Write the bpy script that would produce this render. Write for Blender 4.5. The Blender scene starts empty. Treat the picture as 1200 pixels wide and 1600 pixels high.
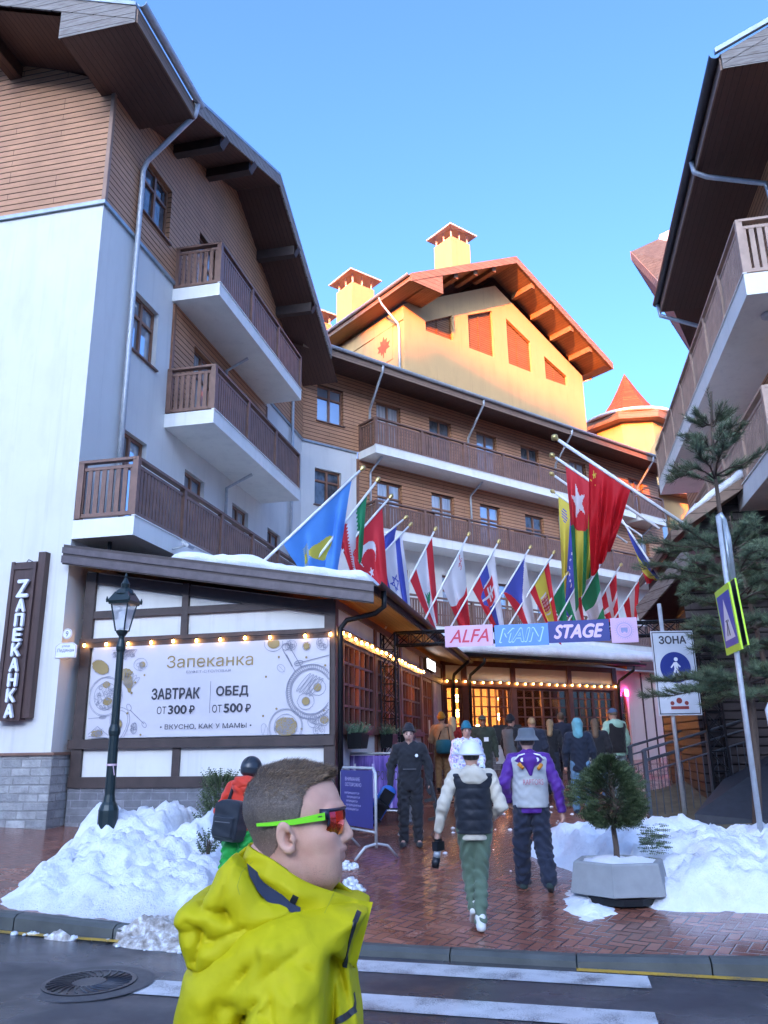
import bpy, bmesh, math, random
import numpy as np
from mathutils import Vector, Matrix, noise
from mathutils.geometry import tessellate_polygon
R = math.radians
SC = bpy.context.scene
COL = SC.collection
random.seed(7)

# ---------------------------------------------------------------- camera
FPX, PITCH, ROLL, EYE = 1250.0, R(16.15), R(-0.91), 1.65
_fw = Vector((0, math.cos(PITCH), math.sin(PITCH)))
_u0 = Vector((0, -math.sin(PITCH), math.cos(PITCH)))
_r0 = Vector((1, 0, 0))
CR = math.cos(ROLL) * _r0 + math.sin(ROLL) * _u0
CU = -math.sin(ROLL) * _r0 + math.cos(ROLL) * _u0
CAMP = Vector((0, 0, EYE))
cam = bpy.data.cameras.new('camera')
camo = bpy.data.objects.new('camera', cam)
COL.objects.link(camo)
cam.sensor_fit = 'VERTICAL'
cam.sensor_height = 24.0
cam.lens = 24.0 * FPX / 1600.0
cam.clip_start = 0.05
cam.clip_end = 2000
m = Matrix((CR, CU, -_fw)).transposed().to_4x4()
m.translation = CAMP
camo.matrix_world = m
SC.camera = camo

# ---------------------------------------------------------------- sky, sun, exposure
SUN_AZ, SUN_EL = 196.0, 13.0
W = bpy.data.worlds.new('World')
SC.world = W
W.use_nodes = True
nt = W.node_tree
sky = nt.nodes.new('ShaderNodeTexSky')
sky.sky_type = 'NISHITA'
sky.sun_disc = False
sky.sun_elevation = R(SUN_EL)
sky.sun_rotation = R(SUN_AZ)
sky.altitude = 900
sky.air_density = 0.55
sky.dust_density = 9
sky.ozone_density = 5.5
bg = nt.nodes['Background']
bg.inputs['Strength'].default_value = 0.15
nt.links.new(sky.outputs[0], bg.inputs[0])
sl = bpy.data.lights.new('sun', 'SUN')
sl.energy = 3.0
sl.angle = R(0.5)
sl.color = (1.0, 0.24, 0.015)
so = bpy.data.objects.new('sun', sl)
COL.objects.link(so)
SUND = Vector((math.sin(R(SUN_AZ)) * math.cos(R(SUN_EL)), math.cos(R(SUN_AZ)) * math.cos(R(SUN_EL)), math.sin(R(SUN_EL))))
so.rotation_euler = SUND.to_track_quat('Z', 'Y').to_euler()
so.location = SUND * 60
vs = SC.view_settings
vs.view_transform = 'Standard'
vs.look = 'None'
vs.exposure = 2.95
vs.gamma = 1.0
SC.render.film_transparent = False
try:
    SC.cycles.max_bounces = 7
    SC.cycles.transparent_max_bounces = 12
    SC.cycles.caustics_reflective = False
    SC.cycles.caustics_refractive = False
    SC.cycles.sample_clamp_indirect = 6.0
except Exception:
    pass

# ---------------------------------------------------------------- placing helpers
def ray(px, py):
    return _fw * FPX + CR * (px - 600) + CU * (800 - py)
def at(px, py, Y):
    """the point at the depth Y (metres ahead of the photographer) on the line of sight of a photo pixel"""
    d = ray(px, py)
    return CAMP + d * (Y / d.y)
def azdir(a):
    return Vector((math.sin(R(a)), math.cos(R(a)), 0))
class Frame:
    """a building's own axes: x along its facade (compass heading a), y into the building, z up"""
    def __init__(s, o, a):
        s.o = Vector(o); s.a = a; s.x = azdir(a); s.y = azdir(a - 90)
    def w(s, x, y, z):
        return s.o + s.x * x + s.y * y + Vector((0, 0, z))
    def l(s, p):
        d = Vector(p) - s.o
        return Vector((d.dot(s.x), d.dot(s.y), d.z))
def ground(x, y):
    """height of the sloping plaza"""
    if y < 12: z = .07 * (y - 7)
    else: z = .35 + .04 * (min(y, 30) - 12)
    if x < -2: z += .035 * min(-2 - x, 6)
    return z

# ---------------------------------------------------------------- object helpers
def thing(name, label, cat, loc=(0, 0, 0), az=90.0, group=None, tilt=None):
    o = bpy.data.objects.new(name, None)
    COL.objects.link(o)
    o.location = loc
    o.rotation_euler = (0, 0, R(90 - az))
    if tilt: o.rotation_euler = (tilt[0], tilt[1], R(90 - az))
    o.empty_display_size = .2
    o['label'] = label; o['category'] = cat
    if group: o['group'] = group
    return o
def tag(o, label, cat=None, group=None, kind=None):
    if label: o['label'] = label
    if cat: o['category'] = cat
    if group: o['group'] = group
    if kind: o['kind'] = kind
    return o
def dup(root, loc, az, label, group=None):
    r = root.copy(); COL.objects.link(r); r.location = loc; r.rotation_euler = (0, 0, R(90 - az)); r['label'] = label
    if group: r['group'] = group
    for ch in list(root.children):
        c = ch.copy(); COL.objects.link(c); c.parent = r
        for g in list(ch.children):
            d = g.copy(); COL.objects.link(d); d.parent = c
    return r

class MB:
    """collects shapes, then links them as one mesh object"""
    def __init__(s):
        s.v = []; s.f = []; s.m = []; s.mi = 0; s.sm = []; s.smooth = False
    def add(s, vs, fs):
        n = len(s.v)
        s.v += [tuple(p) for p in vs]
        for f in fs:
            s.f.append([i + n for i in f]); s.m.append(s.mi); s.sm.append(s.smooth)
        return s
    def quad(s, *p): return s.add(p, [list(range(len(p)))])
    def box(s, x0, x1, y0, y1, z0, z1):
        v = [(x, y, z) for z in (z0, z1) for y in (y0, y1) for x in (x0, x1)]
        return s.add(v, [(0, 2, 3, 1), (4, 5, 7, 6), (0, 1, 5, 4), (2, 6, 7, 3), (0, 4, 6, 2), (1, 3, 7, 5)])
    def obox(s, c, ax, ay, az, hx, hy, hz):
        c = Vector(c); ax = Vector(ax).normalized(); ay = Vector(ay).normalized(); az = Vector(az).normalized()
        v = [c + ax * (hx * i) + ay * (hy * j) + az * (hz * k) for k in (-1, 1) for j in (-1, 1) for i in (-1, 1)]
        return s.add(v, [(0, 2, 3, 1), (4, 5, 7, 6), (0, 1, 5, 4), (2, 6, 7, 3), (0, 4, 6, 2), (1, 3, 7, 5)])
    def bar(s, a, b, w, h, up=(0, 0, 1)):
        a = Vector(a); b = Vector(b); d = b - a; L = d.length
        if L < 1e-6: return s
        d /= L; up = Vector(up)
        sx = d.cross(up)
        if sx.length < 1e-4: sx = d.cross(Vector((1, 0, 0)))
        sx.normalize(); u2 = sx.cross(d)
        return s.obox((a + b) / 2, d, sx, u2, L / 2, w / 2, h / 2)
    def tube(s, pts, r, n=8, caps=True):
        pts = [Vector(p) for p in pts]
        rs = r if isinstance(r, (list, tuple)) else [r] * len(pts)
        rings = []; prev = None
        for i, p in enumerate(pts):
            t = (pts[min(i + 1, len(pts) - 1)] - pts[max(i - 1, 0)])
            t = t.normalized() if t.length > 1e-9 else Vector((0, 0, 1))
            if prev is None:
                a = Vector((0, 0, 1)) if abs(t.z) < .9 else Vector((1, 0, 0))
                u = t.cross(a).normalized()
            else:
                u = prev - t * prev.dot(t)
                u = u.normalized() if u.length > 1e-6 else t.orthogonal().normalized()
            prev = u
            w = t.cross(u)
            rings.append([p + (u * math.cos(2 * math.pi * k / n) + w * math.sin(2 * math.pi * k / n)) * rs[i] for k in range(n)])
        v = [q for rg in rings for q in rg]
        f = []
        for i in range(len(pts) - 1):
            for k in range(n):
                a = i * n + k; b = i * n + (k + 1) % n
                f.append((a, b, b + n, a + n))
        if caps:
            f.append(tuple(range(n))[::-1]); f.append(tuple((len(pts) - 1) * n + k for k in range(n)))
        return s.add(v, f)
    def lathe(s, prof, n=16, c=(0, 0, 0), ph=0.0):
        v = [(c[0] + r * math.cos(2 * math.pi * k / n + ph), c[1] + r * math.sin(2 * math.pi * k / n + ph), c[2] + z) for r, z in prof for k in range(n)]
        f = []
        for i in range(len(prof) - 1):
            for k in range(n):
                a = i * n + k; b = i * n + (k + 1) % n
                f.append((a, b, b + n, a + n))
        f.append(tuple(range(n))[::-1]); f.append(tuple((len(prof) - 1) * n + k for k in range(n)))
        return s.add(v, f)
    def prism(s, poly, d):
        """polygon (3-D points) pushed along d"""
        d = Vector(d); n = len(poly)
        v = [Vector(p) for p in poly] + [Vector(p) + d for p in poly]
        f = [tuple(range(n))[::-1], tuple(range(n, 2 * n))]
        for i in range(n): f.append((i, (i + 1) % n, n + (i + 1) % n, n + i))
        return s.add(v, f)
    def holed(s, outer, holes, y, rev=.14, flip=False):
        """upright wall at depth y, outline and openings as (x, z) lists; each opening gets reveals rev deep"""
        loops = [[Vector((a, b, 0)) for a, b in outer]] + [[Vector((a, b, 0)) for a, b in h] for h in holes]
        tri = tessellate_polygon(loops)
        pts = [(p.x, y, p.y) for L in loops for p in L]
        s.add(pts, [t for t in tri])
        for h in holes:
            n = len(h)
            for i in range(n):
                a = h[i]; b = h[(i + 1) % n]
                s.add([(a[0], y, a[1]), (b[0], y, b[1]), (b[0], y + rev, b[1]), (a[0], y + rev, a[1])], [(0, 1, 2, 3)])
        return s
    def build(s, name, mats, parent=None, kind=None, shade=None, label=None, loc=None):
        me = bpy.data.meshes.new(name)
        me.from_pydata(s.v, [], s.f)
        if not isinstance(mats, (list, tuple)): mats = [mats]
        for mm in mats: me.materials.append(mm)
        me.polygons.foreach_set('material_index', s.m)
        me.polygons.foreach_set('use_smooth', [bool(shade) if shade is not None else x for x in s.sm])
        me.update()
        o = bpy.data.objects.new(name, me)
        COL.objects.link(o)
        if parent is not None: o.parent = parent
        if kind: o['kind'] = kind
        if label: o['label'] = label
        if loc is not None: o.location = loc
        return o
def rect(x0, x1, z0, z1): return [(x0, z0), (x1, z0), (x1, z1), (x0, z1)]
def recalc(o):
    bm = bmesh.new(); bm.from_mesh(o.data); bmesh.ops.recalc_face_normals(bm, faces=bm.faces); bm.to_mesh(o.data); bm.free()
    return o
def text_mesh(txt, size, mat, name='lettering', parent=None, bold=0.0, shear=0.0, extrude=0.0, align='CENTER', spacing=1.0, fit=None):
    """flat lettering as a mesh in its own x-y plane"""
    cu = bpy.data.curves.new(name, 'FONT')
    cu.body = txt; cu.size = size; cu.align_x = align; cu.align_y = 'CENTER'
    cu.shear = shear; cu.extrude = extrude; cu.space_character = spacing
    cu.resolution_u = 4
    t = bpy.data.objects.new(name + '_curve', cu)
    COL.objects.link(t)
    dg = bpy.context.evaluated_depsgraph_get()
    me = bpy.data.meshes.new_from_object(t.evaluated_get(dg))
    bpy.data.objects.remove(t); bpy.data.curves.remove(cu)
    if 'н' in txt:                                             # this glyph is drawn as overlapping strokes and fills badly: rebuild it
        bm = bmesh.new(); bm.from_mesh(me); todo = set(bm.verts); bad = []
        while todo:
            st = [todo.pop()]; comp = set(st)
            while st:
                for e in st.pop().link_edges:
                    for v in e.verts:
                        if v not in comp: comp.add(v); todo.discard(v); st.append(v)
            xs = [v.co.x for v in comp]; ys = [v.co.y for v in comp]; ar = sum(f.calc_area() for f in {f for v in comp for f in v.link_faces})
            if len(comp) == 12 and ar > .9 * (max(xs) - min(xs)) * (max(ys) - min(ys)): bad.append((comp, min(xs), max(xs), min(ys), max(ys)))
        for comp, x0, x1, y0, y1 in bad:
            bmesh.ops.delete(bm, geom=list(comp), context='VERTS'); w = (x1 - x0) * .20; ym = y0 + (y1 - y0) * .44; hb = (y1 - y0) * .155
            for a_, b_, c_, d_ in ((x0, x0 + w, y0, y1), (x1 - w, x1, y0, y1), (x0 + w, x1 - w, ym, ym + hb)):
                bm.faces.new([bm.verts.new((p, q, 0)) for p, q in ((a_, c_), (b_, c_), (b_, d_), (a_, d_))])
        bm.to_mesh(me); bm.free()
    if fit and len(me.vertices):
        xs = [v.co.x for v in me.vertices]; ys = [v.co.y for v in me.vertices]
        w = max(xs) - min(xs); h = max(ys) - min(ys); cx = (max(xs) + min(xs)) / 2; cy = (max(ys) + min(ys)) / 2
        for v in me.vertices:
            v.co.x = (v.co.x - cx) * fit[0] / max(w, 1e-6)
            v.co.y = (v.co.y - cy) * fit[1] / max(h, 1e-6)
    if bold:                                                  # heavier strokes: shifted copies, each a hair in front of the last
        nv = len(me.vertices); vs_ = [tuple(v.co) for v in me.vertices]; fs_ = [tuple(p.vertices) for p in me.polygons]
        V2, F2 = [], []
        for k, (ox, oy) in enumerate(((-1, 0), (1, 0), (0, 1), (0, -1))):
            V2 += [(x + ox * bold, y + oy * bold, z + .0004 * k) for x, y, z in vs_]; F2 += [tuple(i + nv * k for i in f) for f in fs_]
        me = bpy.data.meshes.new(name); me.from_pydata(V2, [], F2)
    me.materials.clear(); me.materials.append(mat)
    for p in me.polygons: p.material_index = 0
    o = bpy.data.objects.new(name, me)
    COL.objects.link(o)
    if parent is not None: o.parent = parent
    return o
def upright(o, x, y, z, back=False):
    """stand lettering up on a wall whose outside is at -y (or, back=True, +y)"""
    o.location = (x, y, z)
    o.rotation_euler = (R(90), 0, R(180) if back else 0)
    return o

# ---------------------------------------------------------------- surfaces from distance fields
def sdf_mesh(fn, lo, hi, h):
    lo = np.array(lo, float); hi = np.array(hi, float)
    n = np.ceil((hi - lo) / h).astype(int) + 1
    ax = [lo[i] + h * np.arange(n[i]) for i in range(3)]
    X, Y, Z = np.meshgrid(*ax, indexing='ij')
    D = fn(X, Y, Z).astype(np.float32)
    S = D < 0
    c = [S[i:n[0] - 1 + i, j:n[1] - 1 + j, k:n[2] - 1 + k] for i in (0, 1) for j in (0, 1) for k in (0, 1)]
    tot = sum(x.astype(np.int8) for x in c)
    act = (tot > 0) & (tot < 8)
    idx = np.argwhere(act)
    if len(idx) == 0: return [], []
    ids = -np.ones(act.shape, int); ids[act] = np.arange(len(idx))
    P = np.zeros((len(idx), 3)); C = np.zeros(len(idx))
    cor = [(i, j, k) for i in (0, 1) for j in (0, 1) for k in (0, 1)]
    for a in range(8):
        for b in range(a + 1, 8):
            if sum(abs(cor[a][q] - cor[b][q]) for q in range(3)) != 1: continue
            da = D[idx[:, 0] + cor[a][0], idx[:, 1] + cor[a][1], idx[:, 2] + cor[a][2]]
            db = D[idx[:, 0] + cor[b][0], idx[:, 1] + cor[b][1], idx[:, 2] + cor[b][2]]
            mk = (da < 0) != (db < 0)
            t = np.where(mk, da / np.where(mk, da - db, 1), 0)
            for q in range(3):
                P[:, q] += np.where(mk, cor[a][q] + t * (cor[b][q] - cor[a][q]), 0)
            C += mk
    P = lo + h * (idx + P / C[:, None])
    F = []
    for d in range(3):
        e1, e2 = [(1, 2), (2, 0), (0, 1)][d]
        sl0 = [slice(None)] * 3; sl1 = [slice(None)] * 3
        sl0[d] = slice(0, n[d] - 1); sl1[d] = slice(1, n[d])
        A = S[tuple(sl0)]; B = S[tuple(sl1)]
        ed = np.argwhere(A != B)
        ok = (ed[:, e1] > 0) & (ed[:, e2] > 0) & (ed[:, e1] < n[e1] - 1) & (ed[:, e2] < n[e2] - 1)
        ed = ed[ok]
        fl = A[ed[:, 0], ed[:, 1], ed[:, 2]]
        q = []
        for (u, v) in ((0, 0), (-1, 0), (-1, -1), (0, -1)):
            s = ed.copy(); s[:, e1] += u; s[:, e2] += v
            q.append(ids[s[:, 0], s[:, 1], s[:, 2]])
        Q = np.stack(q, 1)
        Q[~fl] = Q[~fl][:, ::-1]
        F.append(Q)
    F = np.concatenate(F)
    F = F[(F >= 0).all(1)]
    return P, F
def sdf_obj(name, fn, lo, hi, h, mat, parent=None, relax=1, label=None):
    P, F = sdf_mesh(fn, lo, hi, h)
    me = bpy.data.meshes.new(name)
    me.from_pydata([tuple(p) for p in P], [], [tuple(int(i) for i in f) for f in F])
    me.materials.append(mat)
    me.polygons.foreach_set('use_smooth', [True] * len(me.polygons))
    me.update()
    if relax:
        bm = bmesh.new(); bm.from_mesh(me)
        for _ in range(relax): bmesh.ops.smooth_vert(bm, verts=bm.verts, factor=.4, use_axis_x=True, use_axis_y=True, use_axis_z=True)
        bm.to_mesh(me); bm.free()
    o = bpy.data.objects.new(name, me)
    COL.objects.link(o)
    if parent is not None: o.parent = parent
    if label: o['label'] = label
    return o
def rc(X, Y, Z, a, b, ra, rb, sy=1.0):
    """tapered capsule; sy > 1 flattens it front to back"""
    ba = np.array(b, float) - np.array(a, float); L = max((ba ** 2).sum(), 1e-9)
    px, py, pz = X - a[0], (Y - a[1]), Z - a[2]
    t = np.clip((px * ba[0] + py * ba[1] + pz * ba[2]) / L, 0, 1)
    return np.sqrt((px - ba[0] * t) ** 2 + ((py - ba[1] * t) * sy) ** 2 + (pz - ba[2] * t) ** 2) - (ra + (rb - ra) * t)
def el(X, Y, Z, c, r):
    k = np.sqrt(((X - c[0]) / r[0]) ** 2 + ((Y - c[1]) / r[1]) ** 2 + ((Z - c[2]) / r[2]) ** 2)
    return (k - 1) * min(r)
def smin(a, b, k):
    h = np.clip(.5 + .5 * (b - a) / k, 0, 1)
    return b + (a - b) * h - k * h * (1 - h)
def smax(a, b, k): return -smin(-a, -b, k)
# ---------------------------------------------------------------- materials
class NT:
    def __init__(s, name):
        s.m = bpy.data.materials.new(name); s.m.use_nodes = True
        s.t = s.m.node_tree; s.b = s.t.nodes['Principled BSDF']; s.out = s.t.nodes['Material Output']
        s._c = None
    def n(s, ty, **kw):
        o = s.t.nodes.new(ty)
        for k, v in kw.items(): setattr(o, k, v)
        return o
    def l(s, a, b): s.t.links.new(a, b)
    def obj(s):
        if s._c is None: s._c = s.n('ShaderNodeTexCoord').outputs['Object']
        return s._c
    def math(s, op, a, b=None, c=None):
        o = s.n('ShaderNodeMath', operation=op)
        for i, x in enumerate((a, b, c)):
            if x is None: continue
            if isinstance(x, (int, float)): o.inputs[i].default_value = x
            else: s.l(x, o.inputs[i])
        return o.outputs[0]
    def noise(s, scale, detail=4, vec=None, rough=.55, stretch=None):
        o = s.n('ShaderNodeTexNoise'); o.inputs['Scale'].default_value = scale
        o.inputs['Detail'].default_value = detail; o.inputs['Roughness'].default_value = rough
        v = vec if vec is not None else s.obj()
        if stretch:
            mp = s.n('ShaderNodeMapping'); mp.inputs['Scale'].default_value = stretch
            s.l(v, mp.inputs[0]); v = mp.outputs[0]
        s.l(v, o.inputs['Vector'])
        return o.outputs['Fac']
    def ramp(s, fac, stops):
        o = s.n('ShaderNodeValToRGB')
        cr = o.color_ramp
        while len(cr.elements) < len(stops): cr.elements.new(.5)
        for e, (p, c) in zip(cr.elements, stops):
            e.position = p; e.color = (*c, 1) if len(c) == 3 else c
        s.l(fac, o.inputs[0])
        return o.outputs[0]
    def mix(s, fac, a, b, mode='MIX'):
        o = s.n('ShaderNodeMix', data_type='RGBA', blend_type=mode)
        for i, x in ((0, fac), (6, a), (7, b)):
            if isinstance(x, (int, float)): o.inputs[i].default_value = x
            elif isinstance(x, tuple): o.inputs[i].default_value = (*x, 1)
            else: s.l(x, o.inputs[i])
        return o.outputs[2]
    def bump(s, h, strength=.3, dist=.02):
        o = s.n('ShaderNodeBump'); o.inputs['Strength'].default_value = strength; o.inputs['Distance'].default_value = dist
        s.l(h, o.inputs['Height']); s.l(o.outputs[0], s.b.inputs['Normal'])
    def set(s, **kw):
        for k, v in kw.items():
            i = s.b.inputs[k.replace('_', ' ')]
            if isinstance(v, (int, float)): i.default_value = v
            elif isinstance(v, tuple): i.default_value = (*v, 1)
            else: s.l(v, i)
        return s
def dk(c, f): return tuple(x * f for x in c)
def plain(name, c, rough=.6, metal=0.0, var=.18, scale=6.0, bump=.15, bd=.01, spec=.5, stretch=None, detail=5):
    k = NT(name)
    f = k.noise(scale, detail, stretch=stretch)
    col = k.ramp(f, [(.25, dk(c, 1 - var)), (.75, dk(c, 1 + var))])
    k.set(Base_Color=col, Roughness=rough, Metallic=metal)
    k.b.inputs['Specular IOR Level'].default_value = spec
    if bump: k.bump(k.noise(scale * 6, 5, stretch=stretch), bump, bd)
    return k.m
def fabric(name, c, rough=.8, var=.12, weave=420, spec=.2):
    k = NT(name)
    col = k.ramp(k.noise(9, 4), [(.25, dk(c, 1 - var)), (.75, dk(c, 1 + var))])
    k.set(Base_Color=col, Roughness=rough, Sheen_Weight=.15)
    k.b.inputs['Specular IOR Level'].default_value = spec
    w = k.math('ADD', k.math('MULTIPLY', k.noise(weave, 2), .25), k.noise(26, 4))
    k.bump(w, .25, .006)
    return k.m
def emit(name, c, s):
    k = NT(name); k.set(Base_Color=c, Emission_Color=c, Emission_Strength=s)
    return k.m
def siding(name, c, pitch=.13, vertical=False):
    k = NT(name)
    sp = k.n('ShaderNodeSeparateXYZ'); k.l(k.obj(), sp.inputs[0])
    z = k.math('DIVIDE', sp.outputs[2], pitch)
    fr = k.math('FRACT', z); idx = k.math('FLOOR', z)
    wn = k.n('ShaderNodeTexWhiteNoise', noise_dimensions='1D'); k.l(idx, wn.inputs['W'])
    v = k.noise(3, 5, stretch=(1.2, 1.2, 9))
    base = k.ramp(v, [(.2, dk(c, .8)), (.8, dk(c, 1.2))])
    base = k.mix(k.math('MULTIPLY', wn.outputs[0], .35), base, dk(c, .68))
    gr = k.math('LESS_THAN', fr, .16)
    jx = k.math('FRACT', k.math('ADD', k.math('DIVIDE', k.math('ADD', sp.outputs[0], sp.outputs[1]), 3.1), k.math('MULTIPLY', k.math('FLOOR', k.math('MULTIPLY', wn.outputs[0], 3)), .333)))
    gr = k.math('MAXIMUM', gr, k.math('LESS_THAN', jx, .003))
    st = k.ramp(k.noise(1.1, 5, stretch=(1, 1, .35)), [(.45, (0, 0, 0)), (.8, (.45, .45, .45))])
    base = k.mix(st, base, dk(c, .55))
    col = k.mix(gr, base, dk(c, .22))  # shade in the gaps between boards is put into the colour
    k.set(Base_Color=col, Roughness=.55)
    k.b.inputs['Specular IOR Level'].default_value = .3
    h = k.math('MINIMUM', k.math('MULTIPLY', fr, 5), 1.0)
    h2 = k.math('ADD', h, k.math('MULTIPLY', k.noise(40, 3, stretch=(1, 1, 12)), .1))
    k.bump(h2, .8, .02)
    return k.m
def boards(name, c, axis=0, pitch=.12, rough=.6, worn=0.0):
    """boarding: joints every pitch along the object's own axis"""
    k = NT(name)
    sp = k.n('ShaderNodeSeparateXYZ'); k.l(k.obj(), sp.inputs[0])
    z = k.math('DIVIDE', sp.outputs[axis], pitch)
    fr = k.math('FRACT', z); idx = k.math('FLOOR', z)
    wn = k.n('ShaderNodeTexWhiteNoise', noise_dimensions='1D'); k.l(idx, wn.inputs['W'])
    st = [1.5, 1.5, 1.5]; st[axis] = 16
    v = k.noise(4, 6, stretch=tuple(st))
    base = k.ramp(v, [(.2, dk(c, .7)), (.8, dk(c, 1.3))])
    base = k.mix(k.math('MULTIPLY', wn.outputs[0], .45), base, dk(c, .6))
    if worn:
        base = k.mix(k.math('MULTIPLY', k.ramp(k.noise(3, 6, stretch=tuple(st)), [(.3, (0, 0, 0)), (.7, (1, 1, 1))]), worn), base, (.40, .385, .35))
    col = k.mix(k.math('LESS_THAN', fr, .07), base, dk(c, .3))
    k.set(Base_Color=col, Roughness=rough)
    k.b.inputs['Specular IOR Level'].default_value = .3
    k.bump(k.math('ADD', k.math('MINIMUM', k.math('MULTIPLY', fr, 12), 1.0), k.math('MULTIPLY', v, .4)), .5, .01)
    return k.m
def bricks(name, c1, c2, mortar, bw=.3, bh=.12, ms=.012, tone=.5):
    k = NT(name)
    sp = k.n('ShaderNodeSeparateXYZ'); k.l(k.obj(), sp.inputs[0])
    cb = k.n('ShaderNodeCombineXYZ'); k.l(k.math('ADD', sp.outputs[0], sp.outputs[1]), cb.inputs[0]); k.l(sp.outputs[2], cb.inputs[1])
    br = k.n('ShaderNodeTexBrick'); k.l(cb.outputs[0], br.inputs['Vector'])
    br.inputs['Color1'].default_value = (*c1, 1); br.inputs['Color2'].default_value = (*c2, 1); br.inputs['Mortar'].default_value = (*mortar, 1)
    br.inputs['Scale'].default_value = 1; br.inputs['Brick Width'].default_value = bw; br.inputs['Row Height'].default_value = bh
    br.inputs['Mortar Size'].default_value = ms; br.inputs['Mortar Smooth'].default_value = .3
    br.squash = 1.35; br.squash_frequency = 3
    f = k.noise(7, 6)
    col = k.mix(k.ramp(f, [(.3, (.0, .0, .0)), (.8, (.75, .75, .75))]), br.outputs['Color'], dk(c2, .55))
    k.set(Base_Color=col, Roughness=.85)
    h = k.math('ADD', k.math('MULTIPLY', br.outputs['Fac'], -1.0), k.math('MULTIPLY', k.noise(28, 6), .7))
    k.bump(h, .9, .03)
    return k.m

M = {}
def plaster(name, c):
    k = NT(name)
    f = k.noise(.9, 6); g = k.noise(2.4, 5, stretch=(1, 1, .25))
    col = k.ramp(f, [(.25, dk(c, .92)), (.7, c)])
    col = k.mix(k.ramp(g, [(.50, (0, 0, 0)), (.85, (.34, .34, .34))]), col, dk(c, .6))
    dr = k.noise(1.0, 6, stretch=(7, 7, .22), rough=.6)
    col = k.mix(k.ramp(dr, [(.56, (0, 0, 0)), (.78, (.30, .30, .30))]), col, dk(c, .55))
    col = k.mix(k.ramp(k.noise(5, 6), [(.62, (0, 0, 0)), (.8, (.16, .16, .16))]), col, dk(c, .6))
    k.set(Base_Color=col, Roughness=.9)
    k.b.inputs['Specular IOR Level'].default_value = .2
    k.bump(k.noise(130, 3), .12, .008)
    return k.m
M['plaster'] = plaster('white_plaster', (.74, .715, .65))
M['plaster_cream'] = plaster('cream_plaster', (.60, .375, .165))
M['siding'] = siding('brown_siding', (.54, .27, .14))
M['siding_dark'] = siding('dark_siding', (.058, .044, .042), .15)
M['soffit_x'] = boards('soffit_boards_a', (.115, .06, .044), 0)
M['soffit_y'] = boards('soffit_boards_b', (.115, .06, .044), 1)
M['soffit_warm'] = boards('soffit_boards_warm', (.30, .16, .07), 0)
M['fascia'] = boards('weathered_boards', (.20, .155, .125), 2, .16, .75, .55)
M['fascia_brown'] = boards('brown_fascia', (.27, .175, .12), 2, .2, .6)
M['timber'] = plain('dark_timber', (.055, .036, .03), .55, scale=5, var=.3, bump=.25, stretch=(1, 1, 1))
M['timber_red'] = plain('red_brown_timber', (.13, .048, .032), .5, scale=5, var=.25)
M['rail'] = plain('railing_wood', (.19, .098, .066), .5, scale=4, var=.25, bump=.2)
M['rail_light'] = plain('weathered_railing_wood', (.42, .28, .20), .6, scale=4, var=.22, bump=.25)
M['frame'] = plain('window_wood', (.25, .11, .055), .45, scale=5, var=.25)
M['slab'] = plaster('balcony_concrete', (.85, .82, .74))
M['stone'] = bricks('stone_blocks', (.50, .49, .46), (.30, .30, .29), (.33, .32, .30), .34, .125, .014)
M['brick_grey'] = bricks('grey_bricks', (.25, .25, .26), (.18, .18, .19), (.33, .33, .34), .30, .11, .010)
M['galv'] = plain('galvanised_metal', (.46, .48, .49), .55, .45, .15, 12, .05)
M['zinc'] = plain('zinc_sheet', (.33, .37, .39), .4, .5, .15, 6, .05)
M['gutter_dark'] = plain('dark_gutter', (.035, .037, .045), .4, .3, .2, 8, .05)
M['shingle'] = bricks('roof_shingles', (.20, .075, .045), (.14, .05, .032), (.06, .03, .022), .24, .16, .012)
M['shingle_orange'] = bricks('orange_shingles', (.42, .105, .035), (.30, .07, .025), (.10, .03, .018), .2, .16, .012)
M['black'] = plain('black_metal', (.016, .017, .019), .4, .5, .2, 10, .05)
M['lamp_green'] = plain('dark_green_paint', (.012, .024, .024), .38, .2, .2, 8, .1)
M['concrete'] = plain('planter_concrete', (.27, .28, .275), .85, 0, .12, 7, .35, .006)
M['rail_metal'] = plain('grey_painted_steel', (.09, .105, .125), .45, .4, .15, 10, .05)
M['sign_grey'] = plain('sign_face_grey', (.58, .60, .62), .5, 0, .05, 4, 0)
M['white'] = plain('white_paint', (.80, .80, .80), .5, 0, .04, 5, 0)
M['ink'] = plain('dark_ink', (.05, .048, .055), .6, 0, .1, 5, 0)
M['gold'] = plain('gold_ink', (.33, .235, .09), .55, .2, .1, 5, 0)
M['inkgrey'] = plain('grey_ink', (.24, .24, .28), .7, 0, .1, 5, 0)
M['banner'] = plain('banner_vinyl', (.60, .56, .56), .32, 0, .03, 2, .05, .01)
def glass():
    k = NT('window_glass')
    f = k.noise(.7, 2)
    k.set(Base_Color=k.ramp(f, [(.3, (.42, .47, .52)), (.7, (.55, .60, .64))]), Roughness=.03, Metallic=.62)
    k.bump(k.noise(1.6, 1), .05, .03)
    return k.m
M['glass'] = glass()
def glass2(name, c1, c2, st, metal):
    k = NT(name); f = k.noise(5, 3, stretch=st)
    k.set(Base_Color=k.ramp(f, [(.35, c1), (.65, c2)]), Roughness=.05, Metallic=metal); k.b.inputs['IOR'].default_value = 1.6
    return k.m
M['glass_dark'] = glass2('dark_window_glass', (.05, .055, .06), (.16, .17, .18), (1, 1, .6), .35)
M['glass_curtain'] = glass2('curtained_window_glass', (.30, .31, .32), (.62, .62, .60), (5, 5, .15), .25)
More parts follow.
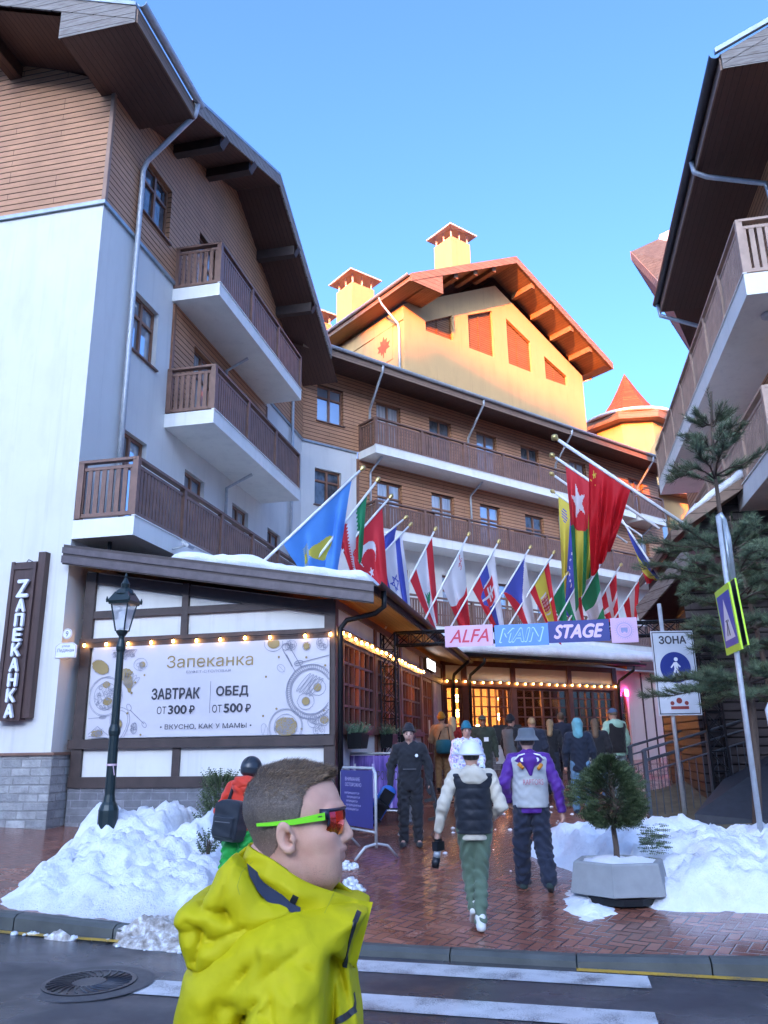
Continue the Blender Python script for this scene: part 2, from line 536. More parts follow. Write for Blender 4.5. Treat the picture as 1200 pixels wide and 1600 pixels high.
def shop_glass():
    k = NT('clear_shop_glass')
    tr = k.n('ShaderNodeBsdfTransparent'); tr.inputs[0].default_value = (.86, .8, .74, 1)
    gl = k.n('ShaderNodeBsdfGlossy'); gl.inputs['Roughness'].default_value = .04
    fr = k.n('ShaderNodeFresnel'); fr.inputs[0].default_value = 1.5
    mx = k.n('ShaderNodeMixShader')
    k.l(k.math('ADD', fr.outputs[0], .05), mx.inputs[0]); k.l(tr.outputs[0], mx.inputs[1]); k.l(gl.outputs[0], mx.inputs[2])
    k.l(mx.outputs[0], k.out.inputs[0])
    return k.m
M['shopglass'] = shop_glass()
def snow(name='snow', dirty=0.0):
    k = NT(name)
    c = k.ramp(k.noise(5, 6), [(.3, (.76, .79, .82)), (.7, (.88, .89, .90))])
    c = k.mix(k.ramp(k.noise(2.6, 6, rough=.7), [(.52, (0, 0, 0)), (.75, (.30, .30, .30))]), c, (.52, .50, .47))
    c = k.mix(k.math('MULTIPLY', k.math('GREATER_THAN', k.noise(70, 3), .69), .45), c, (.30, .27, .23))
    if dirty:
        at_ = k.n('ShaderNodeAttribute', attribute_name='dirt')
        d = k.math('MULTIPLY', at_.outputs['Fac'], k.math('ADD', .35, k.math('MULTIPLY', k.noise(9, 6, rough=.7), 1.3)))
        sp = k.math('GREATER_THAN', k.noise(38, 4), .66)
        d2 = k.math('MINIMUM', k.math('ADD', d, k.math('MULTIPLY', sp, k.math('MULTIPLY', at_.outputs['Fac'], .6))), 1.0)
        c = k.mix(d2, c, (.115, .095, .075))
        pt = k.ramp(k.noise(1.7, 5), [(.60, (0, 0, 0)), (.75, (.32, .32, .32))])
        c = k.mix(pt, c, (.42, .37, .29))
    k.set(Base_Color=c, Roughness=.75)
    k.b.inputs['Specular IOR Level'].default_value = .25
    k.bump(k.math('ADD', k.noise(22, 8, rough=.65), k.math('MULTIPLY', k.noise(120, 3), .3)), .8, .035)
    return k.m
M['snow'] = snow(); M['snow_dirty'] = snow('dirty_snow', 1.0)
def pavers():
    k = NT('wet_herringbone_pavers')
    mp = k.n('ShaderNodeMapping'); mp.inputs['Rotation'].default_value = (0, 0, R(45 - 12)); mp.inputs['Scale'].default_value = (1 / .105,) * 3
    k.l(k.obj(), mp.inputs[0])
    sp = k.n('ShaderNodeSeparateXYZ'); k.l(mp.outputs[0], sp.inputs[0])
    x, y = sp.outputs[0], sp.outputs[1]
    ix, iy = k.math('FLOOR', x), k.math('FLOOR', y); fx, fy = k.math('FRACT', x), k.math('FRACT', y)
    mm = k.math('FLOORED_MODULO', k.math('SUBTRACT', ix, iy), 4)
    def isn(v): return k.math('COMPARE', mm, v, .1)
    i0, i1, i2, i3 = isn(0), isn(1), isn(2), isn(3)
    dl = k.math('ADD', fx, k.math('MULTIPLY', i1, 5)); dr = k.math('ADD', k.math('SUBTRACT', 1, fx), k.math('MULTIPLY', i0, 5))
    db = k.math('ADD', fy, k.math('MULTIPLY', i2, 5)); dt = k.math('ADD', k.math('SUBTRACT', 1, fy), k.math('MULTIPLY', i3, 5))
    dm = k.math('MINIMUM', k.math('MINIMUM', dl, dr), k.math('MINIMUM', db, dt))
    bx = k.math('SUBTRACT', ix, i1); by = k.math('SUBTRACT', iy, i2)
    cb = k.n('ShaderNodeCombineXYZ'); k.l(bx, cb.inputs[0]); k.l(by, cb.inputs[1])
    wn = k.n('ShaderNodeTexWhiteNoise', noise_dimensions='2D'); k.l(cb.outputs[0], wn.inputs['Vector'])
    col = k.ramp(wn.outputs[0], [(0, (.20, .068, .040)), (.55, (.27, .098, .058)), (1, (.36, .145, .092))])
    col = k.mix(k.ramp(k.noise(1.1, 5), [(.35, (0, 0, 0)), (.75, (.5, .5, .5))]), col, (.15, .055, .044))
    jn = k.ramp(dm, [(.03, (1, 1, 1)), (.09, (0, 0, 0))])
    col = k.mix(jn, col, (.035, .026, .024))
    wet = k.ramp(k.noise(.55, 4), [(.34, (0, 0, 0)), (.56, (1, 1, 1))])
    ro = k.math('ADD', k.math('MULTIPLY', k.math('SUBTRACT', 1, wet), .24), k.math('ADD', .06, k.math('MULTIPLY', k.noise(30, 3), .14)))
    k.set(Base_Color=col, Roughness=ro)
    k.b.inputs['Specular IOR Level'].default_value = .55
    h = k.math('ADD', k.math('MINIMUM', k.math('MULTIPLY', dm, 9), 1.0), k.math('ADD', k.math('MULTIPLY', k.noise(60, 4), .25), k.math('MULTIPLY', wn.outputs[0], .25)))
    k.bump(h, .3, .006)
    return k.m
M['pavers'] = pavers()
def asphalt():
    k = NT('wet_asphalt')
    g = k.noise(160, 3, rough=.7)
    col = k.ramp(g, [(.35, (.042, .043, .046)), (.62, (.072, .073, .077)), (.75, (.17, .17, .17))])
    col = k.mix(k.ramp(k.noise(1.2, 5), [(.42, (0, 0, 0)), (.62, (.75, .75, .75))]), col, (.026, .026, .03))
    cr = k.ramp(k.noise(2.2, 7, rough=.62), [(.488, (0, 0, 0)), (.497, (1, 1, 1)), (.503, (1, 1, 1)), (.512, (0, 0, 0))])
    col = k.mix(k.math('MULTIPLY', cr, .45), col, (.02, .02, .022))
    wet = k.ramp(k.noise(.8, 4), [(.40, (0, 0, 0)), (.60, (1, 1, 1))])
    ro = k.math('ADD', .07, k.math('MULTIPLY', k.math('SUBTRACT', 1, wet), .45))
    k.set(Base_Color=col, Roughness=ro)
    k.bump(k.math('ADD', g, k.math('MULTIPLY', k.noise(18, 4), .5)), .35, .006)
    return k.m
M['asphalt'] = asphalt()
def roadpaint(name, c):
    k = NT(name)
    g = k.noise(120, 4, rough=.75)
    w = k.ramp(k.math('ADD', k.math('MULTIPLY', g, .6), k.math('MULTIPLY', k.noise(4, 5), .4)), [(.40, (1, 1, 1)), (.50, (0, 0, 0))])
    k.set(Base_Color=k.mix(w, k.ramp(k.noise(6, 5), [(.3, dk(c, .78)), (.7, c)]), (.07, .07, .072)), Roughness=.35)
    k.bump(g, .25, .004)
    return k.m
M['paint_white'] = roadpaint('zebra_paint', (.62, .63, .62))
M['paint_yellow'] = roadpaint('yellow_road_paint', (.66, .38, .03))
M['kerbstone'] = plain('wet_kerb_concrete', (.075, .08, .072), .6, 0, .3, 4, .4, .008)
M['dirt'] = plain('frozen_soil', (.12, .10, .06), .9, 0, .35, 4, .8, .03)
M['skin'] = None
def skin(name, c):
    k = NT(name)
    f = k.noise(30, 4)
    col = k.ramp(f, [(.3, dk(c, .93)), (.7, dk(c, 1.06))])
    red = k.ramp(k.noise(9, 3), [(.5, (0, 0, 0)), (.8, (.3, .3, .3))])
    col = k.mix(red, col, (c[0] * 1.0, c[1] * .72, c[2] * .68))
    k.set(Base_Color=col, Roughness=.48, Subsurface_Weight=.12, Subsurface_Scale=.01)
    k.b.inputs['Subsurface Radius'].default_value = (1, .35, .2)
    k.bump(k.noise(260, 3), .12, .002)
    return k.m
M['skin'] = skin('skin', (.50, .29, .215))
def leafy(name, c1, c2):
    k = NT(name)
    gi = k.n('ShaderNodeNewGeometry')
    col = k.ramp(gi.outputs['Random Per Island'], [(0, c1), (1, c2)])
    k.set(Base_Color=col, Roughness=.55)
    k.b.inputs['Specular IOR Level'].default_value = .3
    return k.m
M['needle'] = leafy('pine_needles', (.06, .095, .05), (.16, .20, .105))
M['thuja'] = leafy('thuja_sprays', (.03, .052, .024), (.11, .145, .06))
M['herb'] = leafy('herb_leaves', (.05, .11, .06), (.16, .26, .15))
M['bark'] = plain('bark', (.10, .068, .048), .9, 0, .35, 14, .9, .02, stretch=(1, 1, .3))
M['bulb'] = emit('warm_bulb', (1.0, .50, .12), 11)
M['bulb_soft'] = emit('warm_lamp', (1.0, .42, .10), 42)
M['pink_lamp'] = emit('pink_lamp', (1.0, .08, .42), 9)
M['orange_glow'] = emit('orange_lamp', (1.0, .17, .03), 3.0)
M['lit_sign'] = emit('lit_sign_face', (.92, .95, 1.0), 1.2)
M['white_lit'] = emit('lit_letter', (.95, .95, .9), .18)
M['interior'] = plain('interior_wood', (.20, .085, .04), .7, 0, .3, 3, .1)
M['interior_dark'] = plain('interior_floor', (.05, .03, .022), .5, 0, .3, 3, .1)
M['curtain'] = fabric('curtain_cloth', (.26, .14, .09))
# ---------------------------------------------------------------- setting: ground, road, kerb, hills
RA = Frame((0.5, 7.36, 0), 102)          # road axes: x along the kerb (to the right), y towards the hotel
def kerb_top(s):
    z = ground(*RA.w(s, 0, 0).xy)
    return z + .06 * (min(1, max(0, (s - 1.35) / 1.2)) + min(1, max(0, (-s - 2.4) / .8)))
def road_z(s): return ground(*RA.w(s, 0, 0).xy) - .065
def pave_z(x, y):
    l = RA.l((x, y, 0)); z = ground(x, y)
    if l.y < 1.6: z += (kerb_top(l.x) - ground(*RA.w(l.x, 0, 0).xy)) * max(0, 1 - l.y / 1.6)
    return z
mb = MB(); mb.smooth = True
xs = [-60, -40, -25, -16] + [-12 + .4 * i for i in range(66)] + [16, 22, 30, 45, 60]
ys = [0, .2, .5, .9, 1.4, 2, 2.8, 3.8, 4.64, 5.5, 6.5, 8, 10, 12, 14, 16, 18, 20, 24, 30, 45, 70]
vv = []
for yy in ys:
    for xx in xs:
        p = RA.w(xx, yy, 0); vv.append((p.x, p.y, pave_z(p.x, p.y)))
n = len(xs)
mb.add(vv, [(j * n + i, j * n + i + 1, (j + 1) * n + i + 1, (j + 1) * n + i) for j in range(len(ys) - 1) for i in range(n - 1)])
tag(mb.build('plaza_pavement', M['pavers'], kind='structure'), 'wet red herringbone brick pavement of the plaza')
mb = MB(); mb.smooth = True
vv = []
ys2 = [-.16, -1, -2, -3, -4, -5, -5.6]
for yy in ys2:
    for xx in xs:
        p = RA.w(xx, yy, 0); vv.append((p.x, p.y, road_z(xx) + .02 * math.sin((yy + .16) * 3.14 / 5.4) * -1))
mb.add(vv, [(j * n + i + n, j * n + i + n + 1, j * n + i + 1, j * n + i) for j in range(len(ys2) - 1) for i in range(n - 1)])
tag(mb.build('road', M['asphalt'], kind='structure'), 'wet grey asphalt road')
mb = MB()                                                     # kerb stones, a metre each with a joint
for i in range(-40, 40):
    a, b = i * 1.0 + .012, (i + 1) * 1.0
    za, zb = kerb_top(a), kerb_top(b); ra, rb_ = road_z(a) - .1, road_z(b) - .1
    def P(s, y, z): return tuple(RA.w(s, y, z))
    v = [P(a, 0, ra), P(b, 0, rb_), P(b, -.16, rb_), P(a, -.16, ra), P(a, 0, za + .004), P(b, 0, zb + .004), P(b, -.10, zb + .004), P(a, -.10, za + .004), P(b, -.15, zb - .022), P(a, -.15, za - .022)]
    mb.add(v, [(4, 7, 6, 5), (7, 9, 8, 6), (9, 3, 2, 8), (0, 3, 9, 7, 4), (1, 5, 6, 8, 2)])
tag(mb.build('kerb', M['kerbstone'], kind='structure'), 'wet concrete kerb between road and plaza')
mb = MB()                                                     # near pavement on the photographer's side
vv = []
for yy, zz in ((-5.45, .06), (-5.75, .07), (-60, .1)):
    for xx in (-60, -20, -5, 0, 5, 20, 60):
        p = RA.w(xx, yy, 0); vv.append((p.x, p.y, road_z(xx) + zz))
mb.add(vv, [(j * 7 + i + 7, j * 7 + i + 8, j * 7 + i + 1, j * 7 + i) for j in range(2) for i in range(6)])
tag(mb.build('pavement', M['kerbstone'], kind='structure'), 'pavement on the near side of the road')
def marking(name, s0, s1, y0, y1, mat, label, e0=0, e1=0):
    mb = MB(); nn = 12
    for i in range(nn):
        a = s0 + (s1 - s0) * i / nn; b = s0 + (s1 - s0) * (i + 1) / nn
        sh = lambda s, y: s + (e0 * (1 - (s - s0) / (s1 - s0)) + e1 * (s - s0) / (s1 - s0)) * (y - y0)
        pts = []
        for s, y in ((a, y0), (b, y0), (b, y1), (a, y1)):
            s2 = sh(s, y); p = RA.w(s2, y, 0)
            pts.append((p.x, p.y, road_z(s2) - .02 * math.sin((y + .16) * 3.14 / 5.4) + .005))
        mb.quad(*pts)
    return tag(mb.build(name, mat, kind='structure'), label)
marking('road_marking', -1.75, 1.52, -.64, -.30, M['paint_white'], 'white zebra crossing bar nearer the kerb')
marking('road_marking', -2.3, 1.48, -1.55, -1.20, M['paint_white'], 'white zebra crossing bar farther from the kerb')
marking('road_marking', -30, -1.6, -.29, -.20, M['paint_yellow'], 'thin yellow line along the kerb by the large snow heap')
marking('road_marking', 1.0, 30, -.27, -.18, M['paint_yellow'], 'thin yellow line along the kerb by the planter')

# hills added unseen behind the photographer, shaped to shade all but the hotel top
def ridge(a):                                                 # skyline elevation (tan) against sideways distance
    return 0
mb = MB(); mb.smooth = True
HS = azdir(SUN_AZ); HX = azdir(SUN_AZ - 90); HD = 130.0
RIDGE = [(-400, 62), (-60, 60), (-30, 60), (-9.6, 57.4), (-8.7, 54.7), (-7.3, 54.2), (-6.7, 55.5), (-3.5, 55.6), (-.8, 56.1), (-.4, 52.2), (2.4, 51.4), (6, 50.9), (12, 51), (30, 53), (80, 55), (400, 60)]  # skyline heights fitted to the wanted shadow edge
def ridge_h(c):
    for (a, ha), (b, hb) in zip(RIDGE, RIDGE[1:]):
        if a <= c <= b: return ha + (hb - ha) * (c - a) / (b - a)
    return RIDGE[0][1] if c < 0 else RIDGE[-1][1]
cs = [-400, -300, -200, -120, -80, -60] + [-50 + .4 * i for i in range(251)] + [60, 80, 120, 200, 300, 400]
vv = []; rows = [(-60, 0.0, -2), (-30, .35, 0), (-8, .8, 0), (0, 1, 0), (10, .97, 0), (60, .75, 0), (140, .3, -2), (220, 0, -6)]
for d, hf, z0 in rows:
    for c in cs:
        p = HS * (HD + d) + HX * c
        jag = noise.noise(Vector((c * .8, d * .1, 3))) * .35 if hf == 1 else noise.noise(Vector((c * .06, d * .1, 9))) * 2 * hf
        vv.append((p.x, p.y, z0 + ridge_h(c) * hf + (0 if hf == 0 else jag * (.35 if hf == 1 else 1))))
n = len(cs)
mb.add(vv, [(j * n + i, j * n + i + 1, (j + 1) * n + i + 1, (j + 1) * n + i) for j in range(len(rows) - 1) for i in range(n - 1)])
M['hill'] = plain('snowy_forest_hill', (.33, .35, .37), .9, 0, .5, .12, .3, .3)
tag(mb.build('shade_ridge', M['hill'], kind='structure'), 'unseen snowy ridge added to keep the low sun off the plaza')
# base terrain to the horizon
mb = MB()
mb.quad((-900, -900, -7), (900, -900, -7), (900, 900, -7), (-900, 900, -7))
tag(mb.build('terrain', M['hill'], kind='structure'), 'snowy valley floor')

# ---------------------------------------------------------------- building pieces
def window(par, x0, x1, z0, z1, y, name='window', depth=.13, fm=None, trans=.68, sill=False, cols=2, gm=None, fw=.065):
    fm = fm or M['frame']
    mb = MB(); ya, yb = y + depth - .03, y + depth + .05
    mb.box(x0, x0 + fw, ya, yb, z0, z1).box(x1 - fw, x1, ya, yb, z0, z1)
    mb.box(x0 + fw, x1 - fw, ya, yb, z1 - fw, z1).box(x0 + fw, x1 - fw, ya, yb, z0, z0 + fw)
    for i in range(1, cols):
        xm = x0 + (x1 - x0) * i / cols
        mb.box(xm - fw * .6, xm + fw * .6, ya - .012, yb - .012, z0 + fw, z1 - fw)
    if trans:
        zt = z0 + (z1 - z0) * trans
        for i in range(cols):
            a = x0 + (x1 - x0) * i / cols + fw * .6; b = x0 + (x1 - x0) * (i + 1) / cols - fw * .6
            mb.box(a, b, ya - .006, yb - .006, zt - fw * .5, zt + fw * .5)
    f = mb.build(name, fm, par)
    g = MB(); g.box(x0 + fw * .5, x1 - fw * .5, y + depth + .01, y + depth + .02, z0 + fw * .5, z1 - fw * .5)
    hsh = math.sin(x0 * 12.9 + z0 * 78.2 + x1) * 43758.5 % 1
    g.build('pane', gm or M['glass' if hsh < .55 else 'glass_curtain' if hsh < .8 else 'glass_dark'], f)
    if sill:
        s = MB(); s.box(x0 - .05, x1 + .05, y - .06, y + depth - .032, z0 - .035, z0 - .003)
        s.build('sill', M['rail'], f)
    return f
def balcony(par, x0, x1, yo, zt, th, rh, mat, sides=(True, True), post=1.75, y0=0.0, pitch=.118, sw=.082):
    mb = MB(); mb.box(x0, x1, yo, y0, zt - th, zt)
    mb.box(x0 - .012, x1 + .012, yo - .02, yo + .05, zt + .002, zt + .022)
    b = mb.build('balcony', M['slab'], par)
    rm = MB(); pm = []
    def run(a, c):
        a = Vector(a); c = Vector(c); d = c - a; L = d.length; d /= L; up = Vector((0, 0, 1)); nrm = d.cross(up)
        rm.obox((a + c) / 2 + up * (rh - .028), d, nrm, up, L / 2, .06, .024)
        rm.obox((a + c) / 2 + up * (rh - .155), d, nrm, up, L / 2, .022, .028)
        rm.obox((a + c) / 2 + up * .075, d, nrm, up, L / 2, .022, .032)
        k = max(1, int(L / pitch)); q = L / k
        for i in range(k):
            rm.obox(a + d * (q * (i + .5)) + up * ((rh - .18 + .10) / 2) + nrm * .001, d, nrm, up, sw / 2, .012, (rh - .28) / 2)
        npost = max(1, round(L / post))
        return [a + d * (L * i / npost) for i in range(npost + 1)]
    yr = yo + .05
    P = run((x0 + .05, yr, zt), (x1 - .05, yr, zt))
    if sides[0]: run((x0 + .05, y0 - .02, zt), (x0 + .05, yr, zt)); P.append(Vector((x0 + .05, y0 - .06, zt)))
    if sides[1]: run((x1 - .05, yr, zt), (x1 - .05, y0 - .02, zt)); P.append(Vector((x1 - .05, y0 - .06, zt)))
    rm.build('railing', mat, b)
    for p in P:
        q = MB(); q.box(p.x - .05, p.x + .05, p.y - .052, p.y + .052, zt + .024, zt + rh - .002); q.build('post', mat, b)
    return b
def pipe(par, pts, r=.05, mat=None, name='downpipe'):
    mb = MB(); mb.smooth = True
    mb.tube(pts, r, 10)
    for a in pts[1:]:
        pass
    return mb.build(name, mat or M['galv'], par)
def gutter(par, a, b, r=.075, mat=None):
    a = Vector(a); b = Vector(b); d = (b - a).normalized(); sd = d.cross(Vector((0, 0, 1)))
    mb = MB(); n = 9; ring = []
    for q in (a, b):
        for k in range(n):
            t = math.pi + math.pi * k / (n - 1)
            ring.append(q + sd * (math.cos(t) * r) + Vector((0, 0, math.sin(t) * r)))
        for k in range(n):
            t = 2 * math.pi - math.pi * k / (n - 1)
            ring.append(q + sd * (math.cos(t) * (r - .008)) + Vector((0, 0, math.sin(t) * (r - .008))))
    m_ = 2 * n
    mb.add(ring, [(i, (i + 1) % m_, m_ + (i + 1) % m_, m_ + i) for i in range(m_)] + [tuple(range(m_)), tuple(range(m_, 2 * m_))])
    return mb.build('gutter', mat or M['galv'], par)
def floodlight(par, p, arm):
    mb = MB(); p = Vector(p)
    mb.bar(p, p + Vector(arm), .03, .03)
    mb.obox(p + Vector(arm), (1, 0, 0), (0, .8, .6), (0, -.6, .8), .11, .08, .03)
    return mb.build('floodlight', M['galv'], par)
M['cap'] = plain('chimney_cap_metal', (.60, .52, .46), .6, 0, .15, 5)
def chimney(par, x, y, z0, z1, s, name='chimney'):
    mb = MB(); mb.box(x - s, x + s, y - s, y + s, z0, z1)
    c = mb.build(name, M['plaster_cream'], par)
    mb = MB(); o = s * 1.42; zc = z1 + .45
    for sx in (-1, 0, 1):
        for sy in (-1, 0, 1):
            if sx == 0 and sy == 0: continue
            mb.box(x + sx * s * .85 - .03, x + sx * s * .85 + .03, y + sy * s * .85 - .03, y + sy * s * .85 + .03, z1, zc + .1)
    mb.build('cap_post', M['cap'], c)
    mb = MB()
    b4 = [(x - o, y - o, zc), (x + o, y - o, zc), (x + o, y + o, zc), (x - o, y + o, zc)]
    t4 = [(p[0], p[1], zc + .07) for p in b4]; ap = (x, y, zc + s * 1.1); ap0 = (x, y, zc + s * 1.0 - .03)
    mb.add(b4 + t4 + [ap, ap0], [(0, 4, 5, 1), (1, 5, 6, 2), (2, 6, 7, 3), (3, 7, 4, 0), (4, 8, 5), (5, 8, 6), (6, 8, 7), (7, 8, 4), (0, 1, 9), (1, 2, 9), (2, 3, 9), (3, 0, 9)])
    mb.build('cap', M['cap'], c)
    return c

# ---------------------------------------------------------------- left wing of the hotel
C0 = (-5.207, 12.888, 0)
LW = Frame(C0, 12)
hl = thing('hotel_wing', 'tall white and brown clad hotel wing with three balconies beside the restaurant', 'hotel wing', C0, 12)
OV = 1.25                                                     # roof overhang
wb = dict(A=(1.33, 2.48, 12.34, 13.68), B=(1.25, 2.32, 9.2, 10.5), C=(1.2, 2.22, 5.40, 7.5), M=(4.0, 5.15, 8.5, 10.62), U=(3.95, 5.1, 11.55, 13.65),
          l1=(3.93, 4.95, 6.2, 7.57), l2=(6.62, 7.7, 6.2, 7.58), l3=(9.16, 10.25, 6.2, 7.59))
H = lambda k, pad=0: rect(*wb[k])
mb = MB()
mb.holed([(0, 1.6), (12.15, 1.6), (12.15, 11.4), (8.75, 11.4), (8.75, 8.45), (2.95, 8.45), (2.95, 11.6), (0, 11.6)], [H('B'), H('C'), H('l1'), H('l2'), H('l3')], 0)
mb.quad((0, 0, 1.6), (0, 0, 11.6), (0, 11, 11.6), (0, 11, 1.6))
mb.quad((12.15, 0, 0), (12.15, 11, 0), (12.15, 11, 14), (12.15, 0, 14))
mb.quad((0, 11, 0), (0, 11, 14), (12.15, 11, 14), (12.15, 11, 0))
mb.build('wall', M['plaster'], hl)
ap_x, ap_z = 6.0, 16.38
un = lambda x: 14.3 + .41 * (x - 1.0) if x < ap_x else ap_z - .51 * (x - ap_x)   # underside of the cross gable
mb = MB()
mb.holed([(-.03, 11.6), (2.95, 11.6), (2.95, 8.45), (8.75, 8.45), (8.75, 11.4), (12.15, 11.4), (12.15, 14.0), (10.6, 14.02), (ap_x, ap_z), (1.0, 14.31), (.98, 14.06), (-.03, 14.06)], [H('A'), H('M'), H('U')], -.03, .17)
mb.quad((-.03, -.03, 11.6), (2.95, -.03, 11.6), (2.95, 0, 11.6), (-.03, 0, 11.6))
fz = lambda y: 14.05 + .34 * max(0, y + 1.4)                  # underside of the front gable, along y
mb.add([(-.03, -.03, 11.6), (-.03, -.03, 14.06), (-.03, .25, 14.06), (-.03, .45, 14.55), (-.03, 5.5, 16.85), (-.03, 10.8, 14.6), (-.03, 10.8, 11.6)], [tuple(range(7))])
mb.quad((-.03, -.03, 11.6), (-.03, 10.8, 11.6), (0, 10.8, 11.6), (0, -.03, 11.6))
mb.build('cladding', M['siding'], hl)
mb = MB(); mb.box(-.06, .02, -.06, .02, 11.6, 14.05).build('corner_board', plain('corner_board_wood', (.33, .19, .12), .55, 0, .15, 4), hl)
mb = MB(); mb.box(-.055, .0, -.055, 10.8, 11.52, 11.6).box(0, 2.95, -.055, 0.0, 11.52, 11.6).build('drip_flashing', M['zinc'], hl)
mb = MB(); mb.box(8.75, 12.15, -.055, 0, 11.33, 11.4).build('drip_flashing', M['zinc'], hl)
for xe in (2.92, 8.70): mb = MB(); mb.box(xe, xe + .1, -.05, .05, 8.45, 11.1).build('panel_edge', M['frame'], hl)
mb = MB(); mb.box(-.09, .05, -.09, 11, .0, 1.56); mb.box(.05, 12, -.09, .05, 0, 1.56).build('stone_base', M['stone'], hl)
mb = MB(); mb.box(-.13, .0, -.13, 11, 1.56, 1.6).box(0, 12, -.13, 0, 1.56, 1.6).build('base_ledge', plain('ledge_tin', (.22, .12, .08), .5, 0, .2, 4), hl)
for k in ('A', 'B', 'C', 'M', 'U', 'l1', 'l2', 'l3'):
    y = -.03 if k in 'AMU' else 0
    window(hl, *wb[k], y, name='balcony_door' if k in 'CMU' else 'window', sill=k in ('A', 'B', 'l1', 'l2', 'l3'), trans=.72 if k in 'CMU' else .66)
balcony(hl, .0, 10.6, -1.12, 5.32, .32, 1.05, M['rail'])
balcony(hl, 2.85, 8.62, -1.12, 8.42, .30, 1.05, M['rail'])
balcony(hl, 2.85, 8.62, -1.12, 11.42, .30, 1.05, M['rail'])
# roof: main slope with front gable, cross gable over the balconies
mb = MB(); T = .34
sl_ = .36
zt0 = 14.42                                                   # top at the gutter edge, y = -OV
yr = 5.5; zr = zt0 + sl_ * (yr + OV)
xf, xb = -1.42, 12.6
top = lambda y: zt0 + sl_ * (y + OV) if y <= yr else zr - sl_ * (y - yr)
for (y0, y1) in ((-OV, yr), (yr, 12.2)):
    if y0 < 0:
        mb.add([(xf, y0, top(y0)), (.95, y0, top(y0)), (.95, .4, top(.4)), (xf, .4, top(.4))], [(0, 1, 2, 3)]); y0 = .4
    mb.add([(xf, y0, top(y0)), (xb, y0, top(y0)), (xb, y1, top(y1)), (xf, y1, top(y1))], [(0, 1, 2, 3)])
xg0, xg1 = .95, 10.55
gt = lambda x: un(x) + .30
zg = gt(ap_x)
mb.add([(xg0, -OV, gt(xg0)), (ap_x, -OV, zg), (ap_x, 7, zg), (xg0, 7, gt(xg0))], [(0, 1, 2, 3)])
mb.add([(xg1, -OV, gt(xg1)), (ap_x, -OV, zg), (ap_x, 7, zg), (xg1, 7, gt(xg1))], [(3, 2, 1, 0)])
roof = mb.build('roof', M['shingle'], hl)
mb = MB()                                                     # soffits
mb.quad((xf, -OV, 14.05), (xf, .25, 14.05), (.95, .25, 14.05), (.95, -OV, 14.05))
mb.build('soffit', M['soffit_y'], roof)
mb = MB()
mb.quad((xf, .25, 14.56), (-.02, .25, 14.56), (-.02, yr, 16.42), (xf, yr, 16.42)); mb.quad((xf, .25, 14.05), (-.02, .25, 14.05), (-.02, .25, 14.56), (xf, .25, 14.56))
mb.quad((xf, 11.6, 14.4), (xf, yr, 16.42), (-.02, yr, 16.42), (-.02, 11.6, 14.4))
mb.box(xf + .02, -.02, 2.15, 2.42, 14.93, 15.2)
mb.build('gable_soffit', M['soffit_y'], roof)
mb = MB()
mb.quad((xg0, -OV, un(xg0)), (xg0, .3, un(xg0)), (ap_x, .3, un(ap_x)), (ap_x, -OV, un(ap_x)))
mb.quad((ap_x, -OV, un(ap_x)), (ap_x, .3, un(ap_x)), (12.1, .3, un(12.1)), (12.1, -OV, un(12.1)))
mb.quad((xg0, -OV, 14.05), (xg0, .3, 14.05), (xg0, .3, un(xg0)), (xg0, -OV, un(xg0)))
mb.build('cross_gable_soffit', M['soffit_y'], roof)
for bx_ in (2.5, 4.2, 7.7, 9.4):
    q = MB(); z = un(bx_); q.box(bx_ - .1, bx_ + .1, -OV + .08, -.03, z - .26, z + .03)
    q.add([(bx_ - .1, -OV + .08, z - .26), (bx_ + .1, -OV + .08, z - .26), (bx_ + .1, -OV - .06, z - .02), (bx_ - .1, -OV - .06, z - .02)], [(0, 1, 2, 3)])
    q.build('purlin', M['timber'], roof)
mb = MB(); f0 = -OV - .035
def rake_board(mb, pts, th, d):
    for a, b in zip(pts, pts[1:]):
        a = Vector(a); b = Vector(b)
        mb.prism([a, b, b - Vector((0, 0, th)), a - Vector((0, 0, th))], d)
rake_board(mb, [(xg0, -OV, gt(xg0) + .0), (ap_x, -OV, zg), (11.2, -OV, gt(11.2))], .34, (0, -.04, 0))
rake_board(mb, [(xf, -OV, zt0 - .02), (xf, yr, zr - .02), (xf, 12.2, top(12.2) - .02)], .30, (-.04, 0, 0))
mb.add([(xf - .03, -OV, 14.03), (xf - .03, .27, 14.03), (xf - .03, .27, 14.68), (xf - .03, -OV, 14.15)], [(0, 1, 2, 3)])
mb.add([(xf + .02, .27, 14.03), (xf - .03, .27, 14.03), (xf - .03, .27, 14.68), (xf + .02, .27, 14.68)], [(0, 1, 2, 3)])
mb.build('fascia', M['fascia'], roof)
mb = MB(); rake_board(mb, [(xg0, -OV - .05, gt(xg0) + .05), (ap_x, -OV - .05, zg + .05), (11.2, -OV - .05, gt(11.2) + .05)], .07, (0, .12, 0))
rake_board(mb, [(xf - .06, -OV, zt0 + .05), (xf - .06, yr, zr + .05)], .08, (.14, 0, 0))
mb.build('roof_flashing', M['zinc'], roof)
mb = MB(); mb.box(xf, xg0, -OV - .03, -OV, 14.05, 14.36).build('eave_board', M['fascia_brown'], roof)
gutter(roof, (xf - .03, -OV - .11, 14.44), (xg0 + .08, -OV - .11, 14.44), .085)
pipe(hl, [(.9, -OV - .1, 14.38), (.95, -OV - .02, 14.15), (1.08, -.2, 13.35), (1.1, -.1, 13.15), (1.1, -.1, 9), (1.1, -.1, 5.35)], .055)
pipe(hl, [(5.6, -.7, 11.0), (5.65, -.12, 10.75), (5.65, -.12, 8.5)], .04)
pipe(hl, [(6.0, -.75, 8.05), (6.0, -.1, 7.75), (6.0, -.1, 6.4)], .04)
pipe(hl, [(10.9, -.1, 14.0), (10.9, -.1, 5.4)], .05)
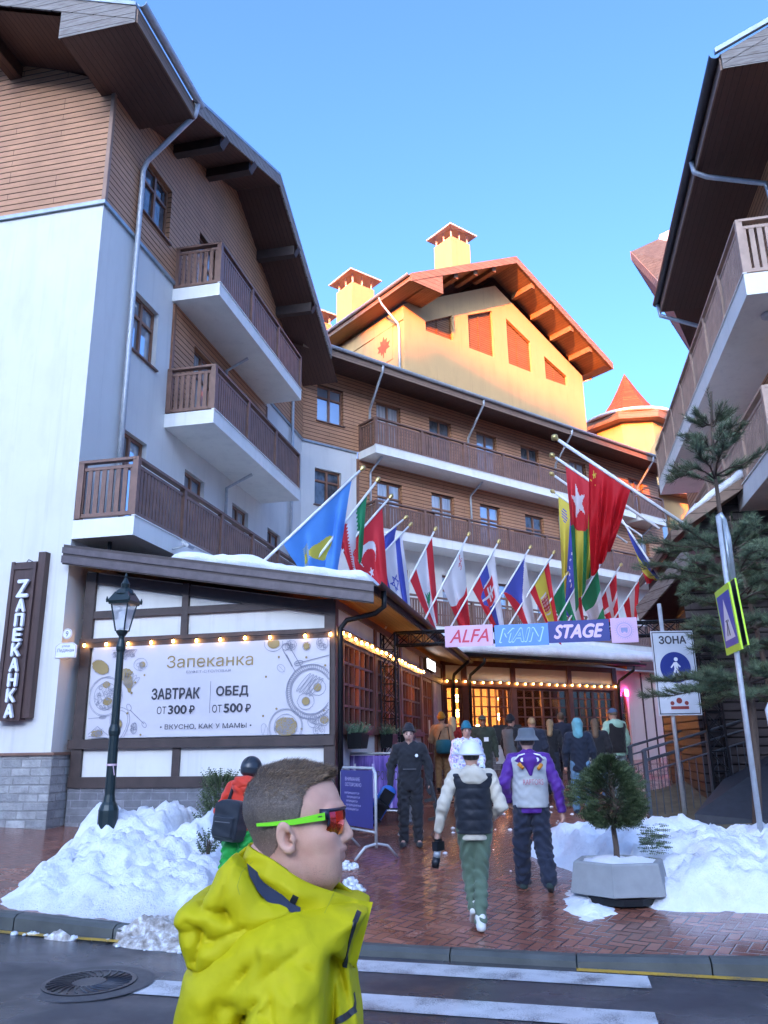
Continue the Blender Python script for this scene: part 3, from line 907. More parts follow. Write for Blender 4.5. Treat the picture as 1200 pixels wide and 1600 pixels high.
for k in (1.3, 2.9): floodlight(hl, (k, -1.16, 5.05), (.0, -.3, .06))
mb = MB(); mb.tube([(.35, -.5, 4.62), (.35, -.5, 5.0)], .035, 8).build('drain_stub', M['black'], hl)

# ---------------------------------------------------------------- main wing, set at an angle
M0 = LW.w(12.15, 0, 0)
MW = Frame(M0, 52)
hm = thing('hotel_wing', 'long clad hotel wing with balconies under a yellow sunlit gable', 'hotel wing', M0, 52)
ups = [3.1, 5.62, 8.1, 10.65, 13.75, 18.0]; mb = MB(); wn = []
wn += [(.57, 1.65, 12.2, 13.53)] + [(x, x + 1.12, 11.5, 13.55) for x in ups]
mb.holed([(0, 11.4), (20.4, 11.4), (20.4, 14.3), (0, 14.3)], [rect(*w) for w in wn], -.03, .17)
wm = [(x, x + 1.12, 8.55, 10.55) for x in ups]
mb.holed([(2.27, 8.3), (20.4, 8.3), (20.4, 11.38), (2.27, 11.38)], [rect(*w) for w in wm], -.03, .17)
mb.quad((20.4, -.03, 8.3), (20.4, 6, 8.3), (20.4, 6, 14.3), (20.4, -.03, 14.3))
mb.build('cladding', M['siding'], hm)
mb = MB(); mb.box(2.22, 2.30, -.05, 0, 8.5, 11.15).build('panel_edge', M['frame'], hm)
wl = [(.52, 1.58, 9.23, 10.5)]; wlow = [(x + .4, x + 1.4, 5.55, 7.5) for x in ups]
mb = MB()
mb.holed([(0, 0), (20.4, 0), (20.4, 8.3), (2.27, 8.3), (2.27, 11.4), (0, 11.4)], [rect(*w) for w in wl + wlow], 0)
mb.quad((20.4, 0, 0), (20.4, 8, 0), (20.4, 8, 8.3), (20.4, 0, 8.3))
mb.build('wall', M['plaster'], hm)
for w in wn[:1]: window(hm, *w, -.03, sill=True)
for w in wn[1:] + wm: window(hm, *w, -.03, name='balcony_door', trans=.72)
for w in wl: window(hm, *w, 0, sill=True)
for w in wlow: window(hm, *w, 0, trans=.72)
mb = MB(); mb.box(0, 2.22, -.055, 0.0, 11.33, 11.4).build('drip_flashing', M['zinc'], hm)
balcony(hm, 2.3, 16.9, -1.0, 11.40, .28, 1.03, M['rail'], post=2.1)
balcony(hm, 17.3, 19.2, -1.0, 11.40, .28, 1.03, M['rail'], post=2.1)
balcony(hm, 2.3, 19.2, -1.0, 8.48, .28, .98, M['rail'], post=2.1)
balcony(hm, 2.3, 19.2, -1.0, 5.40, .28, 1.03, M['rail'], post=2.1)
for x in (4.9, 9.9, 13.0, 17.0):
    for zt in (11.4, 8.48):
        q = MB(); q.add([(x, -.05, zt), (x, -.95, zt), (x, -.95, zt + 1.0), (x, -.05, zt + 1.35), (x + .05, -.05, zt), (x + .05, -.95, zt), (x + .05, -.95, zt + 1.0), (x + .05, -.05, zt + 1.35)],
                        [(0, 1, 2, 3), (7, 6, 5, 4), (0, 4, 5, 1), (1, 5, 6, 2), (2, 6, 7, 3)])
        q.build('balcony_partition', M['rail'], hm)
OM = 1.35
mb = MB(); ez = 14.12
mb.quad((-1.2, -OM, ez + .18), (21.0, -OM, ez + .18), (21.0, 7, ez + 2.9), (-1.2, 7, ez + 2.9))
rf = mb.build('roof', M['shingle'], hm)
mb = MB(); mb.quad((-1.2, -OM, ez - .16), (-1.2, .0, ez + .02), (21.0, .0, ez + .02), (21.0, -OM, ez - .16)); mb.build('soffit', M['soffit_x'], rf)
mb = MB(); mb.box(-.85, 21.0, -OM - .03, -OM, ez - .18, ez + .14); mb.prism([(21.0, -OM, ez - .16), (21.0, 0, ez), (21.0, 7, ez + 2.8), (21, -OM, ez + .16)], (.04, 0, 0)); mb.build('fascia', M['fascia_brown'], rf)
gutter(rf, (-.95, -OM - .1, ez + .13), (21.0, -OM - .1, ez + .13), .08)
for x, xb_ in ((2.35, 2.75), (7.2, 7.55), (12.35, 12.7), (18.1, 18.5)):
    pipe(hm, [(x, -OM - .08, ez + .08), (x, -OM - .05, ez - .12), (xb_ - .05, -.18, ez - 1.05), (xb_, -.1, ez - 1.25), (xb_, -.1, 11.42)], .045)
    pipe(hm, [(xb_, -.8, 11.13), (xb_, -.12, 10.75), (xb_, -.1, 10.6), (xb_, -.1, 8.5)], .04)
# snow along the roof edge against the sky (kept thin)
# --- sunlit upper storey
by = 2.0; bx0, bx1 = 6.18, 17.96; bz = 14.6; side_z = 19.55; pk_x, pk_z = 11.9, 22.55
mb = MB()
holes = [[(7.40, 18.70), (9.0, 18.72), (9.0, 19.98), (7.40, 19.12)], [(9.98, 18.68), (11.58, 18.68), (11.58, 21.1), (9.98, 20.33)],
         [(12.52, 18.65), (14.14, 18.65), (14.14, 20.28), (12.62 - .1, 21.02)], [(15.1, 18.6), (16.72, 18.64), (16.72, 19.18), (15.1, 19.82)]]
mb.holed([(bx0, bz), (bx1, bz), (bx1, side_z), (pk_x, pk_z), (bx0, side_z)], holes, by, .2)
mb.quad((bx0, by, bz), (bx0, by, side_z), (bx0, by + 10, side_z), (bx0, by + 10, bz))
mb.quad((bx1, by, bz), (bx1, by + 10, bz), (bx1, by + 10, side_z), (bx1, by, side_z))
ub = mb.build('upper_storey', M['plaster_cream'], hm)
for h in holes:
    q = MB(); q.mi = 0
    q.prism([(a, by + .17, b) for a, b in h], (0, .02, 0)); xm = (h[0][0] + h[1][0]) / 2
    q.box(xm - .045, xm + .045, by + .13, by + .17, h[0][1], min(h[2][1], h[3][1]) + .35 * abs(h[2][1] - h[3][1]))
    for (a, b), (c, d) in zip(h, h[1:] + h[:1]): q.bar((a, by + .15, b), (c, by + .15, d), .07, .07, (0, 1, 0))
    q.build('shutter', M['louvre'] if 'louvre' in M else M.setdefault('louvre', siding('louvre_wood', (.27, .125, .05), .11)), ub)
# mouldings and the wall plate with a leaf emblem on the side wall
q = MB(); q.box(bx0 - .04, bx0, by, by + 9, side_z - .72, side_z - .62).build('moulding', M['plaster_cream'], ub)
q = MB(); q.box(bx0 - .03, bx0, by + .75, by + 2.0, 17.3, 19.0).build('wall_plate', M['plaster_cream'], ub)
leaf = [(0, .62), (.1, .38), (.28, .46), (.24, .2), (.52, .22), (.38, .02), (.5, -.12), (.2, -.16), (.16, -.36), (.02, -.24), (0, -.55), (-.04, -.55), (-.05, -.24), (-.2, -.36), (-.22, -.16), (-.5, -.12), (-.38, .02), (-.52, .22), (-.24, .2), (-.28, .46), (-.1, .38)]
q = MB(); q.prism([(bx0 - .032, by + 1.35 - a * .85, 18.05 + b * .85) for a, b in leaf], (-.012, 0, 0)).build('leaf_emblem', plain('rust_red_paint', (.28, .085, .035), .6), ub)
ro = 1.4; rise = .52
mb = MB(); xl, xr = bx0 - .75, bx1 + .65; zl = 20.0; pr = pk_x
zp = zl + rise * (pr - xl)
zr_ = zp - rise * (xr - pr)
mb.quad((xl, by - ro, zl), (pr, by - ro, zp), (pr, by + 10.5, zp), (xl, by + 10.5, zl))
mb.quad((pr, by - ro, zp), (xr, by - ro, zr_), (xr, by + 10.5, zr_), (pr, by + 10.5, zp))
ur = mb.build('gable_roof', M['shingle'], hm)
td = .3
mb = MB()
mb.quad((xl, by - ro, zl - td), (xl, by + 10.5, zl - td), (bx0 + .05, by + 10.5, zl - td), (bx0 + .05, by - ro, zl - td))      # boxed left eave
mb.quad((bx0 + 1.0, by - ro, zl + rise * (bx0 + 1.0 - xl) - td), (bx0 + 1.0, by + .1, zl + rise * (bx0 + 1.0 - xl) - td), (pr, by + .1, zp - td), (pr, by - ro, zp - td))
mb.quad((pr, by - ro, zp - td), (pr, by + .1, zp - td), (xr, by + .1, zr_ - td), (xr, by - ro, zr_ - td))
mb.quad((bx0 + 1.0, by - ro + .02, zl - td), (bx0 + 1.0, by, zl - td), (bx0 + 1.0, by, zl + rise * (bx0 + 1 - xl) - td), (bx0 + 1.0, by - ro + .02, zl + rise * (bx0 + 1 - xl) - td))
mb.quad((bx0, by - ro, zl - td), (bx0 + 1.0, by - ro, zl - td), (bx0 + 1.0, by, zl - td), (bx0, by, zl - td))
mb.quad((bx1, by - ro, zr_ - td), (bx1, by + 10, zr_ - td), (xr, by + 10, zr_ - td), (xr, by - ro, zr_ - td))
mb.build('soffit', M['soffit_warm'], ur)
for x in (8.1, 9.3, 10.5, 13.1, 14.4, 15.75, 17.1):
    z = (zl + rise * (x - xl) if x < pr else zp - rise * (x - pr)) - td
    q = MB(); q.box(x - .11, x + .11, by - ro + .1, by, z - .24, z + .02).build('purlin', M['soffit_warm'], ur)
mb = MB()
rake_board(mb, [(xl, by - ro, zl + .02), (pr, by - ro, zp + .02), (xr, by - ro, zr_ + .02)], .36, (0, -.05, 0))
mb.add([(xl, by - ro - .03, zl - .05), (xl, by - ro - .03, zl - td), (bx0 + 1, by - ro - .03, zl - td), (bx0 + 1, by - ro - .03, zl + rise * (bx0 + 1 - xl) - .05)], [(0, 1, 2, 3)])
mb.box(xl - .03, xl, by - ro, by + 10.5, zl - td, zl)
mb.box(xr, xr + .03, by - ro, by + 10.5, zr_ - td, zr_)
mb.build('fascia', M['fascia_brown'], ur)
gutter(ur, (xl - .11, by + 10.5, zl - .02), (xl - .11, by - ro - .03, zl - .02), .085)
pipe(hm, [(xl - .08, by + .65, zl - .06), (xl + .05, by + .6, zl - .4), (bx0 - .12, by + .25, zl - 1.3), (bx0 - .1, by + .2, zl - 1.6), (bx0 - .1, by + .2, 15)], .05)
pipe(hm, [(xr + .05, by - .3, zr_ - .1), (xr - .2, by - .2, zr_ - .45), (bx1 + .1, by + .1, zr_ - .6)], .04)
def blk(px, py, y):                                            # where a sight line meets a plane y of the main wing
    d = ray(px, py); nn = MW.y; t = (MW.o + MW.y * y - CAMP).dot(nn) / d.dot(nn)
    return MW.l(CAMP + d * t)
for px, pw, pz in ((555, 22, 456), (706, 23, 385)):
    y = by + 3.2 if px > 600 else by + 5.0
    c = blk(px, pz, y)
    chimney(hm, c.x, y, 18.0, c.z, .66)
c = blk(517, 507, by + 6.5); chimney(hm, c.x - .2, by + 7.5, 16, c.z + .3, .55)
# right-hand end beyond the corner
mb = MB(); hx = thing('hotel_wing', 'sunlit end of the hotel just showing below the balcony at right', 'hotel wing', tuple(MW.w(20.6, 1.6, 0)), 60)
mb.holed([(0, 0), (5.2, 0), (5.2, 14.2), (0, 14.2)], [rect(1.35, 2.6, 11.2, 13.0)], 0, .2)
mb.quad((5.2, 0, 0), (5.2, 6, 0), (5.2, 6, 14.2), (5.2, 0, 14.2))
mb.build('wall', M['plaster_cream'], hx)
window(hx, 1.35, 2.6, 11.2, 13.0, 0, sill=True)
q = MB(); q.quad((-.6, -.7, 14.0), (5.7, -.7, 14.0), (5.7, 5, 16.5), (-.6, 5, 16.5)); q.quad((-.6, -.7, 13.9), (-.6, 0, 13.9), (5.7, 0, 13.9), (5.7, -.7, 13.9)); q.box(-.6, 5.7, -.73, -.7, 13.85, 14.05).build('roof', M['fascia_brown'], hx)

# ---------------------------------------------------------------- tower with a pointed roof
tc = MW.w(21.0, 6.2, 0)
tp = at(977, 600, tc.y)
tw = thing('tower', 'octagonal yellow tower with a snow rimmed orange pointed roof', 'tower', (tp.x, tc.y, 0), 52)
mb = MB(); r8 = 2.15; zw = 19.2
dz = tc.y / 1301.0
zt_ = at(977, 645, tc.y).z
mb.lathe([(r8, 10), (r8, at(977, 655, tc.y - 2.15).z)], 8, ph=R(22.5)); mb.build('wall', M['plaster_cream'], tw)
mb = MB(); a0 = at(977, 655, tc.y - 2.15).z - .05
mb.lathe([(r8 * 1.02, a0 - .02), (r8 * 1.27, a0 - .0), (r8 * 1.29, a0 + .42), (r8 * .5, a0 + 1.1)], 8, ph=R(22.5)); rfz = mb.build('roof', M['fascia_brown'], tw)
zap = at(968, 585, tc.y).z
mb = MB(); mb.lathe([(r8 * .95, a0 + .62), (r8 * .74, a0 + 1.1), (r8 * .50, a0 + 1.8), (r8 * .28, a0 + 1.8 + (zap - a0 - 1.8) * .42), (.02, zap)], 8, ph=R(22.5)); mb.build('spire', M['shingle_orange'], rfz)
mb = MB(); mb.smooth = True
mb.lathe([(r8 * 1.28, a0 + .40), (r8 * 1.31, a0 + .47), (r8 * 1.28, a0 + .56), (r8 * 1.08, a0 + .68), (r8 * .90, a0 + .86), (r8 * .82, a0 + .94), (r8 * .7, a0 + .9)], 24)
tag(mb.build('snow', M['snow'], rfz), None)
mb = MB()
for dx in (-.35, .0, .35, .9): mb.tube([(r8 * .9 * math.cos(R(200)) + dx * .3, -r8 * 1.0, zt_ - .3), (dx * .8, -r8 * 1.0 - .02, zt_ - 4)], .012, 4)
# ---------------------------------------------------------------- right-hand building
ua, va = azdir(11.3), azdir(101.3)
RB0 = ua * 12.9 + va * 4.8
RW = Frame(RB0, 191.3)                                        # x towards the photographer, y into the building
hr = thing('hotel_wing', 'right hand hotel wing with pale brown balcony railings and a dark wide eave', 'hotel wing', tuple(RB0), 191.3)
mb = MB()
mb.holed([(-13.5, 0), (0, 0), (0, 12.3), (-13.5, 12.3)], [rect(-1.9, -.9, 9.25, 11.4), rect(-4.9, -3.8, 9.25, 11.4), rect(-8, -6.9, 9.25, 11.4), rect(-11, -10, 9.25, 11.4)], 0)
mb.quad((0, 0, 0), (0, 9, 0), (0, 9, 14), (0, 4.5, 16.5), (0, 0, 14)); mb.quad((-13.5, 0, 0), (-13.5, 0, 12.3), (-13.5, 9, 12.3), (-13.5, 9, 0))
mb.build('wall', M['siding'], hr)
for a in (-1.9, -4.9, -8, -11): window(hr, a, a + 1.0, 9.25, 11.4, 0, name='balcony_door', trans=.72)
b1 = balcony(hr, -11.6, .0, -1.1, 9.2, .40, 1.07, M['rail_light'], post=1.75)
b2 = balcony(hr, -11.6, .0, -1.1, 6.08, .36, 1.07, M['rail_light'], post=1.75)
q = MB(); q.smooth = True
q.lathe([(.13, 0), (.16, .01), (.16, .05), (.1, .06)], 14, (-.75, -.55, 8.74)); q.build('ceiling_lamp', M['galv'], hr)
ey = -1.28; xs_, xe_ = 1.25, -6.75
mb = MB(); zt0 = 12.62; s5 = .5
mb.quad((xs_, ey, zt0), (xe_, ey, zt0), (xe_, 4.5, zt0 + s5 * 5.78), (xs_, 4.5, zt0 + s5 * 5.78))
mb.quad((xs_, 4.5, zt0 + s5 * 5.78), (xe_, 4.5, zt0 + s5 * 5.78), (xe_, 10, zt0), (xs_, 10, zt0))
rr = mb.build('roof', M['shingle'], hr)
mb = MB(); mb.quad((xs_, ey, 12.32), (xs_, .3, 12.32), (xe_, .3, 12.32), (xe_, ey, 12.32)); mb.quad((xs_, .3, 12.32), (xs_, 4.5, 14.8), (0, 4.5, 14.8), (0, .3, 12.32)); mb.build('soffit', M['soffit_y'], rr)
mb = MB(); rake_board(mb, [(xs_, ey, zt0 - .03), (xs_, 4.5, zt0 + s5 * 5.78 - .03)], .2, (.04, 0, 0))
mb.add([(xs_ + .03, ey, 12.3), (xs_ + .03, 1.6, 12.3), (xs_ + .03, 1.6, zt0 + s5 * 2.8), (xs_ + .03, ey, zt0 - .1)], [(0, 1, 2, 3)])
mb.build('fascia', M['fascia'], rr)
mb = MB(); mb.box(xe_, xs_, ey - .03, ey, 12.3, 12.55).build('eave_board', M['fascia_brown'], rr)
mb = MB(); rake_board(mb, [(xs_ + .03, ey - .1, zt0 + .06), (xs_ + .03, 4.5, zt0 + .05 + s5 * 5.78)], .09, (.07, 0, 0)); mb.build('roof_flashing', M['zinc'], rr)
gutter(rr, (xe_ - .05, ey - .1, 12.6), (xs_ + .05, ey - .1, 12.6), .09, M['gutter_dark'])
pipe(hr, [(-1.25, ey - .08, 12.52), (-1.25, ey - .06, 12.28), (-1.2, ey + .15, 12.1), (-1.1, -.15, 11.7), (-1.1, -.1, 11.3), (-1.1, -.1, 9.2)], .05)
pipe(hr, [(xe_ + .05, ey - .08, 12.52), (xe_ + .05, ey - .05, 12.2), (xe_ + .15, -.5, 11.75), (xe_ + .2, -.12, 11.5), (xe_ + .2, -.1, 9.2)], .05)
mb = MB(); pts = [RW.l(at(1000 + x_ / 6, 330 + y_ / 6, 20.2)) for x_, y_ in ((275, 270), (282, 190), (300, 110), (325, 45), (355, 0))]
mb.tube(pts, .012, 5).build('loose_cable', M['black'], rr)
# far section with its own steep cross roof
T_, E1, E2 = at(986, 404, 25.5), at(1046, 470, 21.6), at(1085, 560, 24.8)
Rg = at(1062, 368, 28.5)
hq = thing('hotel_wing', 'far section of the right hand building with a snowy pointed roof corner', 'hotel wing', tuple(E1.xy) + (0,), 11.3)
def loc(p): return tuple(hq.matrix_basis.inverted() @ Vector(p))
bpy.context.view_layer.update()
up = Vector((0, 0, .28))
mb = MB(); F1 = at(1120, 440, 21.0); F2 = at(1150, 500, 25.2)
Tt, E1t, E2t, Rt, F1t = [p + up for p in (T_, E1, E2, Rg, F1)]
mb.add([loc(p) for p in (T_ + up, E1 + up, F1 + up, Rg + up, T_, E1, F1, Rg)], [(0, 1, 2, 3)])
rq = mb.build('roof', bricks('slate_roof', (.12, .14, .12), (.085, .10, .09), (.04, .04, .04), .3, .2, .012), hq)
mb = MB(); mb.quad(*[loc(p) for p in (T_, E2, F2, F1, E1)]).build('soffit', M['soffit_y'], rq)
mb = MB()
for a, b in ((T_, E1), (T_, E2)):
    o = (a - b).cross(Vector((0, 0, 1))).normalized() * .03
    mb.prism([loc(p) for p in (a - up * .2, b - up * .2, b + up * 1.05, a + up * 1.05)], tuple(hq.matrix_basis.to_3x3().inverted() @ (o if o.y < 0 else -o)))
mb.build('fascia', M['fascia'], rq)
mb = MB()
for t in (.3, .62):
    p = T_.lerp(E2, t); d = (E1 - T_).normalized()
    mb.bar(loc(p + Vector((.06, 0, -.1))), loc(p + Vector((1.5, -.6, -.1))), .16, .2)
mb.build('purlin', M['timber'], rq)
mb = MB(); wz = at(1070, 520, 24).z
mb.box(.2, 1.6, -5, -1.6, 0, wz - .1); mb.build('wall', M['siding'], hq)
mb = MB(); mb.smooth = True
def snowslab(c4, th, name, par, nx=26, ny=8, amp=.06, edge=.5, mat=None, label=None):
    """a layer of snow lying on a sloping quad (a, b along the eave, c, d up the slope), thicker in the middle, with a lumpy lip"""
    a, b, c, d = [Vector(p) for p in c4]
    mb = MB(); mb.smooth = True; vs = []
    for j in range(ny + 1):
        for i in range(nx + 1):
            s, t = i / nx, j / ny
            p = a.lerp(b, s).lerp(d.lerp(c, s), t)
            nn = noise.fractal(p * 2.2, 1.0, 2.0, 4) * amp + noise.noise(p * .7) * amp
            e = min(1, min(s, 1 - s) * nx * edge, (t + .12) * ny * edge, (1 - t + .2) * ny * edge) ** .5
            vs.append(p + Vector((0, 0, max(.01, (th + nn) * max(e, .05)))))
    k = len(vs)
    for j in range(ny + 1):
        for i in range(nx + 1):
            s, t = i / nx, j / ny
            vs.append(a.lerp(b, s).lerp(d.lerp(c, s), t) + Vector((0, 0, .004)))
    w = nx + 1; f = []
    for j in range(ny):
        for i in range(nx):
            q = j * w + i
            f.append((q, q + 1, q + w + 1, q + w)); f.append((k + q, k + q + w, k + q + w + 1, k + q + 1))
    for i in range(nx):
        f.append((i, k + i, k + i + 1, i + 1)); q = ny * w + i; f.append((q, q + 1, k + q + 1, k + q))
    for j in range(ny):
        q = j * w; f.append((q, q + w, k + q + w, k + q)); q = j * w + nx; f.append((q, k + q, k + q + w, q + w))
    mb.add(vs, f)
    return mb.build(name, mat or M['snow'], par)
snowslab([loc(T_.lerp(Rg, .55).lerp(E1, .0) + up), loc(T_.lerp(Rg, .98) + up), loc(F1.lerp(Rg, .7) + up), loc(E1.lerp(F1, .25).lerp(Rg, .6) + up)], .3, 'snow', rq, 12, 6)

# ---------------------------------------------------------------- restaurant (front annex)
K0 = Vector((-.806, 12.256, 0))
AF = Frame(K0, 102)
ra = thing('restaurant', 'timber framed restaurant annex carrying a big food banner, with lit windows', 'restaurant', tuple(K0), 102)
mb = MB(); mb.box(-4.3, -.02, .03, .3, 0, 1.06); mb.box(-.3, -.03, .3, 12, 0, 1.12); mb.build('stone_base', M['brick_grey'], ra)
sl = .176
rz = lambda x: 3.98 - sl * (x - .45)                           # top of the lean-to roof
mb = MB()
mb.add([(-4.3, .06, 1.06), (0, .06, 1.06), (0, .06, rz(0) - .3), (-4.3, .06, rz(-4.3) - .3)], [(0, 1, 2, 3)])
mb.build('panel', M['plaster'], ra)
mb = MB()
mb.box(-4.3, .02, 0, .06, 1.06, 1.22).box(-4.34, .02, -.03, .06, 1.64, 1.785).box(-4.3, .02, -.01, .06, 3.215, 3.37).box(-4.3, .0, .005, .06, 3.70, 3.82)
for x0, x1, z0, z1 in ((-4.28, -4.10, 1.22, rz(-4.2) - .32), (-.14, .03, .3, rz(0) - .3), (-2.53, -2.42, 3.37, rz(-2.5) - .3), (-2.56, -2.44, 1.22, 1.64)):
    mb.box(x0, x1, -.005 if z1 - z0 > .5 else .01, .06, z0, z1)
mb.add([(-4.28, .02, rz(-4.28) - .50), (0, .02, rz(0) - .50), (0, .02, rz(0) - .32), (-4.28, .02, rz(-4.28) - .32), (-4.28, .058, rz(-4.28) - .50), (0, .058, rz(0) - .50), (0, .058, rz(0) - .32), (-4.28, .058, rz(-4.28) - .32)], [(0, 1, 2, 3), (4, 7, 6, 5), (0, 4, 5, 1)])
mb.build('timber_frame', M['timber'], ra)
# side towards the plaza (x = 0): frame, white panels, windows and door
YL = 11.5
mb = MB(); wins = [(.55, 2.7), (2.95, 5.15), (5.4, 7.7)]
def side(mb, y0, y1, z0, z1, x=0.0): mb.quad((x, y0, z0), (x, y1, z0), (x, y1, z1), (x, y0, z1))
side(mb, .06, 7.95, 1.12, 1.84); side(mb, .06, YL, 3.40, 3.80)
side(mb, 9.55, YL, 1.12, 3.4)
mb.build('side_panel', M['plaster'], ra)
mb = MB()
for y in (.10, 2.82, 5.27, 7.83, 9.5, 11.4): mb.box(-.05, .035, y - .08, y + .08, .3, 3.78)
mb.box(-.05, .05, .02, YL, 3.24, 3.40).box(-.05, .06, .18, 7.9, 1.80, 1.90).box(-.05, .03, .02, YL, 3.7, 3.82).box(-.05, .03, .1, 7.9, 1.05, 1.16)
mb.build('side_frame', M['timber_red'], ra)
def lattice(par, y0, y1, z0, z1, cols, rows, horiz=True, x=0.0, name='window', mat=None):
    """many paned shop window; horiz: runs along y on the wall x, else along x on the wall y = x"""
    mb = MB()
    def bx(a, b, c, d, t=.035):
        if horiz: mb.box(x - .045, x - .045 + t + .03, a, b, c, d)
        else: mb.box(a, b, x + .01, x + .045 + t, c, d)
    bx(y0, y0 + .06, z0, z1); bx(y1 - .06, y1, z0, z1); bx(y0 + .06, y1 - .06, z0, z0 + .06); bx(y0 + .06, y1 - .06, z1 - .06, z1)
    for i in range(1, cols):
        w = .045 if cols % 2 == 0 and i == cols // 2 else .018
        c = y0 + (y1 - y0) * i / cols; bx(c - w, c + w, z0 + .06, z1 - .06, .025)
    for j in range(1, rows):
        c = z0 + (z1 - z0) * j / rows; bx(y0 + .06, y1 - .06, c - .018, c + .018, .02)
    f = mb.build(name, mat or M['timber_red'], par)
    g = MB()
    if horiz: g.box(x - .04, x - .034, y0 + .02, y1 - .02, z0 + .02, z1 - .02)
    else: g.box(y0 + .02, y1 - .02, x + .05, x + .056, z0 + .02, z1 - .02)
    g.build('pane', M['shopglass'], f)
    return f
for a, b in wins: lattice(ra, a, b, 1.90, 3.24, 6, 4)
dr = lattice(ra, 8.05, 9.4, .95, 3.22, 4, 5, name='door')
q = MB(); q.box(.035, .07, 8.68, 8.72, 1.8, 2.2).build('handle', M['galv'], dr)
# inside: back wall, floor, ceiling, lamps
def interior(par, x0, x1, y0, y1, z0, z1, lamps, open_side):
    mb = MB()
    if open_side != 'x1': mb.quad((x1, y0, z0), (x1, y1, z0), (x1, y1, z1), (x1, y0, z1))
    mb.quad((x0, y0, z0), (x0, y0, z1), (x0, y1, z1), (x0, y1, z0))
    if open_side != 'y0': mb.quad((x0, y0, z0), (x1, y0, z0), (x1, y0, z1), (x0, y0, z1))
    mb.quad((x0, y1, z0), (x0, y1, z1), (x1, y1, z1), (x1, y1, z0)); mb.quad((x0, y0, z1), (x1, y0, z1), (x1, y1, z1), (x0, y1, z1))
    mb.mi = 1; mb.quad((x0, y0, z0), (x0, y1, z0), (x1, y1, z0), (x1, y0, z0))
    o = mb.build('interior', [M['interior'], M['interior_dark']], par)
    for p in lamps:
        l = MB(); l.smooth = True; l.lathe([(.02, .16), (.10, .12), (.13, .04), (.12, -.02), (.05, -.06)], 10, p).build('pendant_lamp', M['bulb_soft'], o)
    return o
interior(ra, -4.0, -.3, .35, 11, 1.1, 3.6, [(-1.0, 1.2, 2.9), (-2.2, 2.2, 2.75), (-1.2, 3.6, 2.9), (-2.4, 4.9, 2.8), (-1.1, 6.1, 2.9), (-2.2, 7.3, 2.8), (-1.4, 8.7, 2.8), (-3, 9.6, 2.7)], 'x1')
for y in (.62, 2.55, 3.1, 5.55, 7.5):
    q = MB(); q.smooth = True; k = 9
    for i in range(k):
        pass
    pts = [(-.16 + .03 * math.sin(i * 2.1), y - .14 + .28 * i / 8) for i in range(9)]
    for (a, b), (c, d) in zip(pts, pts[1:]): q.quad((a, b, 1.92), (c, d, 1.92), (c, d, 3.22), (a, b, 3.22))
    q.build('curtain', M['curtain'], ra)
for y, z in ((1.3, 2.3), (3.5, 2.2), (6.0, 2.45)):
    q = MB(); q.smooth = True; q.lathe([(.01, .1), (.06, .08), (.08, 0), (.06, -.08), (.01, -.1)], 10, (-.5, y, z)); q.build('red_lantern', M['orange_glow'], ra)
# lean-to roof
mb = MB(); th = .12
def roofslab(mb, x0, x1, y0, y1, t0, t1):
    mb.add([(x0, y0, rz(x0) - t1), (x1, y0, rz(x1) - t1), (x1, y1, rz(x1) - t1), (x0, y1, rz(x0) - t1), (x0, y0, rz(x0) - t0), (x1, y0, rz(x1) - t0), (x1, y1, rz(x1) - t0), (x0, y1, rz(x0) - t0)],
           [(0, 3, 2, 1), (4, 5, 6, 7), (0, 1, 5, 4), (1, 2, 6, 5), (2, 3, 7, 6), (3, 0, 4, 7)])
roofslab(mb, -4.42, .72, -.42, 12.4, 0, .1)
rfa = mb.build('roof', M['timber'], ra)
mb = MB(); roofslab(mb, -4.40, .70, -.40, 12.3, .101, .13); mb.build('soffit', boards('warm_soffit_boards', (.26, .13, .06), 0, .11), rfa)
mb = MB(); roofslab(mb, -4.46, .74, -.455, -.42, -.03, .30); mb.build('fascia', M['timber'], rfa)
mb = MB()
for z0, z1 in ((.02, .12), (.16, .28)): roofslab(mb, -4.47, .75, -.475, -.456, z0, z1)
mb.build('fascia_board', plain('purplish_boards', (.10, .075, .075), .45, 0, .3, 6), rfa)
gutter(rfa, (.80, -.46, rz(.72) + .02), (.80, 12.2, rz(.72) + .02), .07, M['timber'])
pipe(ra, [(.80, .0, rz(.72) - .04), (.80, .02, 3.66), (.66, .03, 3.56), (.20, .06, 3.48), (.10, .06, 3.36), (.10, .06, .45)], .042, M['black'])
snowslab([AF.l(AF.w(-2.6, -.38, rz(-2.6))), (.70, -.38, rz(.7)), (.70, 12.2, rz(.7)), (-2.6, 12.2, rz(-2.6))], .17, 'snow', rfa, 40, 60, .07)
q = MB(); q.box(-.0, .09, 8.35, 9.75, 3.44, 3.74); ls = q.build('lit_sign', M['timber'], ra)
q = MB(); q.box(.09, .096, 8.4, 9.7, 3.47, 3.71).build('sign_face', M['lit_sign'], ls)
tx = text_mesh('ЗАПЕКАНКА', .17, M['ink'], parent=ra, bold=.004); tx.location = (.099, 9.05, 3.59); tx.rotation_euler = (R(90), 0, R(90)); tx.parent = ls
q = MB(); q.box(.03, .05, 9.62, 10.25, 1.2, 3.2); q.build('narrow_banner', plain('narrow_banner_print', (.55, .45, .47), .5, 0, .35, 6), ra)

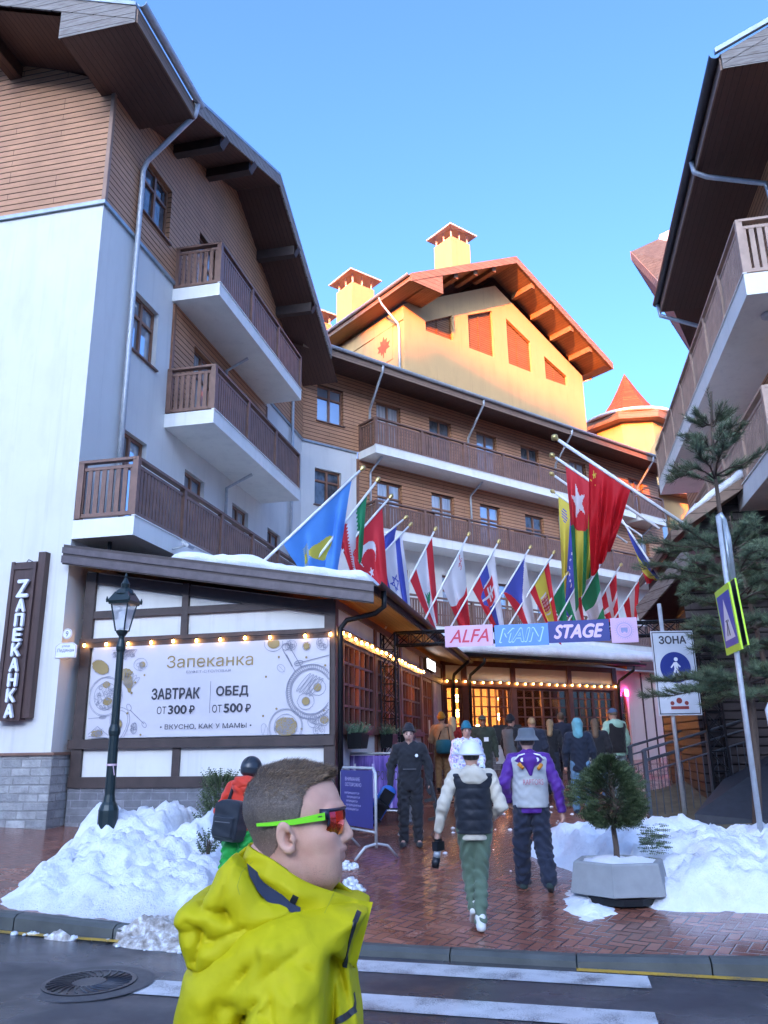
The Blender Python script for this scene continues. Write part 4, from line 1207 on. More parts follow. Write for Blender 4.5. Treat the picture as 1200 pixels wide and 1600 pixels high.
# banner on the front, printed with words and food drawings
bn = thing('banner', 'wide pale lilac banner printed with meal prices and drawings of food', 'banner', tuple(AF.w(-2.03, -.02, 2.5)), 102)
q = MB(); nx = 24
for i in range(nx):
    a = -1.985 + 3.97 * i / nx; b = -1.985 + 3.97 * (i + 1) / nx
    f = lambda x: -.012 - .008 * math.sin(x * 2.3) ** 2
    q.smooth = True
    q.quad((a, f(a), -.70), (b, f(b), -.70), (b, f(b), .715), (a, f(a), .715))
q.build('sheet', M['banner'], bn)
yb_ = -.028
def btext(t, x, z, w, h, mat, bold=0.0):
    o = text_mesh(t, .2, mat, parent=bn, bold=bold, fit=(w, h)); upright(o, x, yb_, z); return o
btext('Запеканка', .045, .44, 1.44, .19, M['gold'], .0)
btext('БУФЕТ-СТОЛОВАЯ', .03, .275, .74, .042, M['inkgrey'])
btext('ЗАВТРАК', -.50, -.05, .80, .165, M['ink'], .006)
btext('ОБЕД', .44, -.045, .52, .165, M['ink'], .006)
btext('ОТ', -.72, -.30, .155, .115, M['ink']); btext('300', -.455, -.295, .30, .125, M['ink'], .006); btext('₽', -.215, -.30, .085, .12, M['ink'], .004)
btext('ОТ', .20, -.295, .155, .115, M['ink']); btext('500', .465, -.29, .30, .125, M['ink'], .006); btext('₽', .705, -.30, .085, .12, M['ink'], .004)
btext('• ВКУСНО, КАК У МАМЫ •', .02, -.555, 1.50, .085, M['ink'])
q = MB(); q.box(.078, .083, yb_ - .001, yb_, -.36, .12).build('divider', M['ink'], bn)
# drawings: fine line circles, ellipses and washes of ochre
dw = MB(); dg = MB(); rnd = random.Random(5)
def ring(x, z, rx, rz_, w=.006, n=40, a0=0, a1=360, rot=0, mb=None, jit=.0):
    mb = mb or dw; c, s = math.cos(R(rot)), math.sin(R(rot)); P = []
    for i in range(n + 1):
        t = R(a0 + (a1 - a0) * i / n); k = 1 + (rnd.random() - .5) * jit
        u_, v_ = rx * math.cos(t) * k, rz_ * math.sin(t) * k
        P.append((x + u_ * c - v_ * s, z + u_ * s + v_ * c))
    line(P, w, mb)
CLX, CLZ = 1.985, .71
def line(P, w, mb=None):
    mb = mb or dw
    for (a, b), (c, d) in zip(P, P[1:]):
        if max(abs(a), abs(c)) > CLX or max(abs(b), abs(d)) > CLZ: continue
        L = math.hypot(c - a, d - b)
        if L < 1e-5: continue
        nx_, nz_ = -(d - b) / L * w / 2, (c - a) / L * w / 2
        mb.quad((a + nx_, yb_, b + nz_), (a - nx_, yb_, b - nz_), (c - nx_, yb_, d - nz_), (c + nx_, yb_, d + nz_))
def blob(x, z, rx, rz_, rot=0, n=28, jit=.05, y=-.0275):
    c, s = math.cos(R(rot)), math.sin(R(rot)); P = []
    for i in range(n):
        t = 2 * math.pi * i / n; k = 1 + (rnd.random() - .5) * jit
        u_, v_ = rx * math.cos(t) * k, rz_ * math.sin(t) * k
        P.append((min(CLX, max(-CLX, x + u_ * c - v_ * s)), y, min(CLZ, max(-CLZ, z + u_ * s + v_ * c))))
    dg.add(P, [tuple(range(n))[::-1]])
def scrib(x, z, rx, rz_, k, w=.005):
    for i in range(k):
        a = rnd.random() * 6.28; r0 = rnd.random() ** .5
        cx, cz = x + rx * r0 * math.cos(a), z + rz_ * r0 * math.sin(a)
        ring(cx, cz, .02 + rnd.random() * .03, .012 + rnd.random() * .02, w, 8, 0, 200 + rnd.random() * 160, rnd.random() * 180)
# frying pan with two eggs, right
for r_ in (.40, .385, .335, .32): ring(1.70, -.08, r_ * .98, r_ * 1.02, .009, 60, jit=.015)
for i in range(70):
    t = R(i * 360 / 70); line([(1.70 + .33 * math.cos(t), -.08 + .34 * math.sin(t)), (1.70 + .385 * math.cos(t + .05), -.08 + .40 * math.sin(t + .05))], .006)
line([(1.45, .22), (1.24, .56)], .012); line([(1.55, .28), (1.35, .60)], .012); ring(1.29, .60, .06, .05, .012); line([(1.40, .30), (1.30, .48)], .02)
for ex, ez_ in ((1.62, -.22), (1.80, -.02)):
    ring(ex, ez_, .13, .12, .007, jit=.12); ring(ex, ez_, .062, .062, .007); blob(ex, ez_, .058, .058)
for i in range(5): ring(1.58 + .05 * i, .06 - .02 * i, .17, .022, .007, 24, rot=50)
# bowl of grains
for r_ in (.265, .25, .18): ring(1.31, -.58, r_, r_ * .98, .006, 50, jit=.02)
blob(1.31, -.585, .165, .15, jit=.2); scrib(1.31, -.58, .15, .13, 60)
# egg cup, nuts and fork, top right
ring(1.09, .66, .15, .12, .007); blob(1.09, .66, .10, .075); ring(1.37, .62, .09, .075, .006, jit=.2); scrib(1.37, .62, .07, .05, 14); blob(1.62, .60, .05, .055, jit=.3); ring(1.62, .60, .06, .065, .006); ring(1.87, .63, .09, .1, .006, jit=.1); scrib(1.87, .63, .06, .07, 12)
line([(1.45, .34), (1.98, .45)], .012); ring(1.50, .35, .07, .035, .01, rot=12); ring(1.22, .28, .07, .05, .005, rot=-40); line([(1.17, .33), (1.28, .22)], .004)
for cx, cz, r_ in ((1.74, -.52, .085), (1.90, -.50, .08), (1.83, -.64, .09)): ring(cx, cz, r_, r_, .006); scrib(cx, cz, .05, .05, 8)
blob(1.91, -.50, .065, .055); ring(.98, -.63, .05, .10, .005, rot=15); line([(.96, -.7), (1.0, -.55)], .004)
# left: potato, croissant, plate, avocado, spoon, sandwich
blob(-1.83, .40, .16, .10, rot=-28, jit=.08); ring(-1.83, .40, .165, .105, .005, rot=-28, jit=.05); ring(-1.13, .42, .115, .095, .006, jit=.05); blob(-1.10, .42, .05, .045); scrib(-1.13, .42, .08, .06, 8)
blob(-1.42, .27, .15, .09, rot=15, jit=.1); blob(-1.33, .17, .08, .13, rot=20, jit=.1); blob(-1.30, .06, .035, .08, rot=10)
for i in range(6): ring(-1.42 + .04 * i, .24 - .02 * i, .03, .12, .006, 14, rot=10 - 12 * i)
for r_ in (.29, .275, .20): ring(-1.70, -.06, r_, r_ * 1.06, .006, 50, jit=.02)
scrib(-1.70, -.06, .19, .19, 60); blob(-1.70, .12, .07, .05, jit=.2); blob(-1.66, -.14, .08, .06, jit=.2)
P = [(-1.42 + .16 * math.sin(t) * (1 - .35 * math.cos(t)), -.50 - .26 * math.cos(t)) for t in [i * .2 for i in range(33)]]; line(P, .007); P2 = [(-1.42 + (a + 1.42) * .8, -.50 + (b + .5) * .82) for a, b in P]; line(P2, .006)
ring(-1.45, -.50, .075, .085, .006); blob(-1.45, -.50, .07, .08)
ring(-1.30 + .02, -.24, .035, .055, .007, rot=35); line([(-1.26, -.28), (-1.0, -.50)], .01); ring(-1.0, -.51, .03, .05, .007, rot=40)
ring(-1.17, -.56, .05, .085, .006, jit=.12); scrib(-1.17, -.56, .03, .06, 10)
line([(-1.95, -.64), (-1.80, -.52), (-1.60, -.66)], .008); line([(-1.94, -.67), (-1.62, -.69)], .008); blob(-1.80, -.63, .10, .05, jit=.3); scrib(-1.80, -.62, .1, .04, 20)
line([(-1.97, -.40), (-1.68, -.38)], .008); ring(-1.72, -.385, .06, .02, .007, rot=4)
for i in range(34):
    a = rnd.random() * 3.1; cx = -1.5 + .3 * rnd.random(); line([(cx, .66), (cx - .18 + .1 * rnd.random(), .52 + .14 * rnd.random())], .005)
scrib(-1.42, .60, .2, .06, 26)
for cx, cz in ((-1.60, .62), (-1.25, -.02), (-1.2, .14), (-1.05, .25), (-1.27, .3), (-1.3, -.33), (-1.53, .5), (1.18, .45), (1.16, -.32), (.98, .16), (1.92, .3), (1.9, -.36), (1.56, -.62), (1.62, .43), (.95, -.42), (-1.05, -.66), (-1.55, -.3)):
    blob(cx, cz, .018, .018, n=10)
dw.mi = 1; dw.add(dg.v, dg.f); dw.build('food_print', [M['inkgrey'], M['gold']], bn)

# string lights
def light_string(name, pts, label, sag=.015, drop=.035):
    t = thing(name, label, 'string lights', tuple(pts[0]), 90, 'strings of warm bulbs on the restaurants')
    o = Vector(pts[0]); cb = MB(); L = []
    for a, b in zip(pts, pts[1:]):
        a = Vector(a) - o; b = Vector(b) - o
        L += [a.lerp(b, k / 4) - Vector((0, 0, sag * math.sin(math.pi * k / 4))) for k in range(4)]
    L.append(Vector(pts[-1]) - o)
    cb.tube(L, .006, 5); cb.build('cable', M['black'], t)
    me = None
    for p in pts:
        p = Vector(p) - o
        if me is None:
            g = MB(); g.smooth = True; g.lathe([(.010, .0), (.018, -.012), (.022, -.029), (.016, -.046), (.004, -.053)], 10)
            bo = g.build('bulb', M['bulb'], t); me = bo.data
            h = MB(); h.lathe([(.014, .03), (.014, -.002)], 8); so_ = h.build('socket', M['black'], bo); hm_ = so_.data
        else:
            bo = bpy.data.objects.new('bulb', me); COL.objects.link(bo); bo.parent = t
            so_ = bpy.data.objects.new('socket', hm_); COL.objects.link(so_); so_.parent = bo
        bo.location = p - Vector((0, 0, .02))
    return t
light_string('string_lights', [AF.w(x, -.05, 3.305 + .005 * math.sin(i * 2)) for i, x in enumerate((-4.18, -3.79, -3.40, -3.0, -2.62, -2.22, -1.82, -1.41, -1.0, -.43, -.03))], 'string of bulbs along the beam over the big banner')
light_string('string_lights', [AF.w(.09, .25 + .40 * i, 3.36 + .012 * math.sin(i * 1.7)) for i in range(20)], 'string of bulbs over the windows beside the black truss')

# ---------------------------------------------------------------- restaurant along the back
B0 = K0 + LW.x * 11.5
BF = Frame(B0, 57)
rb = thing('restaurant', 'low restaurant with a row of lattice windows under a snowy dark eave', 'restaurant', tuple(B0), 57)
mb = MB(); mb.box(.0, 7.25, -.02, .3, 0, 1.45); mb.build('brick_base', M['brick_grey'], rb)
mb = MB(); mb.quad((0, 0, 1.45), (7.25, 0, 1.45), (7.25, 0, 1.76), (0, 0, 1.76)); mb.quad((0, 0, 3.40), (7.3, 0, 3.40), (7.3, 0, 3.98), (0, 0, 3.98)); mb.build('panel', M['plaster'], rb)
mb = MB()
for x, w in ((.05, .06), (.80, .09), (2.70, .09), (5.10, .09), (7.2, .1)): mb.box(x - w, x + w, -.05, .05, .7, 3.98)
mb.box(0, 7.3, -.06, .05, 3.23, 3.40).box(0, 7.3, -.06, .05, 1.70, 1.80).box(0, 7.3, -.03, .05, 3.82, 3.98)
mb.build('timber_frame', M['timber_red'], rb)
for a, b, c in ((.12, .70, 2), (.90, 2.60, 6), (2.80, 5.0, 6), (5.2, 7.1, 6)): lattice(rb, a, b, 1.80, 3.23, c, 5 if c > 2 else 4, False)
interior(rb, .1, 7.2, .35, 4.2, .7, 3.5, [(1.3, 1.0, 2.9), (2.1, 2.0, 2.5), (3.2, 1.1, 2.95), (4.0, 2.2, 2.4), (4.7, 1.0, 2.9), (5.7, 1.4, 2.8), (6.6, 1.9, 2.6), (6.3, .9, 2.2), (1.9, .8, 2.0), (4.4, 1.2, 2.0)], 'y0')
for x in (1.05, 2.4, 2.95, 3.6, 4.3, 4.85, 5.4, 6.0, 6.9):
    q = MB(); q.smooth = True
    pts = [(x - .16 + .32 * i / 10, .16 + .035 * math.sin(i * 2.2)) for i in range(11)]
    for (a, b), (c, d) in zip(pts, pts[1:]): q.quad((a, b, 1.82), (c, d, 1.82), (c, d, 3.2), (a, b, 3.2))
    q.build('curtain', M['curtain'], rb)
mb = MB(); e0, e1 = 3.97, 5.25
mb.add([(-.5, -.75, e0), (7.75, -.75, e0), (7.75, 4.2, e1), (-.5, 4.2, e1), (-.5, -.75, e0 + .14), (7.75, -.75, e0 + .14), (7.75, 4.2, e1 + .14), (-.5, 4.2, e1 + .14)], [(0, 3, 2, 1), (4, 5, 6, 7), (0, 1, 5, 4), (1, 2, 6, 5), (2, 3, 7, 6), (3, 0, 4, 7)])
rfb = mb.build('roof', M['timber'], rb)
gutter(rfb, (-.3, -.86, e0 + .10), (7.8, -.86, e0 + .10), .09, M['black'])
snowslab([(-.45, -.78, e0 + .14), (7.7, -.78, e0 + .14), (7.7, 4.1, e1 + .14), (-.45, 4.1, e1 + .14)], .26, 'snow', rfb, 70, 24, .09)
for x in (.35, .95, 7.3):
    pipe(rb, [(x, -.84, e0 + .05), (x, -.8, e0 - .12), (x - (.0 if x > 5 else -.0), -.15, e0 - .42), (x, -.1, e0 - .55), (x, -.1, .9)], .045, M['black'])
light_string('string_lights', [BF.w(.12 + .335 * i, -.10, 3.40 + .01 * math.sin(i * 1.3)) for i in range(22)], 'string of bulbs under the snowy eave across the back of the plaza')
# pinkish extension at its right
mb = MB(); mb.holed([(7.3, 0), (12, 0), (12, 3.95), (7.3, 3.95)], [rect(7.6, 8.25, 1.0, 3.3), rect(9.9, 10.6, .9, 3.2)], .35, .12); mb.build('extension_wall', M['plaster'], rb)
lattice(rb, 7.6, 8.25, 1.0, 3.3, 2, 3, False, .42); lattice(rb, 9.9, 10.6, .9, 3.2, 2, 4, False, .42, name='door')
mb = MB(); mb.box(8.95, 9.0, .32, .35, .9, 3.9); mb.box(9.5, 9.55, .32, .35, .9, 3.9); mb.build('extension_batten', M['timber'], rb)
mb = MB(); mb.add([(7.8, -.1, 3.95), (12.3, -.1, 3.95), (12.3, 4.2, 4.9), (7.8, 4.2, 4.9), (7.8, -.1, 4.25), (12.3, -.1, 4.25), (12.3, 4.2, 5.1), (7.8, 4.2, 5.1)], [(0, 3, 2, 1), (4, 5, 6, 7), (0, 1, 5, 4), (1, 2, 6, 5), (2, 3, 7, 6), (3, 0, 4, 7)])
rfx = mb.build('extension_roof', M['timber_red'], rb)
snowslab([(7.85, -.08, 4.26), (12.2, -.08, 4.26), (12.2, 4.1, 5.1), (7.85, 4.1, 5.1)], .22, 'snow', rfx, 30, 14, .07)
for x, z in ((7.68, 3.2), (8.15, 3.2)):
    q = MB(); q.box(x - .04, x + .04, .28, .36, z - .1, z + .1).build('pink_lamp', M['pink_lamp'], rb)
interior(rb, 7.4, 11.8, .6, 3.8, .8, 3.7, [(8.0, 1.4, 2.2), (8.1, 1.2, 1.6), (10.2, 1.3, 2.2)], 'y0')
q = MB(); q.box(10.9, 11.3, .28, .34, 1.9, 2.9).build('pink_lamp', M['pink_lamp'], rb)
# roof railing behind the flags
q = MB()
for z in (5.55, 5.95): q.box(-.4, 9.5, 3.6, 3.64, z, z + .04)
for i in range(16): q.box(-.4 + .65 * i, -.36 + .65 * i, 3.6, 3.64, 5.2, 5.97)
q.build('roof_railing', M['timber_red'], rb)

# ---------------------------------------------------------------- snowy kiosk and porch at the right, behind the pine
kf = Frame(at(1085, 1000, 14.6) * 1.0, 90)
kp = Vector((at(1085, 1000, 14.6).x, 14.6, 0))
kf = Frame(kp, 100)
kk = thing('kiosk', 'dark boarded kiosk with a snow covered gable roof behind the pine', 'kiosk', tuple(kp), 100)
zr0 = at(1090, 815, 14.6).z; zr1 = at(1200, 742, 14.6).z; xw = (at(1200, 742, 14.6).x - at(1090, 815, 14.6).x)
mb = MB(); mb.add([(-.1, 0, 0), (4, 0, 0), (4, 0, zr1 + .3), (1.35, 0, zr1 - .15), (.1, 0, zr0 - .25), (-.1, 0, zr0 - .4)], [tuple(range(6))]); mb.quad((-.1, 0, 0), (-.1, 0, zr0 - .4), (-.1, 4, zr0 - .4), (-.1, 4, 0)); mb.build('wall', M['siding_dark'], kk)
mb = MB(); sl2 = (zr1 - zr0) / xw
A_ = [(-.28, zr0 - .28), (.05, zr0), (2.9, zr0 + sl2 * 2.85)]
for (x0, z0), (x1, z1) in zip(A_, A_[1:]):
    mb.add([(x0, -.5, z0 - .2), (x1, -.5, z1 - .2), (x1, 4.2, z1 - .2), (x0, 4.2, z0 - .2), (x0, -.5, z0), (x1, -.5, z1), (x1, 4.2, z1), (x0, 4.2, z0)], [(0, 3, 2, 1), (4, 5, 6, 7), (0, 1, 5, 4), (1, 2, 6, 5), (2, 3, 7, 6), (3, 0, 4, 7)])
rk = mb.build('roof', M['fascia_brown'], kk)
snowslab([(.05, -.46, zr0 + .003), (2.85, -.46, zr0 + sl2 * 2.8 + .003), (2.85, 4.1, zr0 + sl2 * 2.8 + .003), (.05, 4.1, zr0 + .003)], .16, 'snow', rk, 20, 16, .06)
# porch: a slanting canopy with a maroon underside
P1, P2, P3, P4 = at(1000, 968, 15.6), at(1078, 878, 13.6), at(1230, 905, 14.2), at(1150, 985, 16.5)
po = thing('porch_canopy', 'slanting porch roof with a dark maroon underside behind the pine', 'porch', (P1.x, P1.y, 0), 90)
o_ = Vector((P1.x, P1.y, 0))
mb = MB(); h_ = Vector((0, 0, .22))
pp = [p - o_ for p in (P1, P2, P3, P4)]
mb.add([tuple(p) for p in pp] + [tuple(p + h_) for p in pp], [(0, 1, 2, 3), (7, 6, 5, 4), (0, 4, 5, 1), (1, 5, 6, 2), (2, 6, 7, 3), (3, 7, 4, 0)])
mb.build('roof', plain('maroon_boards', (.085, .032, .032), .6, 0, .3, 6, .3), po)
mb = MB(); mb.bar(pp[0] + h_ * .5 + Vector((-.03, -.03, 0)), pp[1] + h_ * .5 + Vector((-.03, -.03, 0)), .04, .3); mb.build('fascia', M['fascia'], po)
q = MB()
for p in (pp[3], pp[2]): q.box(p.x - .3, p.x - .15, p.y - .2, p.y - .05, 0, p.z)
q.build('post', M['timber'], po)
# ---------------------------------------------------------------- street furniture
def gz(x, y): return pave_z(x, y)
def put(name, label, cat, px, py_or_none, Y, az=90, group=None, dz=0.0):
    """a thing standing on the ground Y metres ahead, under photo column px"""
    p = at(px, py_or_none or 1200, Y)
    return thing(name, label, cat, (p.x, p.y, gz(p.x, p.y) + dz), az, group)
# lamp post
lx = at(167, 1300, 10.5)
lp = thing('street_lamp', 'dark green street lamp post with a lantern standing in the large snow heap', 'street lamp', (lx.x, lx.y, gz(lx.x, lx.y)), 102)
LH = 3.40
mb = MB(); mb.smooth = False
mb.lathe([(.15, 0), (.15, .30), (.135, .34), (.12, .36), (.12, .62), (.10, .68), (.075, .72), (.062, .80), (.06, 1.5), (.07, 1.52), (.075, 1.56), (.07, 1.60), (.052, 1.64), (.046, 2.55), (.058, 2.58), (.060, 2.62), (.05, 2.66), (.035, 2.72), (.04, 2.78)], 12)
mb.build('post', M['lamp_green'], lp)
mb = MB()
mb.lathe([(.045, 2.76), (.075, 2.80), (.085, 2.83)], 8)
for k in range(4):
    a = R(45 + 90 * k); c, s = math.cos(a), math.sin(a)
    mb.bar((.085 * c, .085 * s, 2.82), (.165 * c, .165 * s, 3.17), .016, .016)
b4 = lambda r, z: [(r * math.cos(R(45 + 90 * k)), r * math.sin(R(45 + 90 * k)), z) for k in range(4)]
mb.add(b4(.20, 3.17) + b4(.21, 3.20) + b4(.225, 3.21) + b4(.13, 3.34), [(3, 2, 1, 0), (0, 1, 5, 4), (1, 2, 6, 5), (2, 3, 7, 6), (3, 0, 4, 7), (4, 5, 9, 8), (5, 6, 10, 9), (6, 7, 11, 10), (7, 4, 8, 11), (8, 9, 13, 12), (9, 10, 14, 13), (10, 11, 15, 14), (11, 8, 12, 15)])
mb.lathe([(.13, 3.31), (.10, 3.37), (.05, 3.40), (.06, 3.45), (.035, 3.49), (.015, 3.53), (.02, 3.56), (.004, 3.60)], 12)
for k in range(4):
    c, s = math.cos(R(45 + 90 * k)), math.sin(R(45 + 90 * k)); mb.lathe([(.012, 3.19), (.018, 3.23), (.004, 3.27)], 6, (.225 * c, .225 * s, 0))
mb.build('lantern', M['lamp_green'], lp)
mb = MB(); mb.add(b4(.075, 2.84) + b4(.152, 3.16), [(0, 1, 5, 4), (1, 2, 6, 5), (2, 3, 7, 6), (3, 0, 4, 7)])
k = NT('lantern_glass'); k.set(Base_Color=(.75, .78, .80), Roughness=.15, Alpha=.35); mb.build('lamp_glass', k.m, lp)
mb = MB(); mb.lathe([(.05, 2.86), (.05, 3.06), (.02, 3.1)], 10)
for i in range(4): mb.lathe([(.06, 2.92 + .045 * i), (.06, 2.935 + .045 * i)], 10)
mb.build('lamp_fitting', M['white'], lp)
mb = MB(); mb.lathe([(.066, 1.14), (.066, 1.165)], 12); mb.bar((.05, -.06, 1.15), (.09, -.08, 1.03), .012, .004); mb.build('tied_ribbon', plain('pale_ribbon', (.65, .45, .48), .7), lp)

# vertical name sign on the left wing (its own x axis runs along the front wall)
WF = Frame(LW.w(0, 0, 0), 102)                                # x towards the right along the front, y inward
sg = thing('shop_sign', 'tall brown board sign with white letters running down it, on the white wall', 'sign', tuple(WF.w(-.66, -.12, 0)), 102)
q = MB(); q.box(-.27, .17, -.03, .09, 2.10, 4.62).box(.17, .30, -.01, .12, 2.12, 4.78)
q.box(-.29, -.23, -.05, -.03, 2.08, 4.63).box(.11, .17, -.05, -.03, 2.08, 4.60).box(-.23, .11, -.05, -.03, 2.08, 2.16).box(-.23, .11, -.05, -.03, 4.5, 4.58)
q.build('board', plain('sign_wood', (.075, .04, .032), .55, 0, .35, 4, .4, .01, stretch=(3, 3, .4)), sg)
zz = 4.30
for i, ch in enumerate('ZАПЕКАНКА'):
    h = .27 if i == 0 else .195
    o = text_mesh(ch, .3, M['white'], name='letter', parent=sg, fit=(h * .72, h), extrude=.022, bold=.012)
    upright(o, .0 - (.0 if i else .0) + .0, -.085, zz - h / 2)
    zz -= h + .042
q = MB(); q.tube([(.12, .0, 4.6), (.0, -.02, 4.66), (-.05, 0, 4.62)], .008, 5).build('cable', M['black'], sg)
hn = thing('house_sign', 'round white house number plate on the corner of the white wall', 'house number', tuple(WF.w(.10, -.02, 3.42)), 102)
q = MB(); q.smooth = False
q.add([(.085 * math.cos(R(10 * i)), 0, .085 * math.sin(R(10 * i))) for i in range(36)] + [(.085 * math.cos(R(10 * i)), .018, .085 * math.sin(R(10 * i))) for i in range(36)], [tuple(range(36))[::-1]] + [(i, (i + 1) % 36, 36 + (i + 1) % 36, 36 + i) for i in range(36)])
q.build('plate', M['white'], hn)
def disc_ring(mb, r0, r1, y, n=36, cx=0, cz=0, a0=0, a1=360):
    for i in range(n):
        a = R(a0 + (a1 - a0) * i / n); b = R(a0 + (a1 - a0) * (i + 1) / n)
        mb.quad((cx + r0 * math.cos(a), y, cz + r0 * math.sin(a)), (cx + r1 * math.cos(a), y, cz + r1 * math.sin(a)), (cx + r1 * math.cos(b), y, cz + r1 * math.sin(b)), (cx + r0 * math.cos(b), y, cz + r0 * math.sin(b)))
q = MB(); disc_ring(q, .072, .078, -.002); q.build('rim', M['frame'], hn)
upright(text_mesh('9', .1, M['ink'], parent=hn, fit=(.045, .085)), 0, -.003, 0)
hp = thing('house_sign', 'shaped white street name plate below the round house number', 'street sign', tuple(WF.w(.10, -.02, 3.14)), 102)
q = MB(); P = [(-.19, -.10), (.19, -.10), (.19, .09), (.12, .14), (-.12, .14), (-.19, .09)]
q.prism([(a, 0, b) for a, b in P], (0, .018, 0)).build('plate', M['white'], hp)
q = MB()
P2 = [(a * .93, b * .93) for a, b in P]
for (a, b), (c, d) in zip(P2, P2[1:] + P2[:1]): q.bar((a, -.002, b), (c, -.002, d), .002, .007, (0, 1, 0))
for i in range(10): q.bar((-.10 + .02 * i, -.002, -.105 - .03 * math.sin(math.pi * i / 10)), (-.08 + .02 * i, -.002, -.105 - .03 * math.sin(math.pi * (i + 1) / 10)), .002, .007, (0, 1, 0))
q.build('rim', M['frame'], hp)
upright(text_mesh('улица', .05, M['ink'], parent=hp), 0, -.003, .085); upright(text_mesh('Ледяная', .075, M['ink'], parent=hp), 0, -.003, .015)

# ---------------------------------------------------------------- snow heaps
def heap(name, label, cat, x0, x1, y0, y1, hfun, step=.055, dirt=None, seed=0):
    """lumpy snow over the ground; hfun(x, y) gives its thickness in the road's own axes"""
    nx, ny = int((x1 - x0) / step) + 1, int((y1 - y0) / step) + 1
    vs = []; dd = []; hh = []
    for j in range(ny):
        for i in range(nx):
            x, y = x0 + i * step, y0 + j * step
            p = RA.w(x, y, 0); h = hfun(x, y)
            if h > -.2:
                q = Vector((p.x * 1.0, p.y * 1.0, seed))
                big = noise.fractal(q * 1.5, 1.0, 2.1, 5); lump = .45 - abs(noise.fractal(q * 3.4 + Vector((9, 3, 1)), .8, 2.2, 4)); fine = noise.fractal(q * 9, .8, 2.1, 4)
                cell = noise.cell(q * 5.0)
                h2 = h + (.11 * big + .17 * (lump - .2)) * min(1, max(0, h) * 3 + .15) + .045 * fine * min(1, max(0, h) * 5 + .2) + .035 * (cell - .5) * min(1, max(0, h) * 4)
            else: h2 = h
            hh.append(h2)
            base = pave_z(p.x, p.y) if y > -.16 else road_z(x) + .0
            px_, py_ = p.x + .03 * noise.noise(Vector((x * 7, y * 7, seed))), p.y + .03 * noise.noise(Vector((x * 7, y * 7, seed + 5)))
            vs.append((px_, py_, base + max(h2, -.05)))
            dd.append(min(1, max(0, dirt(x, y, h2))) if dirt else 0)
    f = []
    for j in range(ny - 1):
        for i in range(nx - 1):
            a = j * nx + i; q = (a, a + 1, a + nx + 1, a + nx)
            if max(hh[k] for k in q) > 0: f.append(q)
    used = sorted({i for q in f for i in q}); mp = {o: k for k, o in enumerate(used)}
    mb = MB(); mb.smooth = True
    mb.add([vs[i] for i in used], [tuple(mp[i] for i in q) for q in f])
    o = mb.build(name, M['snow_dirty'])
    at_ = o.data.attributes.new('dirt', 'FLOAT', 'POINT')
    at_.data.foreach_set('value', [dd[i] for i in used])
    return tag(o, label, cat)
def sstep(a, b, x):
    t = min(1, max(0, (x - a) / (b - a))); return t * t * (3 - 2 * t)
def h_left(x, y):
    # footprint from the kerb back to the restaurant wall
    fr = sstep(-.13 + .06 * math.sin(x * 2.3), .36, y)
    left = sstep(-4.75 - .30 * y + .1 * math.sin(y * 3), -3.85 - .34 * y, x)
    right = 1 - sstep(-2.35 - .33 * y + .10 * math.sin(y * 4), -1.98 - .33 * y, x)
    back = 1 - sstep(3.4, 4.2, y)
    h = .30 * fr * left * right * back * (1 + .22 * min(y, 2))
    def pk(px, Y, amp, sx, sy):
        c = RA.l(at(px, 1250, Y)); return amp * math.exp(-((x - c.x) ** 2 / sx + (y - c.y) ** 2 / sy))
    h += pk(148, 11.4, .28, .05, .5) + pk(235, 11.0, .22, .16, .5) + pk(275, 11.0, .14, .03, .4) + pk(328, 10.6, .26, .03, .4) - pk(195, 11.2, .10, .02, .4) - pk(298, 11.0, .22, .008, .5) + pk(225, 9.6, .16, .5, .5)
    return (h - .09) if fr * left * right * back > .002 else -.3
heap('snow_heap', 'large dirty edged snow heap around the street lamp', 'snow heap', -6.2, -1.7, -.5, 4.4, h_left, step=.045, dirt=lambda x, y, h: (.85 - y * 2.9 + .5 * noise.noise(Vector((x * 1.7, y * 2, 4)))) * (.30 + 1.0 * sstep(-3.1, -2.6, x)) if y < .7 else .0, seed=1)
def h_right(x, y):
    fr = sstep(1.15 + .10 * math.sin(x * 3.1), 1.75, y) * (1 - .75 * math.exp(-((x - 1.45) ** 2 / .20 + (y - 1.5) ** 2 / .35)))
    left = sstep(-.25 + .12 * math.sin(y * 3), .30, x - 1.72 + .48 * (y - 1.5))
    back = 1 - sstep(3.6, 4.6, y - .12 * x)
    h = .44 * fr * left * back + .14 * math.exp(-((x - 2.2) ** 2 / .5 + (y - 3.0) ** 2 / 1.2)) + .12 * math.exp(-((x - 4.0) ** 2 / .6 + (y - 2.2) ** 2 / .8)) - .12 * math.exp(-((x - 3.0) ** 2 / .1 + (y - 2.4) ** 2 / 1.0))
    return (h - .09) if fr * left * back > .002 else -.3
heap('snow_heap', 'white snow heap behind the concrete planter', 'snow heap', .2, 7.6, .6, 4.9, h_right, dirt=lambda x, y, h: .32 * sstep(3.0, 3.8, x) * (1 - sstep(.1, .5, abs(y - 2.0))) * (noise.noise(Vector((x * 3, y * 3, 2))) + .3), seed=4)
def lump(mb, p, r, rnd):
    vs = []; nn = 8; mm = 6
    for j in range(mm + 1):
        for i in range(nn):
            th, ph_ = 2 * math.pi * i / nn, math.pi * j / mm
            k = r * (.72 + .56 * rnd.random())
            vs.append((p[0] + k * math.sin(ph_) * math.cos(th), p[1] + k * math.sin(ph_) * math.sin(th), p[2] + k * .7 * math.cos(ph_)))
    mb.add(vs, [(j * nn + i, j * nn + (i + 1) % nn, (j + 1) * nn + (i + 1) % nn, (j + 1) * nn + i) for j in range(mm) for i in range(nn)])
rnd = random.Random(31)
